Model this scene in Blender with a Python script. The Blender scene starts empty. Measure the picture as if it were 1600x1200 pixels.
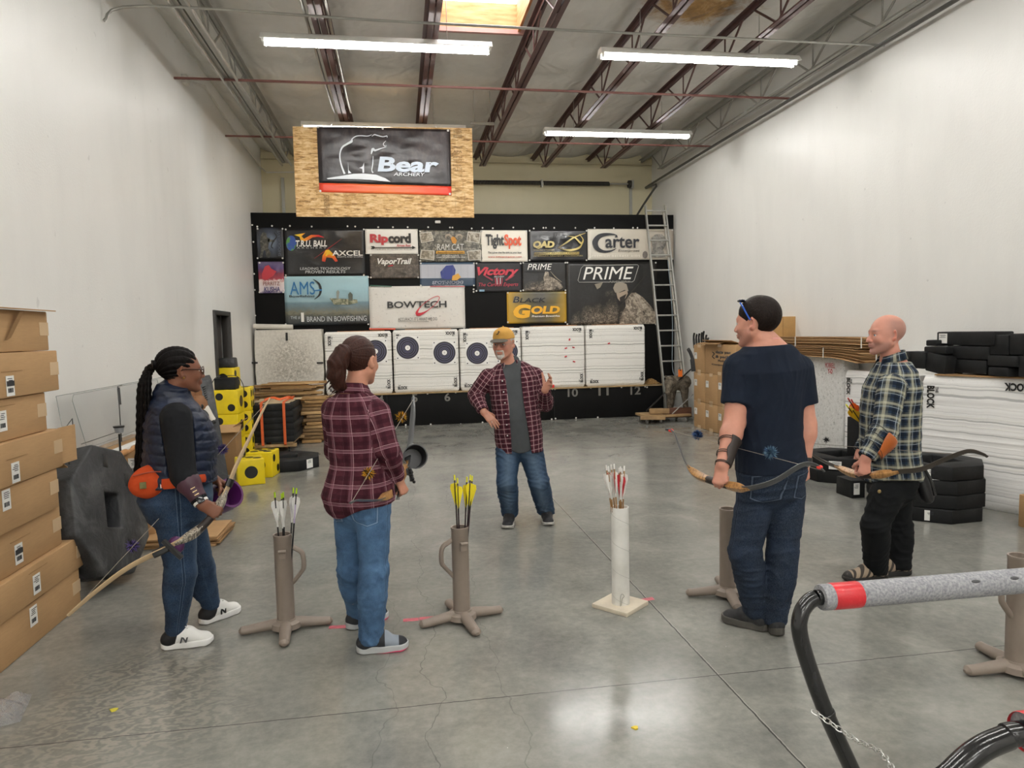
import bpy, bmesh, math, random
import numpy as np
from mathutils import Vector, Matrix

# ------------------------------------------------------------------ camera, world, exposure
SC = bpy.context.scene
COL = SC.collection
EYE = Vector((0, 0, 1.63))
FPX = 1100.0
_d1 = Vector((624 - 800, 523 - 600, FPX)).normalized()
_p2 = Vector((-176 + 100, -77 - 2.1, FPX))
_n = _d1.cross(_p2).normalized()
if _n.y > 0: _n = -_n
_d2 = _d1.cross(_n)
if _d2.x < 0: _d2 = -_d2
_d3 = _n                                            # image components of the room's x, y, z axes: d2, d1, d3
cam = bpy.data.objects.new('camera', bpy.data.cameras.new('camera'))
COL.objects.link(cam)
_r = Vector((_d2.x, _d1.x, _d3.x)); _dn = Vector((_d2.y, _d1.y, _d3.y)); _fw = Vector((_d2.z, _d1.z, _d3.z))
cam.matrix_world = Matrix(((_r.x, -_dn.x, -_fw.x, EYE.x), (_r.y, -_dn.y, -_fw.y, EYE.y), (_r.z, -_dn.z, -_fw.z, EYE.z), (0, 0, 0, 1)))
cam.data.sensor_width = 36; cam.data.lens = FPX / 1600 * 36
cam.data.clip_end = 200; cam.data.clip_start = 0.05
SC.camera = cam
W = bpy.data.worlds.new('world'); SC.world = W; W.use_nodes = True
W.node_tree.nodes['Background'].inputs[0].default_value = (0.75, 0.85, 1, 1)
W.node_tree.nodes['Background'].inputs[1].default_value = 4.0   # daylight outside, seen only through the skylight
SC.view_settings.view_transform = 'Standard'; SC.view_settings.look = 'None'
SC.view_settings.gamma = 1; SC.view_settings.use_curve_mapping = False
SC.view_settings.exposure = 0.0
SC.cycles.use_denoising = True
SC.cycles.max_bounces = 8; SC.cycles.diffuse_bounces = 5; SC.cycles.glossy_bounces = 3
SC.cycles.transparent_max_bounces = 12
SC.cycles.sample_clamp_indirect = 6
TUBE_POWER = 71.0

# ------------------------------------------------------------------ photograph pixel -> place
def ray(px, py):
    c = Vector((px - 800, py - 600, FPX)); return Vector((c.dot(_d2), c.dot(_d1), c.dot(_d3)))
def at(px, py, Y):
    r = ray(px, py); return EYE + r * (Y / r.y)
def ax(px, py, X):
    r = ray(px, py); return EYE + r * (X / r.x)
def az(px, py, z=0.0):
    r = ray(px, py); return EYE + r * ((z - EYE.z) / r.z)

# ------------------------------------------------------------------ helpers
def lin(c):
    if isinstance(c, str): c = tuple(int(c[i:i + 2], 16) / 255 for i in (0, 2, 4))
    return tuple((v / 12.92 if v <= .04045 else ((v + .055) / 1.055) ** 2.4) for v in c) + (1,)
class NT:
    def __init__(s, name):
        s.m = bpy.data.materials.new(name); s.m.use_nodes = True; s.t = s.m.node_tree
        s.b = s.t.nodes['Principled BSDF']; s.out = s.t.nodes['Material Output']
    def n(s, typ, **kw):
        nd = s.t.nodes.new(typ)
        for k, v in kw.items():
            if k.startswith('i_'):
                nd.inputs[int(k[2:]) if k[2:].isdigit() else k[2:].replace('_', ' ')].default_value = v
            else: setattr(nd, k, v)
        return nd
    def l(s, a, b): s.t.links.new(a, b)
    def co(s, kind='Object'): return s.n('ShaderNodeTexCoord').outputs[kind]
    def attr(s, name): return s.n('ShaderNodeAttribute', attribute_name=name).outputs['Vector']
    def mapv(s, v, scale=(1, 1, 1), loc=(0, 0, 0), rot=(0, 0, 0)):
        m = s.n('ShaderNodeMapping'); m.inputs['Scale'].default_value = scale
        m.inputs['Location'].default_value = loc; m.inputs['Rotation'].default_value = rot
        s.l(v, m.inputs[0]); return m.outputs[0]
    def noise(s, v, scale, detail=4, rough=.55, dist=0):
        nd = s.n('ShaderNodeTexNoise'); nd.inputs['Scale'].default_value = scale; nd.inputs['Detail'].default_value = detail
        nd.inputs['Roughness'].default_value = rough; nd.inputs['Distortion'].default_value = dist
        s.l(v, nd.inputs['Vector']); return nd.outputs['Fac']
    def ramp(s, f, stops, interp='LINEAR'):
        nd = s.n('ShaderNodeValToRGB'); e = nd.color_ramp.elements; nd.color_ramp.interpolation = interp
        while len(e) < len(stops): e.new(.5)
        for i, (p, c) in enumerate(stops):
            e[i].position = p; e[i].color = lin(c) if not isinstance(c, (int, float)) else (c, c, c, 1)
        s.l(f, nd.inputs[0]); return nd.outputs[0]
    def math(s, op, a, b=0.0, c=None):
        nd = s.n('ShaderNodeMath', operation=op)
        for i, v in enumerate((a, b, c)):
            if v is None: continue
            if isinstance(v, (int, float)): nd.inputs[i].default_value = v
            else: s.l(v, nd.inputs[i])
        return nd.outputs[0]
    def mix(s, f, a, b, bt='MIX'):
        nd = s.n('ShaderNodeMixRGB', blend_type=bt)
        for i, v in enumerate((f, a, b)):
            if isinstance(v, (int, float)): nd.inputs[i].default_value = v if i == 0 else (v, v, v, 1)
            elif isinstance(v, (str, tuple)): nd.inputs[i].default_value = lin(v)
            else: s.l(v, nd.inputs[i])
        return nd.outputs[0]
    def xyz(s, v):
        nd = s.n('ShaderNodeSeparateXYZ'); s.l(v, nd.inputs[0]); return nd.outputs
    def col(s, v):
        if isinstance(v, (str, tuple)): s.b.inputs['Base Color'].default_value = lin(v)
        else: s.l(v, s.b.inputs['Base Color'])
    def bump(s, h, strength=.3, dist=.01):
        nd = s.n('ShaderNodeBump'); nd.inputs['Strength'].default_value = strength; nd.inputs['Distance'].default_value = dist
        s.l(h, nd.inputs['Height']); s.l(nd.outputs[0], s.b.inputs['Normal'])
    def set(s, rough=.6, metal=0, spec=.5, sheen=0):
        if isinstance(rough, (int, float)): s.b.inputs['Roughness'].default_value = rough
        else: s.l(rough, s.b.inputs['Roughness'])
        s.b.inputs['Metallic'].default_value = metal; s.b.inputs['Specular IOR Level'].default_value = spec
        if sheen: s.b.inputs['Sheen Weight'].default_value = sheen
        return s
_MC = {}
def M(name, color, rough=.6, metal=0, spec=.5, var=.08, vs=8, bump=0, bs=60, bd=.004):
    """simple procedural material: base colour with soft noise mottling and optional bump"""
    if name in _MC: return _MC[name]
    t = NT(name); v = t.co(); c = color if isinstance(color, str) else color
    if var:
        f = t.noise(v, vs); g = t.ramp(f, [(.3, 1 - var), (.7, 1 + var * .6)])
        t.col(t.mix(1.0, c, g, 'MULTIPLY'))
    else: t.col(c)
    if bump: t.bump(t.noise(v, bs), bump, bd)
    t.set(rough, metal, spec); _MC[name] = t.m; return t.m

class MB:
    """collects shapes and links them as one mesh object"""
    def __init__(s): s.v = []; s.f = []; s.m = []
    def add(s, vs, fs, m=0):
        o = len(s.v); s.v += [tuple(v) for v in vs]
        for f in fs: s.f.append(tuple(o + i for i in f)); s.m.append(m)
        return s
    def box(s, c, d, R=None, m=0):
        c = Vector(c); h = [x / 2 for x in d]; vs = []
        for x in (-1, 1):
            for y in (-1, 1):
                for z in (-1, 1):
                    p = Vector((x * h[0], y * h[1], z * h[2])); vs.append(c + (R @ p if R else p))
        return s.add(vs, [(0, 1, 3, 2), (4, 6, 7, 5), (0, 4, 5, 1), (2, 3, 7, 6), (0, 2, 6, 4), (1, 5, 7, 3)], m)
    def hexa(s, p, m=0):
        """eight corners: bottom ring of four, top ring of four"""
        return s.add(p, [(3, 2, 1, 0), (4, 5, 6, 7), (0, 1, 5, 4), (1, 2, 6, 5), (2, 3, 7, 6), (3, 0, 4, 7)], m)
    def prism(s, ring, d, m=0):
        ring = [Vector(p) for p in ring]; n = len(ring); d = Vector(d)
        return s.add(ring + [p + d for p in ring], [tuple(range(n - 1, -1, -1)), tuple(range(n, 2 * n))] +
                     [(i, (i + 1) % n, n + (i + 1) % n, n + i) for i in range(n)], m)
    def tube(s, pts, r, n=8, m=0, side=None, flat=1.0, closed=False, caps=True):
        pts = [Vector(p) for p in pts]; k = len(pts)
        rs = [r] * k if isinstance(r, (int, float)) else list(r)
        fl = [flat] * k if isinstance(flat, (int, float)) else list(flat)
        vs = []; up = None
        for i, p in enumerate(pts):
            a = pts[(i - 1) % k] if (closed or i > 0) else p; b = pts[(i + 1) % k] if (closed or i < k - 1) else p
            t = (b - a).normalized() if (b - a).length > 1e-9 else Vector((0, 0, 1))
            if side is not None: u = Vector(side) - t * t.dot(Vector(side))
            elif up is None: u = t.orthogonal()
            else: u = up - t * t.dot(up)
            if u.length < 1e-6: u = t.orthogonal()
            u.normalize(); up = u; w = t.cross(u)
            for j in range(n):
                A = 2 * math.pi * (j + .5) / n
                vs.append(p + u * (math.cos(A) * rs[i]) + w * (math.sin(A) * rs[i] * fl[i]))
        fs = []
        for i in range(k if closed else k - 1):
            i2 = (i + 1) % k
            fs += [(i * n + j, i * n + (j + 1) % n, i2 * n + (j + 1) % n, i2 * n + j) for j in range(n)]
        if caps and not closed: fs += [tuple(range(n - 1, -1, -1)), tuple(range((k - 1) * n, k * n))]
        return s.add(vs, fs, m)
    def cyl(s, a, b, r, r2=None, n=12, m=0): return s.tube([a, b], [r, r if r2 is None else r2], n, m)
    def lathe(s, prof, c, n=20, m=0, axis=(0, 0, 1), closed=False):
        c = Vector(c); A = Vector(axis).normalized(); u = A.orthogonal().normalized(); w = A.cross(u); vs = []; k = len(prof)
        for r, z in prof:
            for j in range(n):
                a = 2 * math.pi * j / n; vs.append(c + A * z + (u * math.cos(a) + w * math.sin(a)) * r)
        fs = []
        for i in range(k if closed else k - 1):
            i2 = (i + 1) % k
            fs += [(i * n + j, i * n + (j + 1) % n, i2 * n + (j + 1) % n, i2 * n + j) for j in range(n)]
        if not closed: fs += [tuple(range(n - 1, -1, -1)), tuple(range((k - 1) * n, k * n))]
        return s.add(vs, fs, m)
    def ball(s, c, r, R=None, n=12, m=0):
        c = Vector(c); r = (r,) * 3 if isinstance(r, (int, float)) else r; vs = []; h = n // 2
        for i in range(1, h):
            a = math.pi * i / h
            for j in range(n):
                b = 2 * math.pi * j / n
                p = Vector((r[0] * math.sin(a) * math.cos(b), r[1] * math.sin(a) * math.sin(b), r[2] * math.cos(a)))
                vs.append(c + (R @ p if R else p))
        for z in (1, -1):
            p = Vector((0, 0, r[2] * z)); vs.append(c + (R @ p if R else p))
        T = len(vs) - 2; fs = [(T, j, (j + 1) % n) for j in range(n)]
        for i in range(h - 2): fs += [(i * n + j, (i + 1) * n + j, (i + 1) * n + (j + 1) % n, i * n + (j + 1) % n) for j in range(n)]
        fs += [(T + 1, (h - 2) * n + (j + 1) % n, (h - 2) * n + j) for j in range(n)]
        return s.add(vs, fs, m)
    def grid(s, fn, nu, nv, m=0):
        vs = [fn(i / nu, j / nv) for i in range(nu + 1) for j in range(nv + 1)]
        return s.add(vs, [(i * (nv + 1) + j, (i + 1) * (nv + 1) + j, (i + 1) * (nv + 1) + j + 1, i * (nv + 1) + j + 1) for i in range(nu) for j in range(nv)], m)
    def build(s, name, mats, parent=None, origin=None, bevel=0, seg=2, smooth=40, solid=0, fix=True):
        me = bpy.data.meshes.new(name)
        if parent is not None: inv = WM[parent.name].inverted(); vs = [inv @ Vector(v) for v in s.v]
        elif origin is not None: o = Vector(origin); vs = [Vector(v) - o for v in s.v]
        else: vs = s.v
        me.from_pydata([tuple(v) for v in vs], [], s.f)
        for m in (mats if isinstance(mats, (list, tuple)) else [mats]): me.materials.append(m)
        for p, mi in zip(me.polygons, s.m): p.material_index = mi
        if bevel or fix:
            bm = bmesh.new(); bm.from_mesh(me)
            if fix: bmesh.ops.recalc_face_normals(bm, faces=bm.faces)
            if bevel:
                es = [e for e in bm.edges if len(e.link_faces) == 2 and e.calc_face_angle(0) > .6]
                bmesh.ops.bevel(bm, geom=es, offset=bevel, segments=seg, profile=.5, affect='EDGES', clamp_overlap=True)
            bm.to_mesh(me); bm.free()
        if smooth:
            me.shade_smooth(); me.set_sharp_from_angle(angle=math.radians(smooth))
        o = bpy.data.objects.new(name, me); COL.objects.link(o)
        if parent is not None: o.parent = parent; WM[o.name] = WM[parent.name].copy()
        else:
            o.location = origin if origin is not None else (0, 0, 0); WM[o.name] = Matrix.Translation(o.location)
        if solid:
            md = o.modifiers.new('thickness', 'SOLIDIFY'); md.thickness = solid; md.offset = 0
        return o
WM = {}
def tag(o, label, cat, group=None, kind=None):
    o['label'] = label; o['category'] = cat
    if group: o['group'] = group
    if kind: o['kind'] = kind
    return o
def thing(name, label, cat, loc=(0, 0, 0), rotz=0, group=None):
    o = bpy.data.objects.new(name, None); COL.objects.link(o); o.empty_display_size = .1
    o.location = loc; o.rotation_euler = (0, 0, rotz)
    WM[o.name] = Matrix.Translation(Vector(loc)) @ Matrix.Rotation(rotz, 4, 'Z')
    return tag(o, label, cat, group)
def struct(o, label=None): 
    o['kind'] = 'structure'
    if label: o['label'] = label
    return o
def dup(o, loc=None, rot=None, label=None, parent=None):
    c = o.copy(); COL.objects.link(c); WM[c.name] = WM[o.name].copy()
    if parent: c.parent = parent
    if loc is not None: c.location = loc
    if rot is not None: c.rotation_euler = rot
    if parent is None: WM[c.name] = Matrix.LocRotScale(c.location, c.rotation_euler, None)
    if label: c['label'] = label
    for ch in list(o.children): dup(ch, parent=c)
    return c
def frame(x, y):
    """rotation matrix with columns x, y, x cross y"""
    x = Vector(x).normalized(); y = Vector(y); y = (y - x * x.dot(y)).normalized(); z = x.cross(y)
    return Matrix(((x.x, y.x, z.x), (x.y, y.y, z.y), (x.z, y.z, z.z)))
def lettering(name, body, origin, ux, uy, w, h, mat, parent, bold=0, shear=0, ext=.0015, space=1.0, origin_at='c'):
    """flat solid letters fitted to a w x h rectangle; ux, uy are the reading and up directions"""
    if 'M' in body: bold = 0
    cu = bpy.data.curves.new(name, 'FONT'); cu.body = body; cu.size = 1; cu.shear = shear; cu.offset = bold
    cu.extrude = .01; cu.space_character = space; cu.resolution_u = 3; cu.align_x = 'CENTER'
    t = bpy.data.objects.new(name, cu); COL.objects.link(t)
    dg = bpy.context.evaluated_depsgraph_get(); me = bpy.data.meshes.new_from_object(t.evaluated_get(dg))
    bpy.data.objects.remove(t); bpy.data.curves.remove(cu)
    n = len(me.vertices); a = np.empty(n * 3); me.vertices.foreach_get('co', a); a = a.reshape(-1, 3)
    lo = a.min(0); hi = a.max(0); sz = np.maximum(hi - lo, 1e-6)
    a = (a - (lo + hi) / 2) / sz * np.array([w, h, ext])
    R = frame(ux, uy); O = Vector(origin); Rn = np.array(R)
    p = a @ Rn.T + np.array(O + R.col[2] * ext * .5)
    inv = np.array(WM[parent.name].inverted()) if parent else np.eye(4)
    p = p @ inv[:3, :3].T + inv[:3, 3]
    me.vertices.foreach_set('co', p.ravel()); me.materials.clear(); me.materials.append(mat); me.update()
    o = bpy.data.objects.new(name, me); COL.objects.link(o)
    if parent: o.parent = parent; WM[o.name] = WM[parent.name].copy()
    return o
def smooth_path(pts, k=6, closed=False):
    """Catmull-Rom through points"""
    P = [Vector(p) for p in pts]; n = len(P); out = []
    for i in range(n if closed else n - 1):
        g = lambda j: P[j % n] if closed else P[min(max(j, 0), n - 1)]
        a, b, c, d = g(i - 1), g(i), g(i + 1), g(i + 2)
        for q in range(k):
            t = q / k
            out.append(.5 * ((2 * b) + (c - a) * t + (2 * a - 5 * b + 4 * c - d) * t * t + (3 * b - a - 3 * c + d) * t ** 3))
    if not closed: out.append(P[-1])
    return out
rnd = random.Random(7)
# ------------------------------------------------------------------ the room
XL, XR, YB, YF, ZC = -2.526, 5.335, 14.39, -5.5, 5.28
YU, YL = 13.15, 12.66                              # upper banner board, lower numbered board
def mat_wall(name, base, bumpy=.25):
    t = NT(name); v = t.co()
    f = t.noise(v, .8, 5); g = t.noise(t.mapv(v, (1, 1, .25)), 3, 6)
    c = t.mix(1, base, t.ramp(f, [(.25, .95), (.75, 1.0)]), 'MULTIPLY')
    c = t.mix(1, c, t.ramp(g, [(.2, .95), (.55, 1.0)]), 'MULTIPLY')
    sp = t.ramp(t.noise(v, 9, 2), [(.0, .55), (.24, .6), (.27, 1)])
    c = t.mix(.35, c, sp, 'MULTIPLY')
    t.col(c); t.bump(t.noise(v, 55, 3), bumpy, .006); t.set(.42, 0, .5); return t.m
WALL = mat_wall('white wall paint', 'EFEEEA')
BACK = mat_wall('cream back wall paint', 'D0C8A8', .1)
def mat_floor():
    t = NT('sealed concrete'); v = t.co(); x, y, z = t.xyz(v)
    big = t.noise(v, .55, 6, .6); mid = t.noise(v, 2.2, 8, .65, .6); fine = t.noise(v, 22, 5, .7)
    c = t.ramp(big, [(.3, '7A7B76'), (.5, '8D8D86'), (.7, 'A19F97')])
    c = t.mix(.55, c, t.ramp(mid, [(.28, '60615E'), (.5, '86867F'), (.72, 'A8A69D')]))
    c = t.mix(.18, c, t.ramp(fine, [(.3, '4C4C4A'), (.7, 'BDB9B0')]))
    # trowel swirls by the cartons
    w = t.n('ShaderNodeTexWave', wave_type='BANDS'); w.inputs['Scale'].default_value = 4.2; w.inputs['Distortion'].default_value = 22
    w.inputs['Detail'].default_value = 4; w.inputs['Detail Scale'].default_value = 1.3; w.inputs['Detail Roughness'].default_value = .65
    t.l(t.mapv(v, (.75, 1.35, 1), (0, 0, 0), (0, 0, .45)), w.inputs[0])
    d = t.math('SQRT', t.math('ADD', t.math('POWER', t.math('ADD', x, 1.25), 2), t.math('POWER', t.math('MULTIPLY', t.math('SUBTRACT', y, 3.3), .62), 2)))
    msk = t.ramp(t.math('ADD', d, t.math('MULTIPLY', t.noise(v, 1.5), .8)), [(.55, 1.0), (1.0, 0.0)])
    sw = t.ramp(w.outputs['Fac'], [(.15, '5A554C'), (.5, '807A6F'), (.85, 'A09888')])
    f2 = t.math('MULTIPLY', msk, .42)
    nd = t.n('ShaderNodeMixRGB'); t.l(f2, nd.inputs[0]); t.l(c, nd.inputs[1]); t.l(sw, nd.inputs[2]); c = nd.outputs[0]
    wig = t.math('MULTIPLY', t.math('SUBTRACT', t.noise(v, 14, 3), .5), .012)
    def line(coord, pos, wd, colr, st, src):
        q = t.math('ABSOLUTE', t.math('ADD', t.math('SUBTRACT', coord, pos), wig))
        mk = t.math('MULTIPLY', t.math('LESS_THAN', q, wd), st)
        nd = t.n('ShaderNodeMixRGB'); t.l(mk, nd.inputs[0]); t.l(src, nd.inputs[1]); nd.inputs[2].default_value = lin(colr); return nd.outputs[0]
    c = line(x, 1.43, .0035, '3A3937', .85, c); c = line(x, 1.437, .002, 'C9C5BB', .4, c)
    c = line(y, 3.02, .003, '3A3937', .8, c); c = line(y, 8.6, .004, '4A4946', .5, c)
    # thin wandering cracks
    xx = t.math('ADD', x, t.math('MULTIPLY', t.noise(v, 1.4, 4), .5))
    for p, s_ in ((.10, .45), (.42, .3), (-.12, .3)): c = line(xx, p + .25, .0022, '4A4947', s_, c)
    sp = t.n('ShaderNodeTexVoronoi'); sp.inputs['Scale'].default_value = 9; t.l(v, sp.inputs[0])
    dots = t.math('LESS_THAN', sp.outputs['Distance'], .022)
    pick = t.math('MULTIPLY', dots, t.math('GREATER_THAN', t.noise(v, 1.1, 2), .52))
    nd = t.n('ShaderNodeMixRGB'); t.l(pick, nd.inputs[0]); t.l(c, nd.inputs[1]); nd.inputs[2].default_value = lin('DAD7CE'); c = nd.outputs[0]
    t.col(c); t.set(t.ramp(mid, [(.2, .11), (.8, .25)]), 0, .5)
    t.bump(t.noise(v, 30, 4), .08, .003); return t.m
b = MB().box(((XL + XR) / 2, (YB + YF) / 2, -.05), (XR - XL + .4, YB - YF + .4, .1)); struct(b.build('floor', mat_floor(), smooth=0))
# left wall with its doorway
dy0, dy1, dz1 = ax(332, 485, XL).y, ax(357, 485, XL).y, ax(345, 486, XL).z
b = MB()
b.box((XL - .1, (YF + dy0) / 2, ZC / 2 + .3), (.2, dy0 - YF, ZC + .6)); b.box((XL - .1, (YB + dy1) / 2, ZC / 2 + .3), (.2, YB - dy1, ZC + .6))
b.box((XL - .1, (dy0 + dy1) / 2, (ZC + .6 + dz1) / 2), (.2, dy1 - dy0, ZC + .6 - dz1)); struct(b.build('wall_left', WALL, smooth=0))
dk = M('dark door frame', '2A2622', .5)
b = MB()
for y in (dy0 + .04, dy1 - .04): b.box((XL - .03, y, dz1 / 2), (.12, .08, dz1))
b.box((XL - .03, (dy0 + dy1) / 2, dz1 - .03), (.12, dy1 - dy0 - .16, .06)); struct(b.build('trim_1', dk, bevel=.006))
ym = (dy0 + dy1) / 2; b = MB().box((XL - .9, ym, 1.2), (.04, 2.6, 2.5)); b.box((XL - .56, ym - 1.3, 1.2), (.72, .04, 2.5)); b.box((XL - .56, ym + 1.3, 1.2), (.72, .04, 2.5)); b.box((XL - .56, ym, 2.46), (.72, 2.6, .04)); b.box((XL - .56, ym, -.03), (.72, 2.6, .04)); struct(b.build('wall_passage', M('passage plywood', '9A7B52', .7, var=.25, vs=5), smooth=0))  # unseen ends, ceiling and floor added to keep outside light from leaking in
dr = MB(); a = 1.2; dR = Matrix.Rotation(a, 3, 'Z'); hp = Vector((XL - .12, dy1 - .09, 0))
dr.box(hp + dR @ Vector((-.36, 0, dz1 / 2 - .02)), (.72, .045, dz1 - .06), dR); door = struct(dr.build('door_1', M('dark door leaf', '3A3633', .45), bevel=.004))
h = MB(); h.ball(hp + dR @ Vector((-.64, -.06, 1.0)), .03); h.cyl(hp + dR @ Vector((-.64, 0, 1.0)), hp + dR @ Vector((-.64, -.06, 1.0)), .012); h.build('door_handle', M('brushed steel', 'B9B9B6', .3, 1), door)
b = MB().box((XR + .1, (YB + YF) / 2, ZC / 2 + .3), (.2, YB - YF + .4, ZC + .6)); struct(b.build('wall_right', WALL, smooth=0))
b = MB().box(((XL + XR) / 2, YF - .1, ZC / 2 + .3), (XR - XL, .2, ZC + .6)); struct(b.build('wall_front', WALL, smooth=0))
# back wall: painted block courses around a closed sectional door
b = MB().box(((XL + XR) / 2, YB + .1, ZC / 2 + .3), (XR - XL, .2, ZC + .6)); struct(b.build('wall_back', BACK, smooth=0))
px0, px1 = at(520, 300, YB).x - .9, at(982, 300, YB).x; dz = at(800, 283, YB).z
b = MB(); n = 7
for i in range(n):
    z0 = dz * i / n; b.box(((px0 + px1) / 2, YB - .025, z0 + dz / n / 2), (px1 - px0, .05, dz / n - .008))
sd = struct(b.build('door_2', BACK, bevel=.004))
b = MB()
for x in (px0 - .03, px1 + .03): b.box((x, YB - .03, dz / 2), (.06, .06, dz))
b.build('door_track', M('galvanised steel', 'A7A79F', .4, .8), sd)
# ceiling: sagging vinyl-faced insulation between the joists, with the skylight opening
JX = [-1.9, -.69, .44, 1.62, 2.79, 3.94, 5.08]
SX0, SX1, SY0, SY1 = .56, 1.5, 7.0, 8.55
def sag(x, y):
    e = [XL] + JX + [XR]; k = max(i for i in range(len(e) - 1) if x >= e[i] - 1e-6); u = min(max((x - e[k]) / (e[k + 1] - e[k]), 0), 1)
    s = math.sin(math.pi * u) ** .7; w = .5 + .5 * math.cos(2 * math.pi * y / 1.25)
    return ZC - .02 - .075 * s * (1 - .55 * w ** 6) - .02 * math.sin(y * 5.3 + x * 2.1) * math.sin(x * 7.7 + 1.3 * y) * s
def mat_ceiling():
    t = NT('vinyl faced insulation'); v = t.co(); x, y, z = t.xyz(v)
    c = t.ramp(t.noise(v, 1.1, 5), [(.3, 'D2D0CA'), (.7, 'E4E2DC')])
    d = t.math('SQRT', t.math('ADD', t.math('POWER', t.math('MULTIPLY', t.math('SUBTRACT', x, 3.43), .8), 2), t.math('POWER', t.math('MULTIPLY', t.math('SUBTRACT', y, 7.75), 1.2), 2)))
    st = t.math('ADD', d, t.math('MULTIPLY', t.noise(v, 3.2, 6, .7, .8), .9))
    sc = t.ramp(t.noise(v, 6, 6, .7, 1), [(.3, '6B4A1E'), (.5, 'A87E3D'), (.7, 'C9AD7C')])
    mk = t.ramp(st, [(.70, .95), (.98, 0)])
    nd = t.n('ShaderNodeMixRGB'); t.l(mk, nd.inputs[0]); t.l(c, nd.inputs[1]); t.l(sc, nd.inputs[2])
    t.col(nd.outputs[0]); t.set(.55, 0, .3)
    w = t.n('ShaderNodeTexWave'); w.inputs['Scale'].default_value = 1.6; w.inputs['Distortion'].default_value = 14; w.inputs['Detail'].default_value = 3
    t.l(v, w.inputs[0]); t.bump(t.math('ADD', t.math('MULTIPLY', w.outputs['Fac'], .5), t.noise(v, 5, 4)), .35, .04); return t.m
b = MB(); xs = []
e = [XL] + JX + [XR]
for k in range(len(e) - 1): xs += [e[k] + (e[k + 1] - e[k]) * q / 8 for q in range(8)]
xs = sorted(set([round(q, 4) for q in xs if not (SX0 < q < SX1)] + [XR, SX0, SX1])); ys = sorted(set([round(YF + (YB - YF) * q / 150, 4) for q in range(151)] + [SY0, SY1]))
nx, ny = len(xs), len(ys); vs = [(x, y, sag(x, y)) for x in xs for y in ys]; fs = []
for i in range(nx - 1):
    for j in range(ny - 1):
        if SX0 <= (xs[i] + xs[i + 1]) / 2 <= SX1 and SY0 <= (ys[j] + ys[j + 1]) / 2 <= SY1: continue
        fs.append((i * ny + j, i * ny + j + 1, (i + 1) * ny + j + 1, (i + 1) * ny + j))
b.add(vs, fs); struct(b.build('ceiling', mat_ceiling(), smooth=80, fix=False))
b = MB().box(((XL + XR) / 2, (YF + SY0) / 2, ZC + .35), (XR - XL + .4, SY0 - YF, .1)); b.box(((XL + XR) / 2, (YB + SY1) / 2, ZC + .35), (XR - XL + .4, YB - SY1, .1))
b.box(((XL + SX0) / 2, (SY0 + SY1) / 2, ZC + .35), (SX0 - XL, SY1 - SY0, .1)); b.box(((XR + SX1) / 2, (SY0 + SY1) / 2, ZC + .35), (XR - SX1, SY1 - SY0, .1))
struct(b.build('ceiling_deck', M('roof plywood', 'B08A58', .8), smooth=0))
# skylight: wooden curb and a milky dome that glows with daylight
sk = thing('skylight', 'square skylight with bright milky panel and wooden curb in the ceiling', 'skylight', ((SX0 + SX1) / 2, (SY0 + SY1) / 2, ZC))
sk['kind'] = 'structure'
t = NT('curb plywood'); v = t.co()
t.col(t.ramp(t.noise(t.mapv(v, (1, 1, 6)), 4, 6), [(.3, 'B27645'), (.7, 'D9A070')])); t.set(.7); CURB = t.m
b = MB(); zz0, zz1 = ZC - .1, ZC + .30
b.box((SX0 - .015, (SY0 + SY1) / 2, (zz0 + zz1) / 2), (.03, SY1 - SY0 + .06, zz1 - zz0)); b.box((SX1 + .015, (SY0 + SY1) / 2, (zz0 + zz1) / 2), (.03, SY1 - SY0 + .06, zz1 - zz0))
b.box(((SX0 + SX1) / 2, SY0 - .015, (zz0 + zz1) / 2), (SX1 - SX0, .03, zz1 - zz0)); b.box(((SX0 + SX1) / 2, SY1 + .015, (zz0 + zz1) / 2), (SX1 - SX0, .03, zz1 - zz0))
b.build('curb', CURB, sk)
t = NT('skylight panel'); t.b.inputs['Emission Color'].default_value = (.92, .96, 1, 1); t.b.inputs['Emission Strength'].default_value = 7; t.col('F4F8FF')
cx, cy = (SX0 + SX1) / 2, (SY0 + SY1) / 2
b = MB().grid(lambda u, w: (SX0 + (SX1 - SX0) * u, SY0 + (SY1 - SY0) * w, ZC + .24 + .10 * math.sin(math.pi * u) * math.sin(math.pi * w)), 10, 10); b.build('dome', t.m, sk)
b = MB().box((cx, SY1 - .03, ZC - .1), (SX1 - SX0 + .3, .05, .05)); b.build('curb_flange', M('pinkish primed steel', 'B98E86', .5), sk)

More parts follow.
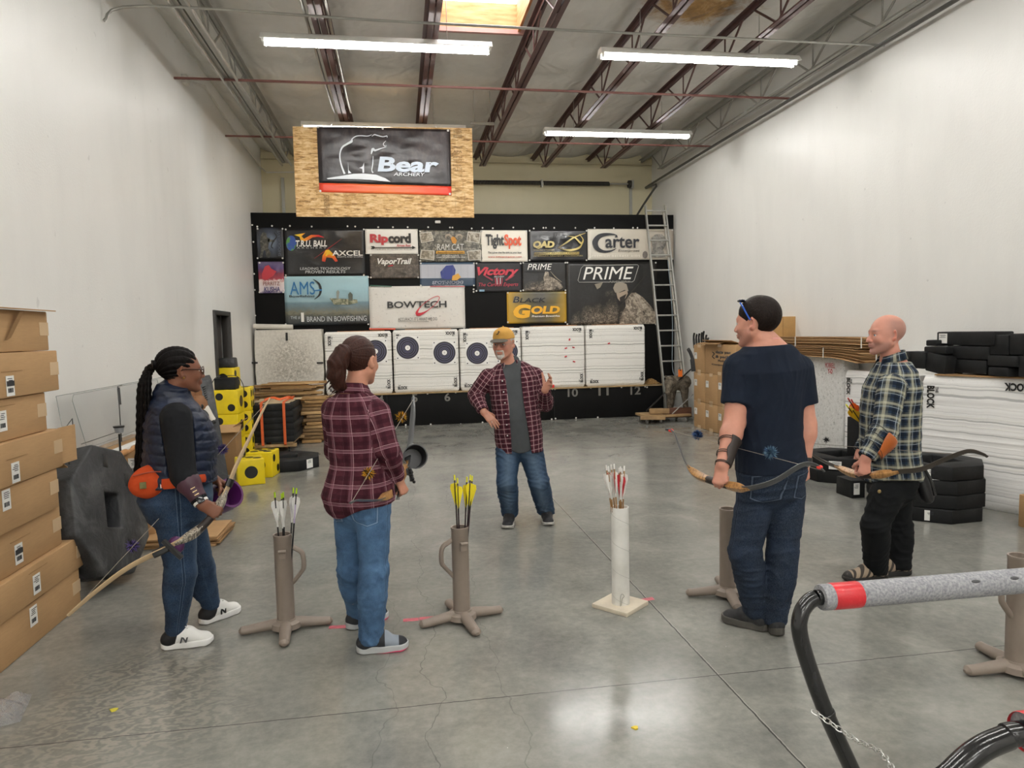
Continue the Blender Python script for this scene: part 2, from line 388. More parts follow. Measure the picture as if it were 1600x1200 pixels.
# open web joists
STEEL = M('red primed steel', '5B3F3B', .45, .1, var=.15); STEELW = M('painted grey steel', 'A5A39C', .5, .3, var=.1)
names = ['grey bar joist along the left wall, beside the conduit', 'bar joist above the left fluorescent lights, one bay in from the left wall', 'bar joist running along the left edge of the skylight', 'bar joist just right of the skylight',
         'bar joist crossing above the right fluorescent lights, second right of the skylight', 'bar joist one bay in from the right wall', 'pale bar joist along the right wall']
zl, zt = 4.72, 5.13
for i, x in enumerate(JX):
    jm = STEELW if i in (0, 6) else STEEL
    j = thing('bar_joist', names[i], 'roof joist', (x, 4, zl), 0, 'bar joists'); y0, y1 = YF + .05, 13.25
    b = MB()
    for s_ in (-1, 1):
        b.box((x + s_ * .035, (y0 + y1) / 2, zl), (.05, y1 - y0, .008)); b.box((x + s_ * .012, (y0 + y1) / 2, zl + .025), (.008, y1 - y0, .05))
    b.build('bottom_chord', jm, j, smooth=0)
    b = MB(); y1t = YB - .09
    for s_ in (-1, 1):
        b.box((x + s_ * .035, (y0 + y1t) / 2, zt), (.05, y1t - y0, .008)); b.box((x + s_ * .012, (y0 + y1t) / 2, zt - .025), (.008, y1t - y0, .05))
    b.build('top_chord', jm, j, smooth=0)
    b = MB(); P = 1.25; n = int((y1 - y0) / P)
    for k in range(n + 1):
        yb = y1 - .05 - k * P
        b.cyl((x, yb, zl + .02), (x, min(yb + P * .42, YB - .05), zt - .02), .013, n=6); b.cyl((x, yb, zl + .02), (x, yb - P * .42, zt - .02), .013, n=6)
        b.cyl((x, yb - .06, zl + .02), (x, yb - .06, zt - .02), .010, n=6)
    b.build('web', jm, j)
BR = M('red primed bridging', '7A5049', .5, .1)
lab = ['thin red bridging bar across the joists behind the nearer lights', 'thin red bridging bar across the joists above the farther lights']
for (y, z), l_ in zip(((9.02, zl - .01), (11.5, zl + .0)), lab):
    tag(MB().box(((XL + XR) / 2, y, z - .018), (XR - XL - .02, .03, .022)).build('bridging_bar', BR, origin=((XL + XR) / 2, y, z), smooth=0), l_, 'brace', 'bridging bars')
CON = M('galvanised conduit', 'B5B4AE', .35, .7); CW = M('wall painted conduit', 'D8D5CE', .5)
yc = az(470, 28, zl - .06).y
pa = [Vector((XL + .02, yc - .2, zl - .25)), Vector((XL + .35, yc - .1, zl - .06)), Vector((0, yc, zl - .05)), Vector((3, yc + .02, zl - .05)), Vector((XR - .02, yc, zl - .06))]
tag(MB().tube(smooth_path(pa, 5), .013, 8).build('conduit', CON, origin=pa[2]), 'thin steel conduit run crossing the ceiling in front of the skylight', 'conduit', 'ceiling conduits')
# two conduits along the joist one bay in from the left, one down the left wall, one along the right joist
for dx, l_ in ((-.12, 'silver conduit running along the second joist, on its left side'), (.1, 'silver conduit running along the second joist, on its right side')):
    x = JX[1] + dx; pa = [Vector((x, YF + .1, zl + .06)), Vector((x, 10.0, zl + .06)), Vector((x + .02, 10.3, zl + .02))]
    tag(MB().tube(pa, .016, 8).build('conduit', CON, origin=pa[1]), l_, 'conduit', 'ceiling conduits')
for dx, l_ in ((-.07, 'grey conduit fixed along the left wall joist'), (.09, 'second grey conduit on the inner side of the left wall joist')):
    x = JX[0] + dx; tag(MB().tube([(x, YF + .1, zl - .03), (x, 13.3, zl - .03)], .017, 8).build('conduit', CON, origin=(x, 4, zl - .03)), l_, 'conduit', 'ceiling conduits')
wl = [ax(290, 125, XL + .03), ax(320, 135, XL + .04), ax(362, 200, XL + .04), ax(408, 262, XL + .04), Vector((XL + .1, YB - .03, ax(415, 278, XL).z)), Vector((XL + .9, YB - .03, ax(415, 278, XL).z + .02))]
c = tag(MB().tube(wl, .014, 8).build('conduit', CW, origin=wl[2]), 'pale conduit clipped along the top of the left wall to the back corner', 'conduit')
c2 = MB().box(wl[0], (.06, .14, .1)); c2.build('junction_box', CW, c, bevel=.006)
zr = zl - .11; ysp = YB - .25
rp = [Vector((XR - .14, YF + .1, zr)), Vector((XR - .14, 12.9, zr)), Vector((XR - .16, 13.7, zr - .12)), Vector((XR - .45, YB - .1, zr - .75)), Vector((XR - .5, YB - .06, zr - 1.1)), Vector((XR - .5, YB - .06, .4))]
tag(MB().tube(smooth_path(rp, 6), .022, 8).build('door_rail', M('dark steel rail', '6B6A66', .45, .7), origin=rp[1]), 'steel rail along the right wall joist bending down beside the roller door', 'rail')
# torsion spring shaft above the sectional door
zs = at(850, 286, YB - .15).z; xs0, xs1 = at(700, 285, YB - .15).x - .8, at(988, 286, YB - .15).x
ts = thing('torsion_spring', 'black torsion spring on a shaft above the closed cream door', 'spring', ((xs0 + xs1) / 2, YB - .15, zs))
MB().cyl((xs0, YB - .15, zs), (xs1 - .01, YB - .15, zs), .016).build('shaft', CON, ts)
SPR = M('black spring wire', '3A3835', .5, .5)
xm = at(847, 286, YB - .15).x
for a, c_ in ((xs0 + .1, xm - .03), (xm + .03, at(952, 286, YB - .15).x)):
    pts = []; nn = int((c_ - a) / .03)
    for k in range(nn * 8 + 1):
        A = 2 * math.pi * k / 8; pts.append((a + (c_ - a) * k / (nn * 8), YB - .15 + .035 * math.cos(A), zs + .035 * math.sin(A)))
    MB().tube(pts, .0115, 5).build('spring', SPR, ts)
MB().box((xm, YB - .09, zs), (.03, .16, .14)).build('bracket', CON, ts); MB().box((xs1, YB - .09, zs), (.05, .18, .16)).build('bracket', CON, ts)
MB().lathe([(.03, -.03), (.075, -.03), (.075, .03), (.03, .03)], (xs1 - .06, YB - .15, zs), 18, axis=(1, 0, 0)).build('drum', SPR, ts)
tag(MB().box(((XL + XR) / 2, YB - .06, at(850, 252, YB).z), (XR - XL - .04, .05, .12)).build('ledger_angle', BACK, bevel=.004, origin=((XL + XR) / 2, YB - .06, at(850, 252, YB).z)), 'cream ledger along the top of the back wall', 'ledger')

# fluorescent strip fixtures
FIX = M('white fixture enamel', 'E4E2DC', .4)
t = NT('lit fluorescent tube'); t.b.inputs['Emission Color'].default_value = (1, .985, .95, 1); t.b.inputs['Emission Strength'].default_value = TUBE_POWER; t.col('FFFFFF'); TUBE = t.m
def make_fixture(x0, x1, y, z, label):
    o = thing('strip_light', label, 'ceiling light', ((x0 + x1) / 2, y, z), 0, 'fluorescent strip lights')
    xm = (x0 + x1) / 2; L = x1 - x0
    ring = [(x0, y + q[0], z + q[1]) for q in ((-.045, .0), (.045, .0), (.095, -.012), (.098, -.006), (.05, .06), (-.05, .06), (-.098, -.006), (-.095, -.012))]
    MB().prism(ring, (L, 0, 0)).build('housing', FIX, o, bevel=.003)
    for s_ in (-1, 1): MB().cyl((x0 + .04, y + s_ * .045, z - .020), (x1 - .04, y + s_ * .045, z - .020), .0165, n=10).build('tube', TUBE, o)
    for x in (x0 + .03, x1 - .03):
        for s_ in (-1, 1): MB().box((x, y + s_ * .045, z - .020), (.02, .036, .05)).build('lamp_holder', FIX, o, bevel=.003)
    for q in (.2, .8): MB().cyl((x0 + L * q, y, z + .06), (x0 + L * q, y, zl + .4), .004, n=6).build('hanger', CON, o)
    return o
lights = {(0, 0): 'nearer fluorescent strip light on the left, below the skylight', (1, 0): 'nearer fluorescent strip light on the right, by the brown ceiling stain',
          (0, 1): 'fluorescent strip light just above the chipboard with the bear banner', (1, 1): 'farther fluorescent strip light on the right, in front of the back wall'}
rows = [7.62, 10.6, 3.9, 0.9, -2.1, -4.6]
for r_, y in enumerate(rows):
    for c_, (x0, x1) in enumerate(((-1.28, 1.06), (2.24, 4.56))):
        make_fixture(x0, x1, y, 4.62, lights.get((c_, r_), 'fluorescent strip light over the near part of the room, behind the viewer'))
# hanging strut beside the far lights
b = MB(); xa, xb = at(735, 192, 10.7).x, at(772, 192, 10.7).x; zz = at(750, 193, 10.7).z
b.box(((xa + xb) / 2, 10.7, zz), (xb - xa, .04, .04)); b.cyl((xa + .06, 10.7, zz), (xa + .06, 10.7, ZC - .05), .006, n=6); b.cyl((xb - .06, 10.7, zz), (xb - .06, 10.7, ZC - .05), .006, n=6); tag(b.build('strut_channel', STEELW, origin=((xa + xb) / 2, 10.7, zz), bevel=.003), 'short perforated steel strut between the two farther lights', 'strut')
# ------------------------------------------------------------------ boards, banners and target blocks at the far end
BLK = M('black rubber board', '111111', .6, spec=.15, var=.2, vs=3)
def rectY(x0, y0, x1, y1, Y):
    a, c = at(x0, y0, Y), at(x1, y1, Y); b_, d = at(x1, y0, Y), at(x0, y1, Y)
    return (a.x + d.x) / 2, (c.z + d.z) / 2, (c.x + b_.x) / 2, (a.z + b_.z) / 2          # x0, z0, x1, z1
def poly(name, pts, Y, mat, parent, depth=.002):
    return MB().prism([at(x, y, Y) for x, y in pts], (0, depth, 0)).build(name, mat, parent, smooth=0)
def ribbon(pts, wd, Y, k=5):
    P = [p for p in smooth_path([(x, 0, y) for x, y in pts], k)]; n = len(P); A, B_ = [], []
    for i, p in enumerate(P):
        t = (P[min(i + 1, n - 1)] - P[max(i - 1, 0)]); t.normalize(); nn = Vector((-t.z, 0, t.x))
        f = i / (n - 1) * (len(wd) - 1); j = min(int(f), len(wd) - 2); w = (wd[j] + (wd[j + 1] - wd[j]) * (f - j)) / 2
        A.append(p + nn * w); B_.append(p - nn * w)
    vs = [at(p.x, p.z, Y) for p in A] + [at(p.x, p.z, Y) for p in B_]; m = len(vs)
    b = MB().add(vs + [v + Vector((0, .002, 0)) for v in vs], [(i, i + 1, n + i + 1, n + i) for i in range(n - 1)] + [(m + i, m + n + i, m + n + i + 1, m + i + 1) for i in range(n - 1)])
    return b
def stroke(name, pts, wd, Y, mat, parent): return ribbon(pts, wd if isinstance(wd, (list, tuple)) else [wd, wd], Y).build(name, mat, parent, smooth=0)
def words(body, x0, y0, x1, y1, Y, mat, parent, bold=0, shear=0, space=1.0, name='lettering', rot=0):
    a, c = at(x0, (y0 + y1) / 2, Y), at(x1, (y0 + y1) / 2, Y); e_, f_ = at((x0 + x1) / 2, y0, Y), at((x0 + x1) / 2, y1, Y)
    w, h = abs(c.x - a.x), abs(e_.z - f_.z); ux, uy = Vector((1, 0, 0)), Vector((0, 0, 1))
    R = Matrix.Rotation(-rot, 3, (0, -1, 0)); R = Matrix.Rotation(rot, 3, 'Y')
    if abs(rot) in (math.pi / 2,): w, h = h, w
    return lettering(name, body, at((x0 + x1) / 2, (y0 + y1) / 2, Y), R @ ux, R @ uy, w, h, mat, parent, bold, shear, space=space)
def ink(hexc): return M('print ' + hexc, hexc, .4, var=0)
# upper board
x0, zb, x1, zt_ = rectY(392, 351, 1053, 500, YU); zlow = at(720, 613, YL).z
ub = MB().box(((x0 + x1) / 2 + .02, YU + .03, (zt_ + zlow) / 2 + .1), (x1 - x0 - .04, .04, zt_ - zlow + .2)).build('banner_board', BLK, origin=((x0 + x1) / 2, YU, zlow), bevel=.004)
tag(ub, 'large black backing board covered in sponsor banners behind the target blocks', 'board')
WASH = M('white washer', 'DAD8D2', .5, var=0)
def washer(px, py, Y, parent):
    p = at(px, py, Y); MB().lathe([(.0, -.006), (.013, -.006), (.016, 0), (.016, .004), (0, .004)], p, 8, axis=(0, -1, 0)).build('washer', WASH, parent)
for x, y in ((394, 351.5), (402, 354), (425, 353), (453, 353), (487, 354), (543, 353.5), (555, 354), (591, 355), (614, 355), (637, 355), (669, 355), (703, 355.5), (707, 355.5), (737, 357), (754, 356), (770, 356.5), (802, 355.5), (834, 357), (849, 356), (853, 356), (866, 356), (899, 356), (929, 356), (959, 356.5), (989, 356), (996, 356), (397, 428), (398, 453), (399, 493), (740, 452), (740, 456), (396, 378)):
    washer(x, y, YU + .005, ub)
# lower board with a shelf
lx0, lx1 = XL + .02, at(1037, 640, YL).x
lb = MB().box(((lx0 + lx1) / 2, YL + .02, zlow / 2), (lx1 - lx0, .04, zlow)).build('numbered_board', BLK, origin=((lx0 + lx1) / 2, YL, 0), bevel=.004)
tag(lb, 'long low black board with painted lane numbers along the floor', 'board')
GR = ink('77756F')
for s_, x, y in (('4', 595, 624), ('5', 648, 622), ('6', 699, 620.5), ('7', 747, 619), ('8', 797, 617), ('9', 846, 615), ('10', 895, 613.5), ('11', 943, 611.5), ('12', 993, 610)):
    words(s_, x - (8 if len(s_) > 1 else 4.5), y - 6.5, x + (8 if len(s_) > 1 else 4.5), y + 6.5, YL - .003, GR, lb, .02, name='lane_number')
for x, y in ((560, 617), (668, 615), (712, 613), (720, 663), (754, 660), (863, 608), (867, 608), (923, 606), (971, 605), (1008, 604), (1011, 605), (862, 655), (868, 654), (900, 653), (934, 652), (634, 664), (673, 663), (1007, 649)):
    washer(x, y, YL - .001, lb)
b = MB(); xm = at(866, 630, YL).x
b.box((xm, YL - .003, zlow / 2), (.006, .004, zlow - .02)); b.box((at(605, 630, YL).x, YL - .003, zlow / 2), (.006, .004, zlow - .02)); b.build('panel_seam', ink('0C0C0C'), lb, smooth=0)
SHF = M('weathered shelf plywood', 'A68D66', .7, var=.3, vs=6)
shelf = MB().box(((lx0 + lx1) / 2, (YL + YU) / 2 - .01, zlow + .012), (lx1 - lx0, YU - YL + .03, .024)).build('shelf', SHF, origin=((lx0 + lx1) / 2, YL + .3, zlow), bevel=.003)
tag(shelf, 'pale plywood shelf on the low black board, carrying the white target blocks', 'shelf')
# wood chips heaped at the right end of the shelf
t = NT('wood fibre'); t.col(t.ramp(t.noise(t.co(), 40, 5), [(.3, '5E4526'), (.7, 'B08A52')])); t.set(.9); t.bump(t.noise(t.co(), 60), .8, .02)
xa, xb = at(1011, 600, YL + .1).x, lx1 - .02
tag(MB().grid(lambda u, v: (xa + (xb - xa) * u, YL + .03 + .42 * v, zlow + .025 + .09 * math.sin(math.pi * min(max(u, .02), .98)) * math.sin(math.pi * v) + .015 * rnd.random()), 16, 10).build('wood_chip_heap', t.m, origin=(xa, YL + .2, zlow + .02), fix=False), 'brown wood fibre heaped at the right end of the shelf, by the ladder', 'wood chips', kind='stuff')

# ---- banners
def cloth(name, rect, mat, label, cat='banner', Y=YU - .004, wr=.012, seed=0):
    x0, z0, x1, z1 = rectY(*rect, Y); rr = random.Random(seed); ph = [rr.uniform(0, 6) for _ in range(6)]
    def fn(u, v):
        e = min(u, 1 - u, v, 1 - v) * 4; e = min(e, 1)
        d = min(wr, .024) * e * (math.sin(7 * u + 5 * v + ph[0]) * .5 + math.sin(13 * u - 9 * v + ph[1]) * .3 + math.sin(23 * (u + v) + ph[2]) * .2)
        return (x0 + (x1 - x0) * u, Y - .008 - abs(d), z0 + (z1 - z0) * v)
    o = MB().grid(fn, 24, 16).build(name, mat, origin=((x0 + x1) / 2, Y, z0), solid=.002); tag(o, label, cat, 'sponsor banners'); o['px'] = 0; del o['px']
    return o
YT = YU - .036                                   # print lies just over the cloth
WM_ = lambda o: o
def printed(name, c, gloss=.35):
    t = NT(name)
    if isinstance(c, str): t.col(c)
    else: t.col(c(t))
    t.set(gloss); t.bump(t.noise(t.co(), 6, 3), .25, .02); return t.m
camo = lambda a, b_, c_: (lambda t: t.ramp(t.noise(t.co(), 16, 7, .7, .6), [(.3, a), (.48, b_), (.62, c_)]))
WH, BK, RED = ink('F0EEE8'), ink('161616'), ink('C02030')
def corner(o, rect, Y=YU - .014):
    for x in (rect[0] + 1.5, rect[2] - 1.5):
        for y in (rect[1] + 1.5, rect[3] - 1.5): washer(x, y, Y, o)
# 1 archer poster
def gl(t):
    x, y, z = t.xyz(t.co('Generated')); d = t.math('SQRT', t.math('ADD', t.math('POWER', t.math('SUBTRACT', x, .5), 2), t.math('POWER', t.math('SUBTRACT', z, .55), 2)))
    return t.ramp(d, [(.05, '76859A'), (.3, '3C4454'), (.55, '16171B')])
r = (401, 356, 443, 405); o = cloth('poster', r, printed('misty blue print', gl), 'dark poster of a standing archer, top left corner of the banner board', seed=1); corner(o, r)
KH = printed('camo figure print', camo('20201E', '3C3B34', '66645A'))
for n_, pts in (('figure', [(407, 369), (411, 362), (416, 364), (417, 370), (422, 374), (420, 380), (419, 388), (423, 396), (421, 403), (416, 402), (415, 392), (412, 391), (410, 402), (406, 403), (408, 390), (406, 380)]), ('bow_arm', [(416, 373), (429, 375), (429, 378), (416, 378)])): poly(n_, pts, YT, KH, o)
stroke('bow_print', [(428, 363), (432, 370), (427, 377), (424, 385), (427, 388)], [1, 2, 1], YT - .001, BK, o)
words('SHOCKWAVE', 434, 360, 438.5, 400, YT, ink('5E6674'), o, rot=-math.pi / 2)
# 2 red team poster
def spo(t):
    x, y, z = t.xyz(t.co('Generated')); n_ = t.noise(t.co(), 14, 4)
    q = t.ramp(t.math('ADD', z, t.math('MULTIPLY', t.math('SUBTRACT', n_, .5), .3)), [(.0, '6A5A8A'), (.1, 'E0D3D6'), (.38, 'E6D8D4'), (.45, 'A83A48'), (.62, '7E2C44'), (.8, '56477A'), (1, '6B6180')]); return q
r = (404, 409, 444, 458); o = cloth('poster', r, printed('team poster print', spo), 'red and purple team poster below the dark archer poster', seed=2); corner(o, r)
poly('figure', [(409, 428), (414, 416), (420, 414), (424, 420), (432, 424), (426, 432), (416, 437), (410, 436)], YT, ink('C23440'), o)
words('PERRITZ', 411, 440, 437, 446, YT, ink('8A3A34'), o); words('KUSHA', 413, 448, 438, 456, YT, ink('3C356E'), o, .02)
# 3 TRU BALL / AXCEL
r = (445, 357, 570, 431.5); o = cloth('banner', r, printed('black vinyl', '1C1C1D', .28), 'black banner with globe and flame reading TRU BALL and AXCEL', wr=.03, seed=3); corner(o, r)
def globe(t): return t.ramp(t.noise(t.co(), 9, 3), [(.45, '2C4F9E'), (.55, '4E8C3A')])
poly('globe', [(455 + 8 * math.cos(a / 16 * 6.283), 380 + 12 * math.sin(a / 16 * 6.283)) for a in range(16)], YT, printed('globe print', globe), o)
def flame(t): return t.ramp(t.xyz(t.co('Generated'))[0], [(0, 'F5E02A'), (.4, 'F08A1E'), (.8, 'D8242C')])
FL = printed('flame print', flame); FL2 = printed('flame mark print', lambda t: t.ramp(t.xyz(t.co('Generated'))[2], [(0, 'D8242C'), (.55, 'F08A1E'), (1, 'F5D02A')]))
poly('flame', [(460, 367), (471, 365), (477, 364), (471, 369), (475, 373), (486, 367), (498, 367), (507, 371), (495, 370), (488, 371), (479, 377), (470, 376), (468, 370)], YT - .001, FL, o)
words('T.R.U. BALL', 462, 375.5, 511, 385.5, YT - .002, WH, o, .03, .15); words('ARCHERY', 464, 386, 510, 388.5, YT - .002, ink('C9C9C6'), o, space=1.6)
stroke('streak', [(491, 404), (512, 389), (534, 373)], [.3, 1.2, .3], YT, ink('A8282C'), o)
poly('logo', [(503, 408), (504, 399), (509, 391), (514, 390), (522, 398), (528, 408), (524, 409), (519, 403), (510, 402), (508, 409)], YT - .003, FL2, o); words('A', 508, 391, 520, 400, YT - .005, ink('F2C62C'), o, .03)
words('AXCEL', 519, 391.5, 567, 399.5, YT - .004, WH, o, .02); words('SIGHTS AND SCOPES', 527, 400, 567, 402.5, YT - .002, ink('C9C9C6'), o)
words('LEADING TECHNOLOGY', 469, 417.5, 548, 421.5, YT, ink('C4C6C6'), o, .01, .1); words('PROVEN RESULTS', 477, 422.5, 540, 427, YT, ink('C4C6C6'), o, .01, .1)
# 4 AMS bowfishing
def lake(t):
    x, y, z = t.xyz(t.co('Generated')); n_ = t.noise(t.mapv(t.co(), (1, 1, 2.2)), 16, 6, .7)
    q = t.math('ADD', z, t.math('MULTIPLY', t.math('SUBTRACT', n_, .5), t.ramp(z, [(.3, .28), (.5, .0)])))
    return t.ramp(q, [(.0, '2D3338'), (.18, '50534E'), (.26, '7C7864'), (.34, '6B7878'), (.46, '6F8C98'), (.49, '95B4BE'), (.7, '9DC3CE'), (1, 'ACD0DA')])
r = (445, 431.5, 577, 508); o = cloth('banner', r, printed('lake print', lake), 'pale blue lake banner reading AMS Bowfishing, with a boat', seed=4, wr=.02); corner(o, r)
BL = ink('1F6FA8')
words('AMS', 453, 440, 492, 460.5, YT, BL, o, .01); words('Bowfishing', 452, 461, 492, 465.5, YT, BK, o, .02)
stroke('bow_logo', [(489, 436), (498, 443), (501, 452), (499, 461), (491, 468)], [.4, 3, 4, 3, .4], YT, BK, o); stroke('arrow_logo', [(491, 454), (503, 453)], [1.5, 2.5], YT - .002, BL, o)
poly('boat', [(515, 466), (530, 466.5), (558, 468), (559, 473), (545, 476), (522, 476)], YT, printed('boat print', camo('2E3428', '6E7458', 'B8B49A')), o)
poly('figure', [(526, 467), (525.5, 456), (528, 453), (530.5, 456), (529, 467)], YT - .001, ink('8D948C'), o); poly('figure', [(545, 470), (544, 460), (547, 456), (551, 460), (551, 470)], YT - .001, ink('525A50'), o)
words('THE #', 454, 494, 469, 499, YT, ink('B9C2C4'), o); words('1', 470.5, 488.5, 475, 503, YT, WH, o, .02); words('BRAND IN BOWFISHING', 480, 494, 573, 502, YT, ink('D4DADB'), o)
# 5 Ripcord
r = (571, 358, 653, 397); o = cloth('banner', r, printed('white vinyl', 'EDEAE2', .4), 'white banner reading Ripcord Arrow Rest over a long arrow', seed=5, wr=.006); corner(o, r)
words('Rip', 578, 365.5, 606.5, 383, YT, ink('B32A35'), o, .05); words('cord', 606.5, 364.5, 642, 380, YT, BK, o, .05); words('Arrow Rest', 619.5, 381.5, 642, 385.5, YT, ink('B32A35'), o, .02, .2)
poly('arrow', [(579, 384.5), (584, 384.5), (586, 386.2), (644, 386.2), (644, 384), (649.5, 386.7), (644, 389.4), (644, 387.4), (586, 387.4), (584, 389), (579, 389), (581.5, 386.8)], YT, BK, o); words('The fall-away rest that takes your arrow on', 586, 388.3, 643, 390.6, YT, ink('333333'), o)
# 6 Vapor Trail
r = (578, 397, 655, 435); o = cloth('banner', r, printed('brown camo print', camo('2A2622', '4A423B', '6B6258')), 'brown camo banner reading VaporTrail below the Ripcord banner', seed=6, wr=.012); corner(o, r)
words('VaporTrail', 590, 403.5, 643.5, 415.5, YT, WH, o, .03, .3); words('ARCHERY', 606, 419, 632, 421, YT, ink('7A7268'), o); stroke('swash', [(606, 416), (614, 414.5)], [1, 2], YT - .002, RED, o)
# 7 Ram Cat
r = (655, 360, 753, 409); o = cloth('banner', r, printed('grass camo print', camo('2C2B27', '55534B', '9B978A')), 'camo banner with four tilted snapshots reading RAM CAT', seed=7); corner(o, r)
PH = printed('snapshot print', camo('3A342C', '8A8170', 'C9C3B4')); 
for pts in ([(655.5, 364), (674, 362), (678, 376), (658, 380)], [(658, 390), (679, 391.5), (678, 407), (656, 404)], [(731, 362), (751, 363.5), (749, 380), (729, 377)], [(730, 392), (751, 390), (752, 406), (732, 407)]):
    c_ = (sum(p[0] for p in pts) / 4, sum(p[1] for p in pts) / 4); poly('photo_border', pts, YT, ink('D5D2C8'), o); poly('photo', [(c_[0] + (x - c_[0]) * .9, c_[1] + (y - c_[1]) * .88) for x, y in pts], YT - .003, PH, o)
words('RAM CAT', 683, 381, 725, 391, YT - .002, ink('D9D9D4'), o, .03, .1); poly('name_band', [(682, 392), (726, 392), (726, 396.5), (681, 396.5)], YT, ink('D9A33A'), o); words('RamcatBroadheads.com', 684, 392.8, 724, 395.8, YT - .003, BK, o)
words('THE MOST ACCURATE', 691, 398.5, 717, 400.5, YT, WH, o); words('CHISEL TIP BROADHEAD EVER MADE', 682, 401, 727, 403, YT, WH, o)
poly('emblem', [(704, 372), (707, 369), (711, 371), (714, 376), (712, 381), (707, 380)], YT - .004, ink('C98A2E'), o)
for s_ in (-1, 1): stroke('horn', [(709 + s_ * 3, 371), (709 + s_ * 7, 367), (709 + s_ * 12, 368), (709 + s_ * 12, 373)], [3.5, 3, .6], YT - .005, ink('A89C8A'), o)
# 8 Spot Hogg (its mascot is left out)
def shg(t): return t.ramp(t.xyz(t.co('Generated'))[2], [(.0, '33485E'), (.33, '3A5068'), (.34, 'B9BCC6'), (.9, 'C6C8D0'), (.91, '3A5068')], 'CONSTANT')
r = (656, 410, 742, 447.5); o = cloth('banner', r, printed('slate and grey print', shg), 'slate and grey banner reading SPOT-HOGG', seed=8, wr=.006); corner(o, r)
for x in (669, 680, 692, 708, 720, 731): stroke('grid_line', [(x, 415), (x, 434)], .4, YT, ink('9FA3B0'), o)
words('SPOT-HOGG', 675.5, 439, 724, 443.5, YT - .001, ink('DDE2EC'), o, .05, .15); words('SPOT-HOGG', 676.5, 439.4, 723, 443.1, YT - .004, ink('23365A'), o, .02, .15); words('The Worlds Toughest Archery Products', 676, 444.6, 723, 446.2, YT, ink('D5D8DE'), o)
poly('colour_block', [(688, 425), (697, 415), (708, 414), (712, 422), (710, 433), (700, 437), (690, 435)], YT, ink('2E3C86'), o); poly('colour_block', [(707, 431), (716, 427), (720, 433), (714, 438), (706, 438)], YT - .002, ink('D7A13C'), o)
# 9 Bowtech
def bt(t): return t.mix(1, 'E4E2DC', t.ramp(t.noise(t.co(), 24, 3), [(.62, 1.0), (.72, .72)]), 'MULTIPLY')
r = (577, 447, 726.5, 514); o = cloth('banner', r, printed('pitted white vinyl', bt, .45), 'big white banner reading BOWTECH with a red ellipse', seed=9, wr=.02, Y=YU - .01); corner(o, r, YU - .02)
words('BOWTECH', 605.5, 470.5, 698, 481, YT - .012, ink('232323'), o, .02)
pts = []
for k in range(33):
    a = k / 32 * 6.283; u, v = 21.5 * math.cos(a), 6.2 * math.sin(a); pts.append((669 + u * .80 + v * .6, 477 - u * .62 + v * .8))
wd = [.9 + 4.2 * max(0, math.cos((k / 32 - .47) * 6.283)) ** 2.5 for k in range(33)]
ribbon(pts, wd, YT - .015, 2).build('ellipse_logo', ink('C42336'), o, smooth=0)
words("ACCURACY. IT'S WHAT WE DO.", 622, 496, 684, 501, YT - .012, ink('4E4C48'), o); stroke('underline', [(622, 502.7), (670, 502.7)], .5, YT - .012, ink('6A6862'), o)
stroke('hem_stripe', [(578, 446), (612, 447.5)], 1.5, YT - .012, ink('3C6A58'), o); stroke('hem_stripe', [(672, 447.4), (726, 447.5)], 1.2, YT - .012, ink('B8303A'), o)
stroke('hem_stripe', [(577, 514), (618, 514)], 2, YT - .012, ink('E2522E'), o)
# 10 Tight Spot
r = (751, 360, 824, 409); o = cloth('banner', r, printed('ivory vinyl', 'F1EBDD', .4), 'ivory banner reading TightSpot in black and orange', seed=10, wr=.004); corner(o, r)
words('Tight', 759, 366, 787.5, 389, YT, ink('1E1E1E'), o, .03); words('Spot', 788, 366, 814.5, 389, YT, ink('E0592C'), o, .04)
words('The quiver that fits tight to your bow', 762.5, 393, 815, 396.6, YT, ink('303030'), o, .02); words('www.tightspotquiver.com', 762.5, 400, 815, 403, YT, ink('C2452C'), o, .02)
# 11 QAD
r = (826, 359, 918, 408); o = cloth('banner', r, printed('black satin', '242426', .22), 'wrinkled black banner with gold bow emblem reading QAD', seed=11, wr=.035); corner(o, r)
GO = printed('gold print', lambda t: t.ramp(t.xyz(t.co('Generated'))[0], [(0, '6E5A2A'), (.5, 'E8D68E'), (1, 'B59A48')]), .3); YQ = YT - .02
words('QAD', 833, 376.5, 866.5, 389, YQ, GO, o, .06, .15)
stroke('bow_emblem', [(871, 388), (885, 379), (897, 371), (915, 364)], [.6, 2.5, 2.2, .4], YQ, GO, o); stroke('bow_emblem', [(886, 369), (898, 371), (908, 380), (911, 374), (905, 366)], [.5, 2, 3, 1.5, .4], YQ - .003, GO, o); stroke('bow_emblem', [(874, 388), (890, 391), (905, 387), (911, 378)], [.5, 3, 3, .6], YQ - .002, GO, o)
words('THE HIGH PLACE OF YOUR FORCE', 833, 390, 866, 391.6, YQ, ink('C9B77A'), o); poly('gold_band', [(835, 394), (905, 393.5), (905, 397.4), (834, 398)], YQ, GO, o); words('QUALITY ARCHERY DESIGN', 838, 394.4, 904, 396.9, YQ - .003, BK, o, .02); words("AMERICA'S ARCHERY ACCESSORIES", 834, 398.6, 911, 400.6, YQ, ink('A99555'), o)
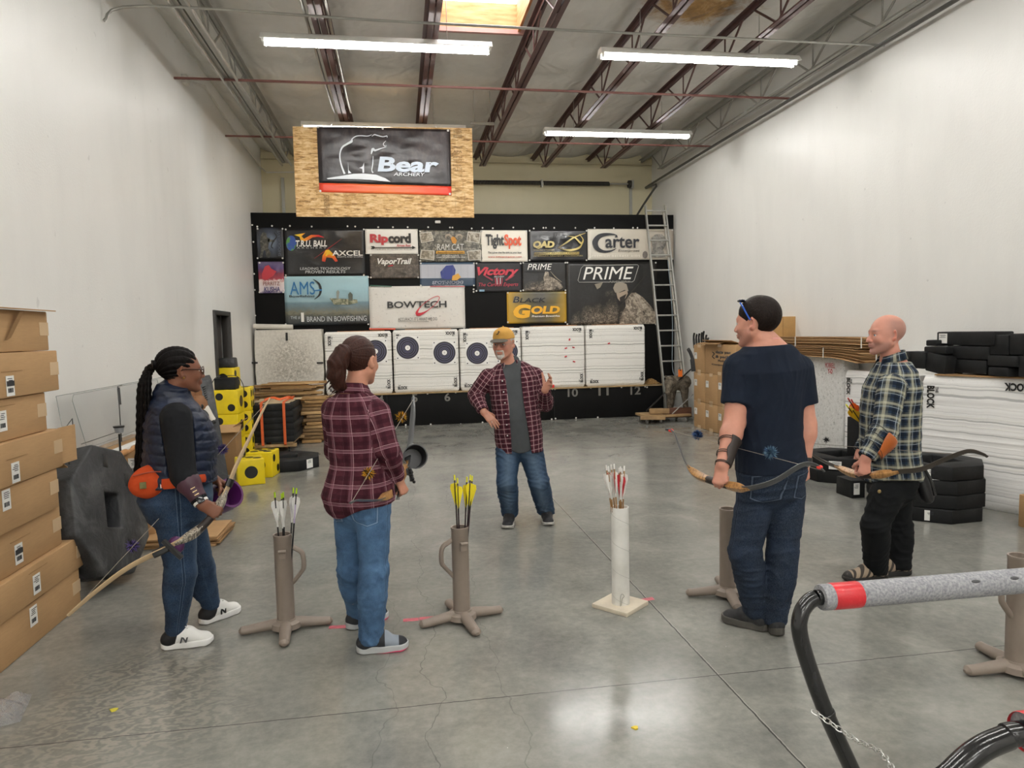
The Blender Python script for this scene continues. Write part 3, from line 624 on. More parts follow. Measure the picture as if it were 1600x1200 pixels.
# 12 Victory
r = (743, 410, 815, 456); o = cloth('banner', r, printed('black cloth print', '1B1A20', .5), 'black banner reading Victory in red script over a striped shield', seed=12, wr=.012); corner(o, r)
words('Victory', 746, 417, 811, 434, YT - .004, ink('C73245'), o, .04, .35); words('ARCHERY', 772, 431, 788, 433.5, YT - .008, ink('CFCFCF'), o)
for k in range(5): stroke('shield_stripe', [(773.5 + k * 2.8, 434), (774.6 + k * 2.4, 443 + (1.2 if k in (1, 2, 3) else 0))], 1.3, YT - .004, ink('D8C8C8' if k % 2 else 'B5364A'), o)
for s_ in (-1, 1): stroke('wing', [(780 + s_ * 10, 438), (780 + s_ * 20, 432), (780 + s_ * 24, 430)], [2.5, 3, .5], YT - .003, ink('8E2A3A'), o)
words('The Carbon Experts', 748, 441.5, 810, 449, YT - .004, ink('B03045'), o, .01, .3); poly('tag_print', [(749, 452.5), (757, 452.5), (757, 455.5), (749, 455.5)], YT, ink('7FA3BE'), o)
# 13 and 16 Prime
def prime(r, sm):
    d = printed('sepia brush print ' + str(sm), lambda t: t.mix(t.ramp(t.math('ADD', t.math('ADD', t.xyz(t.co('Generated'))[2], t.math('MULTIPLY', t.noise(t.co(), 2.2, 4), 1.1)), t.math('MULTIPLY', t.math('ABSOLUTE', t.math('SUBTRACT', t.xyz(t.co('Generated'))[0], .5)), .7)), [(.72, 1), (1.25, 0)]), t.ramp(t.noise(t.co(), 18, 6, .7), [(.3, '0B0B0B'), (.7, '1E1C1A')]), t.ramp(t.noise(t.co(), 24, 9, .8, 1.2), [(.36, '100E0C'), (.5, '51483D'), (.64, 'B8AB98')])))
    return d
SKN, SLV = ink('A89684'), printed('sepia cloth print', camo('241F1A', '7A6F62', 'B8AC9A'))
r = (816, 409, 885, 455); o = cloth('banner', r, prime(r, 1), 'small sepia photo banner reading PRIME, above the Black Gold banner', seed=13, wr=.006); corner(o, r)
poly('logo_plate', [(822, 411), (866, 411), (863, 424), (818, 424)], YT, BK, o); words('PRIME', 824, 412.2, 862.5, 421.5, YT - .003, WH, o, .03, .25)
poly('figure', [(849, 434), (852, 424), (857, 425), (858, 431), (866, 435), (875, 441), (880, 449), (876, 452), (866, 446), (862, 453), (848, 453), (851, 443)], YT, SLV, o); stroke('bow_print', [(860, 424), (868, 433), (878, 441)], [.6, 1.6, .6], YT - .002, ink('8D8272'), o)
r = (885, 409, 1026, 508); o = cloth('banner', r, prime(r, 2), 'large sepia photo banner reading PRIME, under the Carter banner, by the ladder', seed=14, wr=.01); corner(o, r)
poly('figure', [(976, 466), (985, 458), (993, 457), (1004, 464), (1016, 477), (1024, 489), (1024, 506), (968, 506), (972, 490), (978, 478)], YT, SLV, o)
poly('face', [(963, 458), (969, 457), (980, 453), (981, 459), (976, 468), (969, 471), (965, 466)], YT - .002, SKN, o); poly('beard', [(968, 465), (979, 459), (975, 470), (969, 472)], YT - .003, ink('2A241F'), o)
poly('cap_print', [(958, 450), (961, 443), (970, 440), (979, 444), (982, 455), (976, 453), (965, 458), (961, 457)], YT - .004, ink('9C9284'), o)
poly('sleeve', [(989, 459), (996, 461), (1012, 478), (1020, 488), (1010, 486), (999, 478)], YT - .003, printed('pale sleeve print', camo('6E655A', '9A8F80', 'C0B6A6')), o)
stroke('bow_print', [(1007, 432), (994, 448), (984, 459), (973, 474), (968, 488), (966, 506)], [1, 2, 2.4, 2, 2.2, 1.6], YT - .005, ink('2B2722'), o); poly('broadhead', [(929, 444), (942, 441), (938, 449), (933, 452)], YT - .002, ink('8D8474'), o)
pl = [(908, 419), (912, 415), (996, 413.5), (998, 415.5), (991, 438), (988, 440.5), (905, 441), (903, 438)]
poly('logo_plate', pl, YT - .004, BK, o); ribbon(pl + [pl[0]], [.7, .7], YT - .007, 1).build('plate_outline', ink('B9B7B0'), o, smooth=0)
words('PRIME', 911, 417, 990, 436.5, YT - .008, WH, o, .03, .25); words('ARCHERY', 951, 438.5, 985, 442, YT - .008, ink('8A867C'), o)
# 14 Black Gold
def bg(t):
    x, y, z = t.xyz(t.co('Generated')); return t.ramp(t.math('ADD', t.math('MULTIPLY', t.math('ABSOLUTE', t.math('SUBTRACT', x, .55)), 1.3), t.math('MULTIPLY', t.math('SUBTRACT', .5, z), .15)), [(.0, '55524A'), (.3, '6E6440'), (.6, 'B8932E'), (.8, 'C79A28')])
r = (792, 456, 885, 505); o = cloth('banner', r, printed('black gold print', bg, .3), 'gold banner reading BLACK GOLD Premium Bowsights', seed=15, wr=.012); corner(o, r)
words('B', 801, 463, 812, 473, YT - .001, ink('9A978C'), o, .05, .2); words('B', 801.6, 463.3, 811.6, 472.7, YT - .004, BK, o, .01, .2); words('LACK', 812, 465.5, 853, 472.5, YT - .003, BK, o, .02, .2)
words('G', 802, 475.5, 830, 497.5, YT - .003, ink('F0B428'), o, .06, .15); words('OLD', 830, 478, 875, 490.5, YT - .003, ink('F0B428'), o, .05, .15); words('Premium Bowsights', 831, 492.3, 875, 496.2, YT - .003, WH, o, .02, .2)
# 15 Carter
def ct(t): return t.ramp(t.xyz(t.co('Generated'))[0], [(0, 'D8D2C6'), (.6, 'C9C1B2'), (1, 'B9B0A2')])
r = (918, 358, 1052, 406); o = cloth('banner', r, printed('warm grey print', ct, .4), 'warm grey banner reading Carter Enterprises, partly behind the ladder', seed=16, wr=.006); corner(o, r)
stroke('letter_C', [(963, 371), (962, 367), (950, 366), (937, 369), (930, 378), (933, 388), (943, 393), (955, 392), (963, 388)], [5, 1.2, 4, 7, 9, 7, 4, 2.5, .6], YT, ink('20222A'), o)
words('arter', 946, 370, 999.5, 387.5, YT - .003, ink('20222A'), o, .02); words('Enterprises', 966, 389.5, 999.5, 394.5, YT, ink('4E463C'), o, 0, .25); words('PREMIUM RELEASE AIDS', 925, 398.5, 1000, 401.6, YT, ink('F0EBE0'), o, space=1.4)
poly('figure', [(1018, 372), (1024, 366), (1034, 366), (1040, 371), (1040, 384), (1036, 390), (1040, 402), (1016, 402), (1020, 388)], YT, printed('grey portrait print', camo('4A4A48', '83807A', 'A9A59C')), o); poly('ring_print', [(1008 + 4 * math.cos(a * .63), 398 + 6 * math.sin(a * .63)) for a in range(10)], YT, ink('6E6862'), o)

# ---- white layered foam blocks on the shelf
def mat_layers(name, base='DEDCD6', line='8C8A84', scale=1.0, pits=.5):
    t = NT(name); v = t.co(); x, y, z = t.xyz(v)
    wv = t.math('ADD', z, t.math('MULTIPLY', t.noise(t.mapv(v, (1.5, 1.5, .4)), 2.0, 3), .05))
    n_ = t.n('ShaderNodeTexNoise', noise_dimensions='1D'); n_.inputs['Scale'].default_value = 42 * scale; n_.inputs['Detail'].default_value = 2; t.l(wv, n_.inputs['W'])
    c = t.ramp(n_.outputs['Fac'], [(.27, line), (.40, base), (.62, base), (.75, 'F2F1EC')])
    pt = t.ramp(t.noise(v, 70, 3), [(.60, 1.0), (.70, 1 - pits)]); pm = t.noise(v, 3, 3)
    c = t.mix(t.ramp(pm, [(.42, 0), (.6, 1)]), c, t.mix(1, c, pt, 'MULTIPLY'))
    t.col(c); t.set(.75, 0, .2); t.bump(n_.outputs['Fac'], .5, .008); return t.m
LAY = mat_layers('white layered foam', 'EDEBE5', 'A5A39C')
LAYB = mat_layers('bright white layered foam', 'F0EFED', 'B5B5B4', .8, .12)
def block_mesh(x0, y0, z0, x1, y1, z1, R=.035, n=34, jit=.004, seed=0, RZ=None):
    rr = random.Random(seed); rings = []; c = Vector(((x0 + x1) / 2, (y0 + y1) / 2, 0)); hx, hy = (x1 - x0) / 2, (y1 - y0) / 2
    for k in range(n * 2 + 1):
        z = z0 + (z1 - z0) * k / (n * 2); e = (.0 if k % 2 else -.0035) + rr.uniform(-jit, jit) * .5
        if k in (0, n * 2): e -= R * .8
        elif k in (1, n * 2 - 1): e -= R * .45
        elif k in (2, n * 2 - 2): e -= R * .15
        ring = []
        for q, (sx, sy) in enumerate(((1, 1), (-1, 1), (-1, -1), (1, -1))):
            for m in range(5):
                a = math.pi / 2 * (q + m / 4); ring.append(Vector((sx * (hx - R) + (R + e) * math.cos(a), sy * (hy - R) + (R + e) * math.sin(a), z)))
        rings.append([(RZ @ p if RZ else p) + c for p in ring])
    L = 20; vs = [p for r_ in rings for p in r_]; fs = []
    for k in range(n * 2): fs += [(k * L + j, k * L + (j + 1) % L, (k + 1) * L + (j + 1) % L, (k + 1) * L + j) for j in range(L)]
    fs += [tuple(range(L - 1, -1, -1)), tuple(range(n * 2 * L, n * 2 * L + L))]
    return MB().add(vs, fs)
def block_words(o, P, ux, uz, w, h, mat=None, s=1.0, which='abcd'):
    """BLOCK stencilled in the four corners; P = front-face corner (lower left), ux right, uz up"""
    mat = mat or ink('1E1E1E'); L, H_ = .17 * s, .055 * s; n_ = ux.cross(uz)
    spots = {'a': (P + ux * .09 + uz * (h - .16 * s), -uz, ux), 'b': (P + ux * (w - .15 * s) + uz * (h - .07), -ux, -uz), 'c': (P + ux * .15 * s + uz * .09, ux, uz), 'd': (P + ux * (w - .07) + uz * .17 * s, uz, -ux)}
    for k in which:
        p, a, u = spots[k]; lettering('lettering', 'BLOCK', p + n_ * .006, a, u, L, H_, mat, o, .04); lettering('lettering', 'THE', p + n_ * .006 - a * L * .33 + u * H_ * .8, a, u, L * .25, H_ * .35, mat, o, .02)
zs_ = zlow + .024
BX = [(507, 613, 518, 'white foam target block on the shelf, behind the ponytailed woman'), (614, 717.5, 515, 'white foam target block with two round paper targets on it'), (718.5, 815, 513, 'white foam target block behind the man in the cap'), (816, 914.5, 509.5, 'white foam target block pinned with small red markers, right of the man in the cap'), (915.5, 1009, 507.5, 'rightmost white foam target block on the shelf, with one red marker')]
YBf = YL + .015
for k, (a, c_, tp, l_) in enumerate(BX):
    xa, xb = at(a + .5, 560, YBf).x, at(c_ - .5, 560, YBf).x; zt2 = at((a + c_) / 2, tp, YBf).z
    o = block_mesh(xa, YBf, zs_, xb, YU - .03, zt2, seed=k).build('foam_target_block', LAY, origin=((xa + xb) / 2, YBf + .2, zs_)); tag(o, l_, 'target block', 'white target blocks on the shelf')
    block_words(o, Vector((xa, YBf, zs_)), Vector((1, 0, 0)), Vector((0, 0, 1)), xb - xa, zt2 - zs_)
    MB().box(((xa + xb) / 2 + .05, (YBf + YU) / 2, zt2 + .006), ((xb - xa) * .7, .35, .012)).build('top_sheet', M('brown cardboard sheet', 'A9784C', .8, var=.2), o)
def spl(t):
    v = t.co(); g = t.noise(v, 26, 6, .8, .5); x, y, z = t.xyz(t.co('Generated'))
    d = t.math('SQRT', t.math('ADD', t.math('POWER', t.math('SUBTRACT', x, .52), 2), t.math('POWER', t.math('SUBTRACT', z, .5), 2)))
    k_ = t.math('ADD', d, t.math('MULTIPLY', t.noise(v, 3, 4), .25))
    return t.mix(t.ramp(k_, [(.3, .75), (.62, .22)]), 'DAD6CC', t.ramp(g, [(.40, 'DAD6CC'), (.52, 'A19B8E'), (.66, '5E594F')]))
xa, xb = at(393, 560, YBf).x, at(505, 560, YBf).x; xa = max(xa, XL + .05); zt2 = at(450, 515, YBf).z
o = block_mesh(xa, YBf, zs_, xb, YU - .03, zt2, R=.02, n=4, jit=.006, seed=9).build('foam_target_block', printed('speckled burlap', spl, .8), origin=((xa + xb) / 2, YBf + .2, zs_)); tag(o, 'speckled off-white target block with black tape tabs, left end of the shelf', 'target block', 'white target blocks on the shelf')
b = MB()
for px, py, w_, h_ in ((448, 526, .035, .14), (397.5, 567, .11, .03), (500, 567, .11, .03)):
    p = at(px, py, YBf - .004); MB().box(p, (w_, .004, h_)).build('tape_tab', BK, o, smooth=0)
pa = [at(396, 510, YBf + .1), at(430, 512, YBf + .12), at(458, 516, YBf + .12)]
zz = zt2 + .045
pa = [Vector((p.x, p.y, max(p.z, zz))) for p in pa]
tag(MB().lathe([(.0, 0), (.04, 0), (.045, .02), (.043, (pa[2] - pa[0]).length), (.03, (pa[2] - pa[0]).length)], pa[0], 14, axis=pa[2] - pa[0]).build('paper_roll', M('off white paper', 'DEDAD0', .7), origin=pa[1]), 'roll of off-white paper lying on the speckled target block', 'paper roll')
# paper targets
NV, NV2 = ink('23222E'), ink('77749C')
def ptarget(cx, cy, sz, label):
    p = at(cx, cy, YBf - .006); s_ = sz / FPX * YBf * .5; o = thing('paper_target', label, 'paper target', p, 0, 'round paper targets')
    MB().box(p, (2 * s_, .004, 2 * s_)).build('sheet', M('white card', 'F2F1ED', .6, var=.02), o, smooth=0)
    def disc(r0, r1, y, m, n_):
        MB().lathe([(r0, 0), (r1, 0), (r1, .001), (r0, .001)], p + Vector((0, -y, 0)), 40, axis=(0, -1, 0), closed=r0 > 0).build(n_, m, o, smooth=0)
    R = s_ * .94
    disc(.0, R, .003, NV, 'black_disc')
    for q in (.84, .66, .48, .36): disc(R * (q - .026), R * q, .005, NV2, 'ring_line')
    disc(0, R * .23, .006, ink('F5F4F0'), 'centre_spot'); lettering('lettering', 'X', p + Vector((0, -.008, 0)), Vector((1, 0, 0)), Vector((0, 0, 1)), R * .1, R * .12, NV, o)
    for sx, sz_ in ((-1, 1), (1, 1), (-1, -1), (1, -1)): MB().box(p + Vector((sx * s_ * .86, -.003, sz_ * s_ * .86)), (.02, .002, .02)).build('corner_mark', NV, o, smooth=0)
    return o
ptarget(586.5, 549, 37, 'round navy paper target half hidden by the ponytailed woman'); ptarget(637, 543.5, 36.5, 'upper of the two navy paper targets left of the man in the cap')
ptarget(694.5, 551, 36.5, 'lower of two navy paper targets on one block, nearer the man in the cap'); ptarget(745.5, 552, 36, 'navy paper target just left of the man in the cap'); ptarget(793, 549, 35, 'paper target hidden behind the head of the man in the cap')
for k, (x, y) in enumerate(((890, 530.5), (884.3, 544), (896, 542.8), (884, 557), (897, 565), (951.5, 536.4))):
    p = at(x, y, YBf - .012); tag(MB().box(p, (.045 if k else .025, .02, .022 if k else .04), Matrix.Rotation(.3 * (-1) ** k, 3, 'Y')).build('red_marker', RED, origin=p, bevel=.004), ('small red marker pinned to the rightmost foam block' if k == 5 else ['topmost red marker on the block right of the capped man', 'upper left red marker on the block right of the capped man', 'upper right red marker on the block right of the capped man', 'lower left red marker on the block right of the capped man', 'lowest red marker on the block right of the capped man'][k]), 'marker', 'red markers on the blocks')
p = at(863, 603.5, YL - .03); p.z = zs_ + .03; tag(MB().box((p.x, YL - .0, p.z), (.085, .03, .055)).build('red_tag', ink('E02A22'), origin=p, bevel=.004), 'bright red tag on the shelf edge, beside the raised hand', 'tag')

# ---- chipboard sheet with the bear banner, hanging from the far left light
def osb(t):
    v = t.co(); cs = []
    for rot, sc in ((.5, 24), (-.75, 30), (1.4, 27)):
        vo = t.n('ShaderNodeTexVoronoi'); vo.inputs['Scale'].default_value = sc; t.l(t.mapv(v, (.42, 1, 1.9), (rot, 0, rot * 3), (0, rot, 0)), vo.inputs[0]); cs.append(t.xyz(vo.outputs['Color'])[0])
    f = t.math('MULTIPLY', t.math('ADD', t.math('ADD', cs[0], cs[1]), cs[2]), .3333)
    return t.mix(.2, t.ramp(f, [(.18, '7E5728'), (.36, 'BE9154'), (.55, 'D9B27A'), (.8, 'EBCF9E')]), t.ramp(t.noise(v, 40, 4), [(.35, 'A87A42'), (.65, 'F0D4A0')]))
YO = 10.0; P4 = [at(463, 338.5, YO), at(741, 340, YO), at(737.5, 200, YO), at(457, 197.5, YO)]
c0 = (P4[2] + P4[3]) / 2
ob = thing('chipboard_sheet', 'sheet of chipboard hanging below the far left light, carrying the bear banner', 'board', c0)
MB().prism(P4, (0, .014, 0)).build('sheet', printed('oriented strand board', osb, .7), ob, smooth=0)
for q in (.2, .8): MB().cyl(P4[3].lerp(P4[2], q) + Vector((0, .007, 0)), (P4[3].lerp(P4[2], q).x, 10.55, 4.66), .004, n=6).build('hanging_wire', CON, ob)
YS = YO - .004; IN = ink('8A6A3A')
for k, (y0_, y1_) in enumerate(((203, 208), (210, 216), (229, 231), (235, 239), (244, 247), (249, 251), (257, 260), (262, 266), (272, 274))): words(['THE ENGINEERED', 'WOOD PANEL', 'RATED SHEATHING', 'APA', '32/16', 'SIZED FOR', 'EXPOSURE 1', 'PS 2-10', 'HUD-UM-40'][k], 708, y0_, 722, y1_, YS, IN, ob, .01)
for r_ in ((711, 283, 723.5, 294), (711, 300, 726, 315), (712, 315, 726, 332)):
    q = [(r_[0], r_[1]), (r_[2], r_[1]), (r_[2], r_[3]), (r_[0], r_[3])]; ribbon(q + [q[0]], [.4, .4], YS, 1).build('stamp_box', IN, ob, smooth=0)
words('STRENGTH AXIS', 506, 305, 515, 335, YS, IN, ob, rot=math.pi / 2)
bx = [(495, 197.5), (703.5, 202.5), (705.5, 305.5), (499, 300)]; Yb = YO - .006
q = [at(x, y, Yb) for x, y in bx]
bn = thing('banner', 'glossy dark banner with white bear outline and orange stripe reading Bear Archery', 'banner', (q[0] + q[1]) / 2, 0)
def bil(u, v): return q[0].lerp(q[1], u).lerp(q[3].lerp(q[2], u), v)
def bfn(v0, v1):
    def fn(u, w_):
        v = v0 + (v1 - v0) * w_; e = min(1, 5 * min(u, 1 - u, v, 1 - v)); d = .022 * e * abs(math.sin(9 * u + 14 * v) * .5 + math.sin(21 * u - 12 * v) * .3 + math.sin(31 * (u + v)) * .25); return bil(u, v) - Vector((0, .004 + d, 0))
    return fn
def bearbg(t):
    x, y, z = t.xyz(t.co('Generated')); c = t.ramp(t.noise(t.mapv(t.co(), (1, 1, .5)), 9, 7, .7, .4), [(.3, '171415'), (.5, '352C2C'), (.7, '544846')]); return t.mix(t.ramp(z, [(.05, .1), (.5, .8)]), '1D1C1E', c)
MB().grid(bfn(0, .86), 30, 20).build('dark_print', printed('forest print', bearbg, .32), bn, fix=False, solid=.001)
MB().grid(bfn(.862, 1), 30, 4).build('orange_stripe', printed('orange print', lambda t: t.ramp(t.xyz(t.co('Generated'))[0], [(0, 'E2452E'), (.5, 'F0783C'), (1, 'DE3A2C')]), .35), bn, fix=False, solid=.001)
Z5 = lambda pts: [(440 + x / 5, 180 + y / 5) for x, y in pts]; YW = Yb - .034; SL = ink('E6EAEE')
stroke('bear_outline', Z5([(492, 458), (470, 400), (456, 340), (458, 290), (475, 250), (510, 225), (545, 205), (552, 185), (580, 165), (620, 160), (670, 163), (705, 152)]), [3, 2.4, 2, 2, 2.6, 3, 4, 1.5, 1.5, 1.4, 1.2, .6], YW, SL, bn)
stroke('bear_outline', Z5([(705, 165), (725, 152), (750, 158), (790, 168), (822, 162), (824, 176)]), [.6, 1.5, 1.6, 1.4, 1.4, .5], YW, SL, bn)
stroke('bear_outline', Z5([(815, 200), (795, 222), (803, 240), (822, 236)]), [.6, 1.2, 1.2, .6], YW, SL, bn); stroke('bear_outline', Z5([(820, 247), (770, 262), (730, 275), (712, 265), (700, 305)]), [.6, 1.6, 3, 4, .8], YW, SL, bn); stroke('bear_outline', Z5([(715, 318), (712, 380), (705, 430), (715, 450)]), [.6, 1.6, 1.4, 2.4], YW, SL, bn)
for pts in ([(519, 365), (524, 430), (546, 452), (520, 455)], [(644, 370), (645, 450), (632, 450), (630, 420), (605, 412), (632, 400)]): poly('bear_mark', Z5(pts), YW, SL, bn)
poly('ground_swash', Z5([(352, 492), (440, 478), (560, 458), (640, 455), (740, 465), (810, 492), (852, 520), (760, 512), (690, 505), (600, 500), (480, 498), (360, 500)]), YW, SL, bn)
words('Bear', 590, 245.5, 686, 269, YW, ink('D6E2F0'), bn, .035, .12); words('ARCHERY', 615, 269.5, 664, 275, YW - .001, SL, bn, .01, .15)
for x, y in ((497, 198.5), (598, 201), (700, 204), (500.5, 298.5), (703, 303)): washer(x, y, Yb - .005, bn)
# things seen above the board: a slatted tray and a white camera
x0, z0, x1, z1 = rectY(578, 341, 631, 350, 13.6)
b = MB(); xs = [x0 + (x1 - x0) * k / 7 for k in range(8)]
rk = thing('wall_rack', 'dark slatted rack behind the top edge of the banner board', 'rack', ((x0 + x1) / 2, 13.6, z0))
for k in range(7): MB().box((xs[k] + (x1 - x0) / 14, 13.6, z0 + .1), ((x1 - x0) / 9, .5, .02), Matrix.Rotation(.45, 3, 'X')).build('slat', M('grey plastic slat', '8A8C8E', .4), rk)
MB().box((at(545, 345, 13.6).x, 13.6, z0 - .05), (.05, .05, .4)).build('post', BK, rk); MB().box(((x0 + at(540, 345, 13.6).x) / 2, 13.6, z0 - .08), (x1 - x0 + .5, .05, .05)).build('rail', BK, rk)
p = at(684, 349, YU + .03); cm = thing('security_camera', 'small white camera on top of the banner board', 'camera', p)
MB().box(p + Vector((0, 0, -.03)), (.03, .03, .04)).build('foot', WASH, cm); MB().box(p + Vector((0, -.01, .02)), (.1, .08, .05)).build('body', WASH, cm, bevel=.01)
# ------------------------------------------------------------------ shared makers
def mat_card(name, c):
    t = NT(name); v = t.co(); b_ = t.ramp(t.noise(v, 3, 4), [(.3, .9), (.7, 1.04)]); g = t.ramp(t.noise(t.mapv(v, (1, 1, 12)), 14, 3), [(.3, .94), (.7, 1.03)])
    t.col(t.mix(1, t.mix(1, c, b_, 'MULTIPLY'), g, 'MULTIPLY')); t.set(.75, 0, .25); t.bump(t.noise(v, 12, 3), .12, .006); return t.m
CARD, CARD2 = mat_card('brown cardboard', 'B8946A'), mat_card('darker brown cardboard', '9C7A54')
TAPE = M('tan packing tape', 'CDB08A', .3, var=.05); LBL = M('white paper label', 'ECEBE6', .5, var=.02); INK = ink('22252C')
FOAM = NT('black foam'); FOAM.col(FOAM.ramp(FOAM.noise(FOAM.co(), 4, 6, .65), [(.3, '0F0F10'), (.55, '1A1B1C'), (.75, '2A2B2D')])); FOAM.set(.6, 0, .25); FOAM.bump(FOAM.noise(FOAM.co(), 26, 5), .25, .006); FOAM = FOAM.m
FOAMG = NT('scuffed grey foam'); FOAMG.col(FOAMG.ramp(FOAMG.noise(FOAMG.co(), 3, 7, .65, .8), [(.3, '1E1E20'), (.5, '333436'), (.62, '515253'), (.75, '3A3B3C')])); FOAMG.set(.5, 0, .4); FOAMG.bump(FOAMG.noise(FOAMG.co(), 9, 6, .6, 2), .4, .02); FOAMG = FOAMG.m
def label_on(parent, c, ux, uz, w, h, bars=True, redact=False):
    n = ux.cross(uz); R = frame(ux, uz); o = MB().box(c + n * .002, (w, h, .002), R).build('shipping_label', LBL, parent, smooth=0)
    b = MB()
    for k in range(4): b.box(c + n * .0035 + uz * h * (.36 - .09 * k) + ux * w * rnd.uniform(-.08, .08), (w * rnd.uniform(.4, .75), h * .035, .001), R)
    b.build('print_lines', INK, o, smooth=0)
    if bars:
        b = MB(); x = -.32
        while x < .32: q = rnd.uniform(.012, .045); b.box(c + n * .0035 + ux * w * x - uz * h * .22, (w * q, h * .22, .001), R); x += q + rnd.uniform(.02, .05)
        b.build('barcode', INK, o, smooth=0)
    if redact: MB().box(c + n * .005 + uz * h * .12, (w * .95, h * .26, .001), R).build('black_bar', INK, o, smooth=0)
    return o
UY, UZ, UX = Vector((0, 1, 0)), Vector((0, 0, 1)), Vector((1, 0, 0))
# ------------------------------------------------------------------ left wall: stack of long cartons
rows_ = [  # far edge px x, top y, bottom y, label px, label px size, redacted, words
    (125, 885, 944, (52, 962), 0, 'lowest long carton of the stack by the left wall, on the floor'),
    (131, 833, 894, (57, 912), 0, 'second carton up in the stack by the left wall, sticking out furthest'),
    (95, 788, 846, (29, 865), 1, 'third carton up in the stack by the left wall, label with a black bar'),
    (91, 730, 789, (9.5, 781), 0, 'fourth carton up in the stack by the left wall, just under the open flap'),
    (97, 668, 727, (24, 738), 0, 'carton with its end flap open, fifth up in the stack by the left wall'),
    (72, 612, 668, (3.5, 658), 0, 'sixth carton up in the stack by the left wall'),
    (91, 547, 611, (15.5, 603), 1, 'second carton from the top by the left wall, black bar on its label'),
    (75, 487, 548, None, 0, 'topmost carton of the stack by the left wall, lid flaps open')]
XB = -2.0; zc = 0
for k, (px, yt, yb, lp, red, l_) in enumerate(rows_):
    X = XB + (.012 if k in (1, 4) else -.01 * (k % 3)); yf = ax(px, (yt + yb) / 2, X).y; zt1 = ax(px, yt, X).z; h = zt1 - zc; L = 1.25
    o = thing('carton', l_, 'box', (X - .25, yf - L / 2, zc), 0, 'long cartons by the left wall')
    MB().box((X - .24, yf - L / 2, zc + h / 2), (.48, L, h - .003)).build('body', CARD if k % 2 else CARD, o, bevel=.006)
    MB().box((X + .001, yf - .05, zc + h * .55), (.003, .1, .075)).build('tape_strip', TAPE, o, smooth=0)
    MB().box((X - .1, yf + .001, zc + h * .5), (.075, .003, h * .6)).build('tape_strip', TAPE, o, smooth=0)
    if lp:
        p = ax(lp[0], lp[1], X + .001); hh = .105; label_on(o, p, UY, UZ, .075, hh, True, bool(red)); 
        MB().box(p + Vector((.0005, .03, .075)), (.002, .2, .002), None).build('hand_slot', CARD2, o, smooth=0)
    if k == 4: # open end flap
        MB().box((X - .006, yf + .085, zc + h / 2 + .005), (.006, .17, h - .01), Matrix.Rotation(-.1, 3, 'Z')).build('open_flap', CARD, o)
        MB().box((X - .14, yf + .06, zc + .005), (.22, .14, .006), Matrix.Rotation(-.5, 3, 'X')).build('open_flap', CARD, o)
    if k == 7:
        MB().box((X - .08, yf - L / 2, zc + h + .012), (.25, L + .02, .006), Matrix.Rotation(.08, 3, 'Y')).build('open_flap', CARD, o)
        MB().box((X - .40, yf - L / 2, zc + h + .02), (.22, L, .006), Matrix.Rotation(-.12, 3, 'Y')).build('open_flap', CARD, o)
        MB().hexa([ax(9, 532, X + .012), ax(15, 528, X + .012), ax(17, 528, X + .008), ax(10, 532, X + .008), ax(30, 488, X + .03), ax(37, 486, X + .03), ax(38, 486, X + .026), ax(31, 488, X + .026)]).build('hanging_flap', CARD2, o)
    zc = zt1
# carton behind, with odds and ends and clear sheets standing on it
cA = az(188, 853); zt3 = at(188, 704, cA.y).z
bc = thing('carton', 'brown carton behind the leaning octagonal target, carrying the clear sheets', 'box', (cA.x - .25, cA.y + .45, 0))
cA = Vector((-1.98, cA.y, 0)); X2 = cA.x
MB().box((X2 - .25, cA.y + .5, zt3 / 2), (.5, 1.0, zt3)).build('body', CARD, bc, bevel=.008)
label_on(bc, Vector((X2 - .12, cA.y - .001, zt3 - .13)), UX, UZ, .1, .13)
MB().box((X2 + .002, cA.y + .62, .3), (.003, .08, .03)).build('hand_slot', INK, bc, smooth=0)
t = NT('clear acrylic'); t.b.inputs['Alpha'].default_value = .16; t.col('C9CCCA'); t.set(.06, 0, .5); ACR = t.m
t2 = NT('acrylic edge'); t2.col('8C938F'); t2.set(.2); ACE = t2.m
for k, (X, pxa, pya, pxb, lean, l_) in enumerate(((-2.44, 94, 619, 300, .05, 'larger clear acrylic sheet leaning on the left wall, behind'), (-2.30, 128, 617, 262, .10, 'smaller clear acrylic sheet in front of the larger one'))):
    a = ax(pxa, pya, X - .02); y0, y1 = a.y, ax(pxb, 600, X).y; o = thing('acrylic_sheet', l_, 'clear sheet', (X, (y0 + y1) / 2, zt3), 0)
    zb_ = zt3 + .03; q = [(X, y0, zb_), (X, y1, zb_), (X - lean, y1, a.z), (X - lean, y0, a.z)] if k == 0 else [(X, y0 - .0, zb_), (X, y1, zb_), (X - lean, y1, a.z), (X - lean, y0 + .05, a.z), (X - lean * .9, y0, a.z - .04)]
    MB().prism(q, (.005, 0, 0)).build('sheet', ACR, o, smooth=0); MB().tube([Vector(p) + Vector((.0025, 0, 0)) for p in q], .0022, 4, closed=True).build('edge', ACE, o)
y0 = ax(125, 700, -2.2).y; y1 = ax(186, 694, -2.2).y
tag(MB().box((-2.16, cA.y + .36, zt3 + .02), (.07, 1.2, .035)).build('white_rail', M('white plastic rail', 'E9E9E4', .4), origin=(-2.16, cA.y + .36, zt3), bevel=.004), 'white plastic rail lying on the carton below the clear sheets', 'rail')
wb = MB(); p0, p1 = ax(186, 696, -2.06), ax(214, 686, -2.06)
WOODT = M('turned wood', 'B98654', .4, var=.25, vs=18)
p0.z = p1.z = zt3 + .025
pb = thing('wooden_bow_riser', 'short wooden bow handle lying on the carton, right of the white rail', 'bow handle', (p0 + p1) / 2)
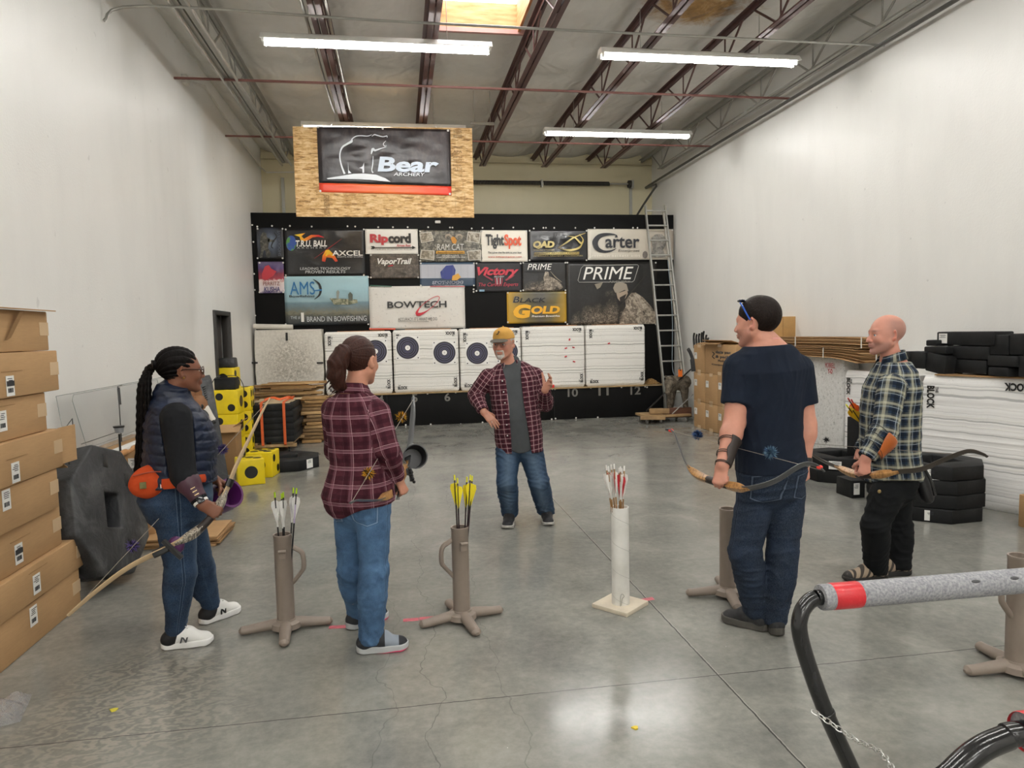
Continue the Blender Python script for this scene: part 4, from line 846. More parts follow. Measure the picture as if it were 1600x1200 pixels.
MB().tube(smooth_path([p0, p0.lerp(p1, .25) + Vector((0, 0, .006)), p0.lerp(p1, .55) + Vector((0, 0, -.002)), p0.lerp(p1, .8) + Vector((0, 0, .008)), p1]), [.018] + [.022] * 8 + [.016] * 8 + [.022] * 7 + [.012], 10).build('handle', WOODT, pb)
MB().cyl(p0 - (p1 - p0) * .04, p0, .021).build('end_cap', BK, pb); MB().cyl(p1, p1 + (p1 - p0) * .06, .016, .008).build('end_cap', BK, pb)
bw = thing('bow_press', 'thin black upright rod with a grey cup, standing in front of the clear sheets', 'rod', ax(189, 692, -2.15))
MB().tube([ax(190, 602, -2.2), ax(184, 604, -2.2), ax(186, 630, -2.18), ax(190, 690, -2.15)], .004, 6).build('rod', BK, bw); MB().tube([ax(185, 606, -2.195), ax(187.5, 632, -2.175)], .010, 6).build('grip', BK, bw)
q = ax(186, 672, -2.12); MB().lathe([(.0, -.045), (.03, -.04), (.035, 0), (.033, 0), (.028, -.035), (0, -.04)], q + Vector((0, 0, .02)), 14).build('cup', M('grey plastic cup', '8C8E90', .3), bw); MB().lathe([(0, 0), (.04, 0), (.04, .012), (0, .012)], q + Vector((0, 0, .02)), 14).build('cup_rim', BK, bw)
MB().cyl(q + Vector((0, 0, -.03)), Vector((q.x, q.y, zt3)), .008).build('stem', BK, bw)
tag(MB().tube([ax(127, 694, -2.12), ax(180, 676, -2.12)], .0025, 5).build('thin_rod', BK, origin=ax(127, 694, -2.12)), 'thin dark rod leaning along the clear sheets', 'rod')
tag(MB().tube([ax(104, 666, -2.05) - UZ * .24, ax(104, 666, -2.05), ax(113, 654, -2.05), ax(114, 667, -2.05), ax(114, 667, -2.05) - UZ * .05], .003, 5).build('wire_hook', BK, origin=ax(104, 666, -2.05)), 'bent wire hook poking up behind the open carton flap', 'hook')
# flattened boxes on the floor behind her legs
for k in range(5):
    c_ = az(286, 800 + 2); c_ = Vector((-1.80 + .02 * (k % 2), 6.0, .008 + .016 * k)); tag(MB().box(c_, (.66, .5, .014), Matrix.Rotation(.05 * (k % 3 - 1), 3, 'Z')).build('flattened_box', CARD2 if k % 2 else CARD, origin=c_, bevel=.003), 'flattened brown box in the low pile on the floor behind the woman in the vest', 'flat box', 'flat boxes on the floor')

# ---- octagonal foam targets
def octagon(C, U, V, R, thick, hole, mats, name_parent, hole_c=(0, 0), nm='ring', ch=.42):
    N = U.cross(V); outer = []
    for k in range(8):
        a = math.pi / 8 + k * math.pi / 4; outer.append((R * math.cos(a), R * math.sin(a)))
    inner = [(hole[0], hole[1] * .42), (hole[0], hole[1]), (-hole[0], hole[1]), (-hole[0], hole[1] * .42), (-hole[0], -hole[1] * .42), (-hole[0], -hole[1]), (hole[0], -hole[1]), (hole[0], -hole[1] * .42)]
    inner = [(x + hole_c[0], y + hole_c[1]) for x, y in inner]
    P = lambda q, d: C + U * q[0] + V * q[1] - N * d; vs = []
    for d in (0, thick):
        vs += [P(q, d) for q in outer] + [P(q, d) for q in inner]
    fs = []
    for i in range(8):
        j = (i + 1) % 8
        fs += [(i, j, 8 + j, 8 + i), (16 + j, 16 + i, 24 + i, 24 + j), (j, i, 16 + i, 16 + j), (8 + i, 8 + j, 24 + j, 24 + i)]
    return MB().add(vs, fs)
N = Vector((.97, -.10, .20)).normalized(); V = (UZ - N * N.z).normalized(); V = (Matrix.Rotation(-.30, 3, N) @ V); U = V.cross(N)
C = at(171, 802, 4.98) + Vector((.02, .03, 0))
to = thing('octagonal_target', 'big scuffed grey octagonal foam target with a square hole, leaning by the cartons', 'foam target', (C.x, C.y, 0))
low = 0
ob_ = octagon(C, U, V, .465, .22, (.085, .115), None, to)
dz_ = .004 - min(v.z for v in [Vector(q) for q in ob_.v]); ob_.v = [(x, y, z + dz_) for x, y, z in ob_.v]; C = C + UZ * dz_
ob_.build('foam_body', FOAMG, to, bevel=.02, seg=3)
MB().box(C - N * .15, (.16, .22, .06), frame(U, V)).build('hole_backing', FOAM, to)
for a_, b_ in ((-.05, .33), (.20, .22), (.16, -.24)): MB().box(C + U * a_ + V * b_ + N * .001, (.055, .09, .004), frame(U, V)).build('slot_shade', ink('141416'), to, bevel=.002)  # thin dark plates; shade of recessed slots put into their colour
# leaning grey slab, deer decoy, yellow dice
q = [at(296, 760, 6.75), at(363, 742, 6.95), at(331, 592, 7.35), at(303, 598, 7.25)]
q[0].z = max(q[0].z, 0.0); lo_ = min(p.z for p in q); q = [p - UZ * (lo_ if p.z < .4 else 0) for p in q]; q[0].z = .0; q[1].z = .0
sl = MB().prism(q, Vector((-.05, .13, .04))).build('foam_slab', FOAMG, origin=(q[0] + q[1]) / 2, bevel=.010); tag(sl, 'tall grey foam slab leaning behind the woman in the vest', 'foam slab')
YEL = NT('yellow foam skin'); YEL.col(YEL.mix(1, 'F2D512', YEL.ramp(YEL.noise(YEL.co(), 6, 4), [(.3, .88), (.6, 1)]), 'MULTIPLY')); YEL.set(.45); YEL = YEL.m
PIP = ink('131312')
PIPS = {1: [(0, 0)], 2: [(-.5, .5), (.5, -.5)], 3: [(-.55, .55), (0, 0), (.55, -.55)], 4: [(-.5, -.5), (.5, .5), (-.5, .5), (.5, -.5)], 5: [(-.55, -.55), (.55, .55), (-.55, .55), (.55, -.55), (0, 0)], 6: [(-.5, -.6), (-.5, 0), (-.5, .6), (.5, -.6), (.5, 0), (.5, .6)]}
def die(c, s, rz, faces, label):
    o = thing('dice_target', label, 'dice target', (c[0], c[1], c[2] - s / 2), 0, 'yellow dice targets'); R = Matrix.Rotation(rz, 3, 'Z'); c = Vector(c)
    b = MB().box(c, (s, s, s), R); b.build('cube', YEL, o, bevel=.012, seg=3)
    m = MB()
    for (n_, u_, v_), cnt in zip((((0, -1, 0), (1, 0, 0), (0, 0, 1)), ((1, 0, 0), (0, 1, 0), (0, 0, 1)), ((0, 0, 1), (1, 0, 0), (0, 1, 0)), ((-1, 0, 0), (0, 1, 0), (0, 0, 1))), faces):
        n_, u_, v_ = R @ Vector(n_), R @ Vector(u_), R @ Vector(v_); r = s * (.24 if cnt == 1 else .15)
        for a, d in PIPS[cnt]: m.lathe([(0, 0), (r, 0), (r, .002), (0, .002)], c + n_ * s * .5 + (u_ * a + v_ * d) * s * .5 * .92, 20, axis=n_)
    m.build('pips', PIP, o, smooth=0); return o
S7 = .29
p7 = az(384, 759); d7 = die((p7.x + .02, p7.y + .15, S7 / 2), S7, .3, (1, 2, 3, 2), 'nearest yellow dice target on the floor, one big dot facing the viewer')
die((p7.x + .09, p7.y + .56, .15), .30, -.12, (1, 2, 5, 3), 'yellow dice target on the floor just behind the nearest one')
xk = at(356.5, 640, 9.75).x
lb_ = ['bottom yellow dice target of the front stack, half in shade', 'middle yellow dice target of the front stack', 'yellow dice target under the black strap box']
for k in range(3): die((xk + .006 * k, 9.75, .16 + k * .32), .318, -.1 + .03 * k, ((2, 2, 4, 2), (2, 1, 4, 3), (2, 1, 4, 2))[k], lb_[k])
xq = at(374, 640, 10.15).x; lb_ = ['bottom yellow dice target of the rear right stack', 'middle yellow dice target of the rear right stack', 'top yellow dice target of the rear right stack, seen edge on']
for k in range(3): die((xq + .02, 10.15, .16 + k * .32), .318, .02 * k, ((4, 4, 4, 3),) * 1 and ((4, 4, 4, 3)), lb_[k])
xq = -2.40; lb_ = ['lowest yellow dice target of the tall rear stack', 'second yellow dice target of the tall rear stack', 'third yellow dice target of the tall rear stack', 'topmost yellow dice target of the tall rear stack, under a black bag']
for k in range(4): die((xq - .06, 10.56, .152 + k * .304), .30, -.03 * k, (1, 2, 4, 2), lb_[k])
c_ = Vector((xk + .0, 9.75, .962)); sb = thing('strap_box', 'black box with a carrying strap on top of the front dice stack', 'black box', c_)
MB().box(c_ + UZ * .075, (.26, .24, .15)).build('body', FOAM, sb, bevel=.01); MB().tube(smooth_path([c_ + Vector(v) for v in ((-.19, -.1, -.12), (-.18, -.1, .03), (-.12, -.06, .16), (.0, 0, .175), (.13, 0, .165), (.2, .02, .05), (.2, .03, -.12))]), .014, 6, flat=.35, side=(0, 1, 0)).build('strap', BK, sb)
c_ = Vector((xq - .06, 10.56, 1.216)); bgm = MB().hexa([c_ + Vector(v) for v in ((-.15, -.1, 0), (.15, -.1, 0), (.15, .1, 0), (-.15, .1, 0), (-.15, -.1, .13), (.14, -.08, .145), (.14, .09, .14), (-.15, .09, .13))]); tag(bgm.build('black_bag', M('black nylon bag', '1D1D1E', .4, bump=.6, bs=18, bd=.02), origin=c_, bevel=.02), 'crinkled black bag on the topmost dice target by the doorway', 'bag')
# deer decoy head behind her shoulder
dh = thing('deer_decoy', 'brown and white antelope decoy head in front of the leaning slab', 'animal decoy', at(312, 745, 6.45))
BRN, CRM, BLK2 = M('decoy brown', '8A5E3C', .7, var=.2, vs=14), M('decoy white', 'D9D3C8', .6, var=.06), ink('0E0D0C')
A = lambda x, y: at(x + 4, y, 6.45)
b = MB().ball(A(307, 634), (.075, .09, .10)); b.tube(smooth_path([A(305, 650), A(303, 690), A(300, 740), Vector((A(300, 740).x, 6.45, .004))]), [.085 + .004 * k for k in range(19)], 12); b.build('head_and_neck', BRN, dh)
b = MB().tube(smooth_path([A(309, 636), A(318, 646), A(326, 656), A(329, 659)]), [.062, .062, .06, .058, .056, .052, .05, .047, .044, .042, .04, .039, .038, .038, .037, .036, .035, .032, .02], 12); b.build('muzzle', CRM, dh)
MB().ball(A(329, 659) - UY * .02, (.03, .02, .022)).build('nose', BLK2, dh); MB().ball(A(314, 634) - UY * .065, (.02, .012, .022)).build('eye', BLK2, dh); MB().ball(A(320, 645) - UY * .055, (.018, .012, .04), Matrix.Rotation(-.6, 3, 'Y')).build('cheek_stripe', BLK2, dh)
MB().tube([A(306, 622), A(307, 612), A(308, 605)], [.035, .028, .006], 10, flat=.4).build('ear', BRN, dh); MB().tube([A(299, 622), A(297, 612), A(297, 606)], [.03, .026, .006], 10, flat=.4).build('ear', BRN, dh)
for k in range(7): MB().tube([A(312 + k * .9, 606 + k * 3.2), A(317 + k * .7, 603 + k * 3.4)], [.008, .003], 6).build('mane_tuft', BLK2, dh)
# standing frame and open carton by the dice
c_ = at(360, 690, 8.9); oc = thing('carton', 'small open brown carton between the grey slab and the dice stack', 'box', (c_.x, c_.y, 0))
MB().box((c_.x, c_.y, .27), (.2, .3, .54)).build('body', CARD2, oc, bevel=.006); MB().box((c_.x + .03, c_.y - .17, .56), (.26, .16, .006), Matrix.Rotation(.5, 3, 'X')).build('open_flap', CARD, oc); MB().box((c_.x + .11, c_.y, .6), (.17, .3, .006), Matrix.Rotation(-.6, 3, 'Y')).build('open_flap', CARD, oc)

# ---- strapped stack of black foam slabs on a dolly
ps = az(392, 713); Yk = 10.15; xa, xb = at(390, 690, Yk).x, at(460, 690, Yk).x; dpt = .95
dl = thing('furniture_dolly', 'wooden dolly on casters under the strapped black foam slabs', 'dolly', ((xa + xb) / 2, Yk + dpt / 2, 0))
PLK = M('pine plank', 'A5875F', .7, var=.3, vs=7)
for y in (.06, dpt - .06): MB().box(((xa + xb) / 2, Yk + y, .115), (xb - xa + .04, .1, .04)).build('deck_board', PLK, dl, bevel=.003)
for x in (xa + .06, xb - .06): MB().box((x, Yk + dpt / 2, .15), (.09, dpt, .03)).build('side_board', PLK, dl, bevel=.003)
for x in (xa + .08, xb - .08):
    for y in (.08, dpt - .08): MB().cyl((x - .013, Yk + y, .042), (x + .013, Yk + y, .042), .041, n=14).build('caster', BK, dl)
ztop = at(392, 634, Yk).z; n = 6; hz = (ztop - .165) / n
for k in range(n):
    z = .165 + hz * (k + .5); dx = [.0, -.01, .01, -.02, .0, -.025][k]; rz = [.0, .01, -.015, .02, 0, -.02][k]
    c_ = Vector(((xa + xb) / 2 + dx, Yk + dpt / 2, z)); o = MB().box(c_, (xb - xa, dpt, hz - .002), Matrix.Rotation(rz, 3, 'Z')).build('foam_slab', FOAM, origin=c_, bevel=.004)
    tag(o, ['bottom black foam slab of the orange-strapped stack', 'second black foam slab up in the orange-strapped stack', 'third black foam slab up in the orange-strapped stack', 'fourth black foam slab up in the orange-strapped stack', 'second slab from the top of the orange-strapped stack', 'top black foam slab of the orange-strapped stack'][k], 'foam slab', 'strapped foam slabs')
for k, (y_, w_) in enumerate(((.12, .42), (.33, .55), (.62, .6))):
    c_ = Vector(((xa + xb) / 2 + .02 * (-1) ** k, Yk + y_ + .12, ztop + .01 + .003 * k)); tag(MB().box(c_, (w_, .2, .016), Matrix.Rotation(.06 * (-1) ** k, 3, 'Z')).build('pale_board', M('pale board', 'C9B593', .7, var=.2), origin=c_, bevel=.003), ['front pale board under the orange straps', 'middle pale board under the orange straps', 'rear pale board under the orange straps'][k], 'board', 'pale boards on the slabs')
ORG = M('orange webbing', 'D9622E', .6, var=.1, vs=20)
for px, l_ in ((410, 'left orange ratchet strap around the black foam slabs'), (445, 'right orange ratchet strap around the black foam slabs')):
    x = at(px, 670, Yk).x; zt4 = ztop + .04
    loop = [(x, Yk - .012, .14), (x, Yk - .015, .4), (x, Yk - .012, zt4 - .02), (x, Yk + .03, zt4), (x, Yk + dpt - .03, zt4), (x, Yk + dpt + .012, zt4 - .02), (x, Yk + dpt + .014, .14), (x, Yk + dpt - .05, .085), (x, Yk + .05, .085)]
    o = MB().tube(loop, .02, 8, flat=.12, side=(1, 0, 0), closed=True).build('ratchet_strap', ORG, origin=(x, Yk, .14)); tag(o, l_, 'strap', 'orange straps')
o = MB().tube(smooth_path([(xa + .17, Yk + .3, ztop + .05), (xa + .27, Yk + .36, ztop + .075), (xa + .38, Yk + .3, ztop + .05), (xa + .48, Yk + .4, ztop + .07), (xa + .56, Yk + .33, ztop + .05)]), .02, 8, flat=.3).build('loose_strap', ORG, origin=(xa + .3, Yk + .3, ztop + .05)); tag(o, 'loose end of orange strap bunched on top of the pale boards', 'strap')
# flat octagon ring on the floor
fo = thing('octagonal_target', 'black octagonal foam target lying flat beside the yellow dice', 'foam target', (-1.45, 9.12, 0))
octagon(Vector((-1.45, 9.12, .135)), Vector((1, .12, 0)).normalized(), Vector((-.12, 1, 0)).normalized(), .42, .134, (.13, .13), None, fo).build('foam_ring', FOAM, fo, bevel=.01)
label_on(fo, Vector((-1.45, 9.12, .07)) + Vector((math.cos(-.664), math.sin(-.664), 0)) * .389, Vector((.617, .787, 0)), UZ, .1, .11, False)
# wood pile
WP = [NT('weathered plank %d' % k) for k in range(3)]
for k, t in enumerate(WP):
    c1, c2 = (('8A6A42', 'B9925E'), ('6B5236', '94764E'), ('A88558', 'CDAA76'))[k]
    t.col(t.ramp(t.noise(t.mapv(t.co(), (1, 8, 8)), 7, 5), [(.3, c1), (.7, c2)])); t.set(.75)
WP = [t.m for t in WP]; rr = random.Random(5)
xw0, xw1 = at(392, 600, 11.6).x, at(505, 600, 11.6).x
wl_ = 'weathered plank in the wood pile in front of the speckled target block'
z = 0; lev = 0; zwt = at(440, 596, 11.6).z
while z < zwt - .03:
    th = rr.uniform(.016, .028)
    for row in range(2):
        L = rr.uniform(.6, 1.0) * (xw1 - xw0); cx = (xw0 + xw1) / 2 + rr.uniform(-.12, .14); cy = 11.55 + row * .28 + rr.uniform(-.03, .03)
        c_ = Vector((max(cx, XL + .08 + L / 2), cy, z + th / 2)); o = MB().box(c_, (L, rr.uniform(.16, .24), th - .003), Matrix.Rotation(rr.uniform(-.06, .06), 3, 'Z')).build('plank', WP[rr.randrange(3)], origin=c_, bevel=.002); tag(o, wl_, 'plank', 'planks in the wood pile')
    z += th; lev += 1
for k in range(26):
    L = rr.uniform(.28, .5); c_ = Vector((at(492, 650, 11.2).x + rr.uniform(-.05, .07), 11.12 + rr.uniform(-.04, .04), .03 + (k // 2) * .055)); c_.y += (k % 2) * .15
    if c_.z > .72: continue
    o = MB().box(c_, (.34 + rr.uniform(-.06, .06), .13, .045), Matrix.Rotation(rr.uniform(-.15, .15), 3, 'Z')).build('wood_offcut', WP[rr.randrange(3)], origin=c_, bevel=.003); tag(o, 'short wooden offcut stacked right of the long planks, behind the black slabs', 'offcut', 'wooden offcuts')

# ------------------------------------------------------------------ right wall
# ladder
LAD = M('aluminium ladder', 'B9B9B4', .35, .75, var=.1); LADP = M('ladder rail paint', 'C8C4BA', .5, .3)
yb_, yt_ = 12.25, 13.02
bl, tl, br_, tr = at(1042, 655, yb_), at(1008, 320, yt_), at(1076, 655, yb_), at(1039, 320, yt_); bl.z = br_.z = 0.01; tr.z = tl.z
ld = thing('ladder', 'tall aluminium extension ladder leaning at the right end of the banner board', 'ladder', (bl + br_) / 2)
for s_, (a, c_) in enumerate(((bl, tl), (br_, tr))):
    MB().tube([a, c_], .038, 4, flat=.5, side=(0, 1, 0)).build('rail', LAD, ld, smooth=0)
    o_ = Vector((.02 if s_ == 0 else -.02, .07, 0)); MB().tube([a.lerp(c_, .02) + o_, a.lerp(c_, .97) + o_], .034, 4, flat=.45, side=(0, 1, 0)).build('fly_rail', LADP, ld, smooth=0)
    MB().box(a + UZ * .02, (.07, .1, .04)).build('foot', BK, ld, bevel=.005)
n = 14
for k in range(n): q = (k + .6) / n; MB().cyl(bl.lerp(tl, q), br_.lerp(tr, q), .017, n=8).build('rung', LAD, ld)
MB().tube(smooth_path([bl.lerp(br_, .5) + Vector((0, .1, 2.9)) + Vector((0, .35, 0)), bl.lerp(br_, .55) + Vector((0, .3, 1.9)), bl.lerp(br_, .4) + Vector((0, .15, .95)), bl.lerp(br_, .5) + Vector((0, .1, .75))]), .006, 6).build('rope', M('blue grey rope', '8A97A0', .8), ld)
# cartons by the right wall
XC = 4.82
def rcarton(pxa, pxb, yt, yb, name_l, lbl=None, deep=.48):
    a, c_ = ax(pxa, (yt + yb) / 2, XC), ax(pxb, (yt + yb) / 2 + 3, XC)
    return a.y, c_.y
yE = [ax(1084, 640, XC).y, ax(1101.5, 640, XC).y, ax(1121, 642, XC).y, ax(1143, 645, XC).y, ax(1168, 648, XC).y, ax(1200, 650, XC).y]
zr = [0.0, ax(1101, 629, XC).z, ax(1101, 583, XC).z, ax(1101, 537, XC).z]
def cart(y0, y1, z0, z1, l_, lp=None, x=0.0):
    o = thing('carton', l_, 'box', (XC + .25, (y0 + y1) / 2, z0), 0, 'cartons by the right wall'); MB().box((XC + .245 + x, (y0 + y1) / 2, (z0 + z1) / 2), (.49, abs(y0 - y1) - .006, z1 - z0 - .004)).build('body', CARD, o, bevel=.008)
    for z in (z0 + .02, z1 - .02): MB().box((XC - .001 + x, (y0 + y1) / 2, z), (.003, .12, .05)).build('tape_strip', TAPE, o, smooth=0)
    if lp: label_on(o, Vector((XC - .001 + x, lp[0], lp[1])), -UY, UZ, .1, .105, False)
    return o
for r_ in range(2):
    for k in range(5):
        nm = ['first carton from the ladder', 'second carton from the ladder', 'third carton from the ladder', 'fourth carton from the ladder', 'fifth carton from the ladder'][k] + (', bottom row by the right wall' if r_ == 0 else ', middle row by the right wall')
        cart(yE[k], yE[k + 1], zr[r_], zr[r_ + 1], nm, (yE[k] - .09, zr[r_ + 1] - .17))
cart(yE[0], yE[1], zr[2], zr[3] - .02, 'top row carton next to the ladder, with a white label', (yE[0] - .09, zr[3] - .2))
big = cart(yE[1], yE[1] - 1.05, zr[2], zr[3], 'wide printed carton with flaps open on the top row, behind the man in navy')
for txt, x0_, y0_, x1_, y1_ in (('data pac', 1118, 548, 1142, 554), ('& pack', 1118, 555.5, 1140, 561), ('Modern', 1122, 562, 1137, 566), ('Corporate', 1112, 569, 1140, 572)):
    a, c_ = ax(x0_, (y0_ + y1_) / 2, XC - .004), ax(x1_, (y0_ + y1_) / 2, XC - .004); h_ = abs(ax(x0_, y0_, XC).z - ax(x0_, y1_, XC).z); lettering('lettering', txt, (a + c_) / 2, -UY, UZ, (a - c_).length, h_, INK, big, .02)
MB().tube(smooth_path([ax(1113, 550, XC - .005), ax(1116, 553, XC - .005), ax(1113, 557, XC - .005), ax(1116, 560, XC - .005)]), .006, 5).build('logo', INK, big)
MB().box((XC + .05, yE[1] - .5, zr[3] + .03), (.2, 1.0, .006), Matrix.Rotation(.3, 3, 'Y')).build('open_flap', CARD, big); MB().box((XC - .06, yE[1] - .3, zr[3] + .012), (.16, .7, .006), Matrix.Rotation(-.15, 3, 'Y')).build('open_flap', CARD2, big)
# dark curved antler like prongs standing in the top carton
pr = thing('rubber_prongs', 'row of dark curved prongs sticking up behind the top carton by the ladder', 'prongs', (XC + .3, yE[0] - .1, zr[3]))
for k, (x, y) in enumerate(((1084, 520), (1088, 522), (1092, 521), (1096, 519), (1099, 517), (1103, 523), (1106, 528))):
    a = ax(x + 1, y, XC + .3); MB().tube(smooth_path([Vector((a.x, a.y, zr[3] - .1)), Vector((a.x, a.y + .03, (a.z + zr[3]) / 2)), a]), [.02] * 6 + [.018] * 6 + [.004], 6).build('prong', BK, pr)
tag(MB().tube(smooth_path([ax(1075, 545, XC - .02), ax(1079, 552, XC - .03), ax(1082, 562, XC - .02), ax(1084, 580, XC - .02)]), [.03] * 12 + [.045] * 7, 8, flat=.4).build('black_strap', M('black strap fabric', '1C1B1B', .7), origin=ax(1080, 560, XC)), 'black strap bundle hanging at the corner of the cartons by the ladder', 'strap')
# carton standing behind the man in navy
c_ = at(1232, 513, 8.9); cb = thing('carton', 'brown carton standing on the flattened boxes, behind the head of the man in navy', 'box', (c_.x, c_.y, c_.z)); 
zb2 = at(1232, 531, 8.9).z; zt5 = at(1232, 494.5, 8.9).z; xa, xb = at(1200, 513, 8.9).x, at(1250.5, 513, 8.9).x
MB().box(((xa + xb) / 2, 8.9 + .15, (zb2 + zt5) / 2), (xb - xa, .3, zt5 - zb2)).build('body', M('golden cardboard', 'B58E58', .7, var=.12), cb, bevel=.006); MB().box(((xa + xb) / 2 - .02, 8.898, (zb2 + zt5) / 2), (.004, .003, zt5 - zb2)).build('seam', CARD2, cb, smooth=0)
# white foam along the wall; each face turned to the room
XW = 5.06
def wblock(pxa, pya, pxb, pyb, l_, mat, n, seed, jit=.004, R=.03, wordsel=None, x=XW, tilt=0):
    a, c_ = ax(pxa, pya, x), ax(pxb, pyb, x); y1, y0 = a.y, c_.y; zt6 = a.z
    o = block_mesh(x, y0 + .005, 0, XR - .02, y1 - .005, zt6, R, n, jit, seed).build('foam_target_block', mat, origin=((x + XR) / 2, (y0 + y1) / 2, 0)); tag(o, l_, 'target block', 'white target blocks by the right wall')
    if wordsel: block_words(o, Vector((x, y1, 0)), -UY, UZ, y1 - y0, zt6, s=1.15, which=wordsel)
    return o, y0, y1, zt6
t = NT('rough white foam'); v = t.co(); t.col(t.ramp(t.noise(v, 28, 6, .75), [(.30, 'A9A8A2'), (.45, 'EAE9E5'), (.7, 'F4F3F0')])); t.set(.7); t.bump(t.noise(v, 28, 6, .75), .9, .03); ROUGH = t.m
wm, ya0, ya1, zm = wblock(1238, 556, 1318, 560, 'rough white foam block with red lettering, behind the man in navy', ROUGH, 5, 31, .006, .05)
RD = ink('B23A3E'); yc_ = ax(1297, 575, XW).y
for txt, yy in (('MORRELL', 571), ('Y-O', 580)): p = ax(1297, yy, XW - .016); lettering('lettering', txt, p, -UY, UZ, .19 if yy < 575 else .09, .06, RD, wm, .03)
wa, yb0, yb1, zA = wblock(1319, 578, 1438, 584, 'white layered foam block behind the man in the checked shirt', LAYB, 26, 32, wordsel='ab')
ybB = ax(1440, 586, 4.80); c0_, c1_ = Vector((ybB.x, ybB.y, 0)), Vector((5.17, ybB.y - .92, 0)); du_ = (c1_ - c0_).normalized(); nb_ = Vector((-du_.y, du_.x, 0)); nb_ = nb_ if nb_.x > 0 else -nb_; LB = (c1_ - c0_).length; cm_ = (c0_ + c1_) / 2 + nb_ * .085; RB_ = Matrix.Rotation(math.atan2(nb_.y, nb_.x), 3, 'Z')
wbk = block_mesh(cm_.x - .085, cm_.y - LB / 2, 0, cm_.x + .085, cm_.y + LB / 2, ybB.z, .03, 28, .006, 33, RB_).build('foam_target_block', LAYB, origin=cm_); tag(wbk, 'large white layered foam block at the right edge, under the black foam pieces', 'target block', 'white target blocks by the right wall')
block_words(wbk, c0_ + UZ * 0, du_, UZ, LB, ybB.z, s=1.25, which='abd')
# flattened boxes tied in two bundles
for k, (pa_, pb_, yy0, yy1, l_) in enumerate((((1150, 0), (1352, 0), 558, 543, 'lower tied bundle of flattened boxes on the rough white block'), ((1150, 0), (1348, 0), 542, 528, 'upper tied bundle of flattened boxes, behind the bald man'))):
    y1_, y0_ = 9.35, ax(1350, 550, XW + .02).y - .05; z0_, z1_ = (zm + .005, zm + .125) if k == 0 else (zm + .13, zm + .25)
    o = thing('flattened_box_bundle', l_, 'flat boxes', (XW + .2, (y0_ + y1_) / 2, z0_)); n = 9
    for q in range(n):
        dx, dy = rnd.uniform(-.02, .02), rnd.uniform(-.05, .05); zq = z0_ + (z1_ - z0_) * (q + .5) / n
        def fn(u, w_, zq=zq, dx=dx, dy=dy, q=q): 
            sg = .10 * max(0, u - .78) ** 1.4 * 4 * (1 if k == 0 else .3); return (XW - .06 + dx + .27 * w_, y1_ + (y0_ - y1_) * u + dy, zq - sg * (1 - q / 14))
        MB().grid(fn, 24, 2).build('flattened_box', CARD2 if q % 3 else CARD, o, fix=False, solid=.009)
    for yy in ((8.3, 7.0) if k else (7.7, 6.75)): MB().box((XW - .085, yy, (z0_ + z1_) / 2), (.004, .016, z1_ - z0_)).build('tie', M('white twine', 'D9D6CC', .7), o, smooth=0)
# black foam pieces heaped on the blocks
tag(MB().box(cm_ + nb_ * .02 - UZ * cm_.z + UZ * (ybB.z + .008) + du_ * .04, (.22, LB - .16, .012), RB_).build('cardboard_sheet', CARD2, origin=(cm_.x, cm_.y, ybB.z)), 'brown cardboard sheet between the white block and the black foam pieces', 'cardboard sheet')
ZB = ybB.z + .016
def chunk(x0, y0, x1, y1, l_, X=XW + .03, d=.22, rot=0, lab=False):
    X = 4.86 + .30 * min(max(((x0 + x1) / 2 - 1440) / 160, -.1), .45) + (X - XW) * .4; d = min(d, .2)
    a, c_ = ax(x0, (y0 + y1) / 2, X), ax(x1, (y0 + y1) / 2, X); zt7, zb7 = ax((x0 + x1) / 2, y0, X).z, ax((x0 + x1) / 2, y1, X).z; cc = Vector((X + d / 2, (a.y + c_.y) / 2, max((zt7 + zb7) / 2, ZB + (zt7 - zb7) / 2)))
    o = thing('foam_chunk', l_, 'foam piece', cc - UZ * (zt7 - zb7) / 2, 0, 'black foam pieces on the white blocks'); MB().box(cc, (d, abs(a.y - c_.y) - .004, zt7 - zb7 - .003), Matrix.Rotation(rot, 3, 'X')).build('foam', FOAM, o, bevel=.012)
    if lab: label_on(o, Vector((X, a.y - .085, cc.z)), -UY, UZ, .1, .09, False)
chunk(1463, 518, 1553, 540, 'long black foam piece with a white label on top of the heap', lab=True)
chunk(1478, 540.5, 1545, 561.5, 'black foam piece directly under the labelled one'); chunk(1486, 562, 1541, 584, 'black foam piece at the bottom middle of the heap, on the brown sheet')
chunk(1446, 531, 1462.5, 541, 'small thin black foam piece at the upper left of the heap', XW + .12); chunk(1443, 541.5, 1477, 553, 'flat black foam piece above the tilted one', XW + .06, .2)
chunk(1446, 554, 1477, 584, 'tilted black foam piece at the left end of the heap', XW + .0, .2, .15); chunk(1421, 549, 1445, 576, 'black foam block standing between the checked shirt and the heap', XW + .1, .2)
chunk(1545, 523, 1576, 555, 'upright black foam piece right of the labelled one', XW + .05, .2); chunk(1576.5, 521, 1600, 555, 'second upright black foam piece at the right end of the heap', XW + .05, .2)
chunk(1542, 555.5, 1590, 573, 'black foam piece under the two upright ones', XW + .02, .22); chunk(1543, 573.5, 1575, 588, 'lowest black foam piece near the right edge', XW + .02, .22); chunk(1590.5, 556, 1625, 590, 'black foam piece cut off by the right edge', XW + .05, .22)
chunk(1405, 549, 1420.5, 576, 'black foam block behind the collar of the checked shirt', XW + .12, .2)
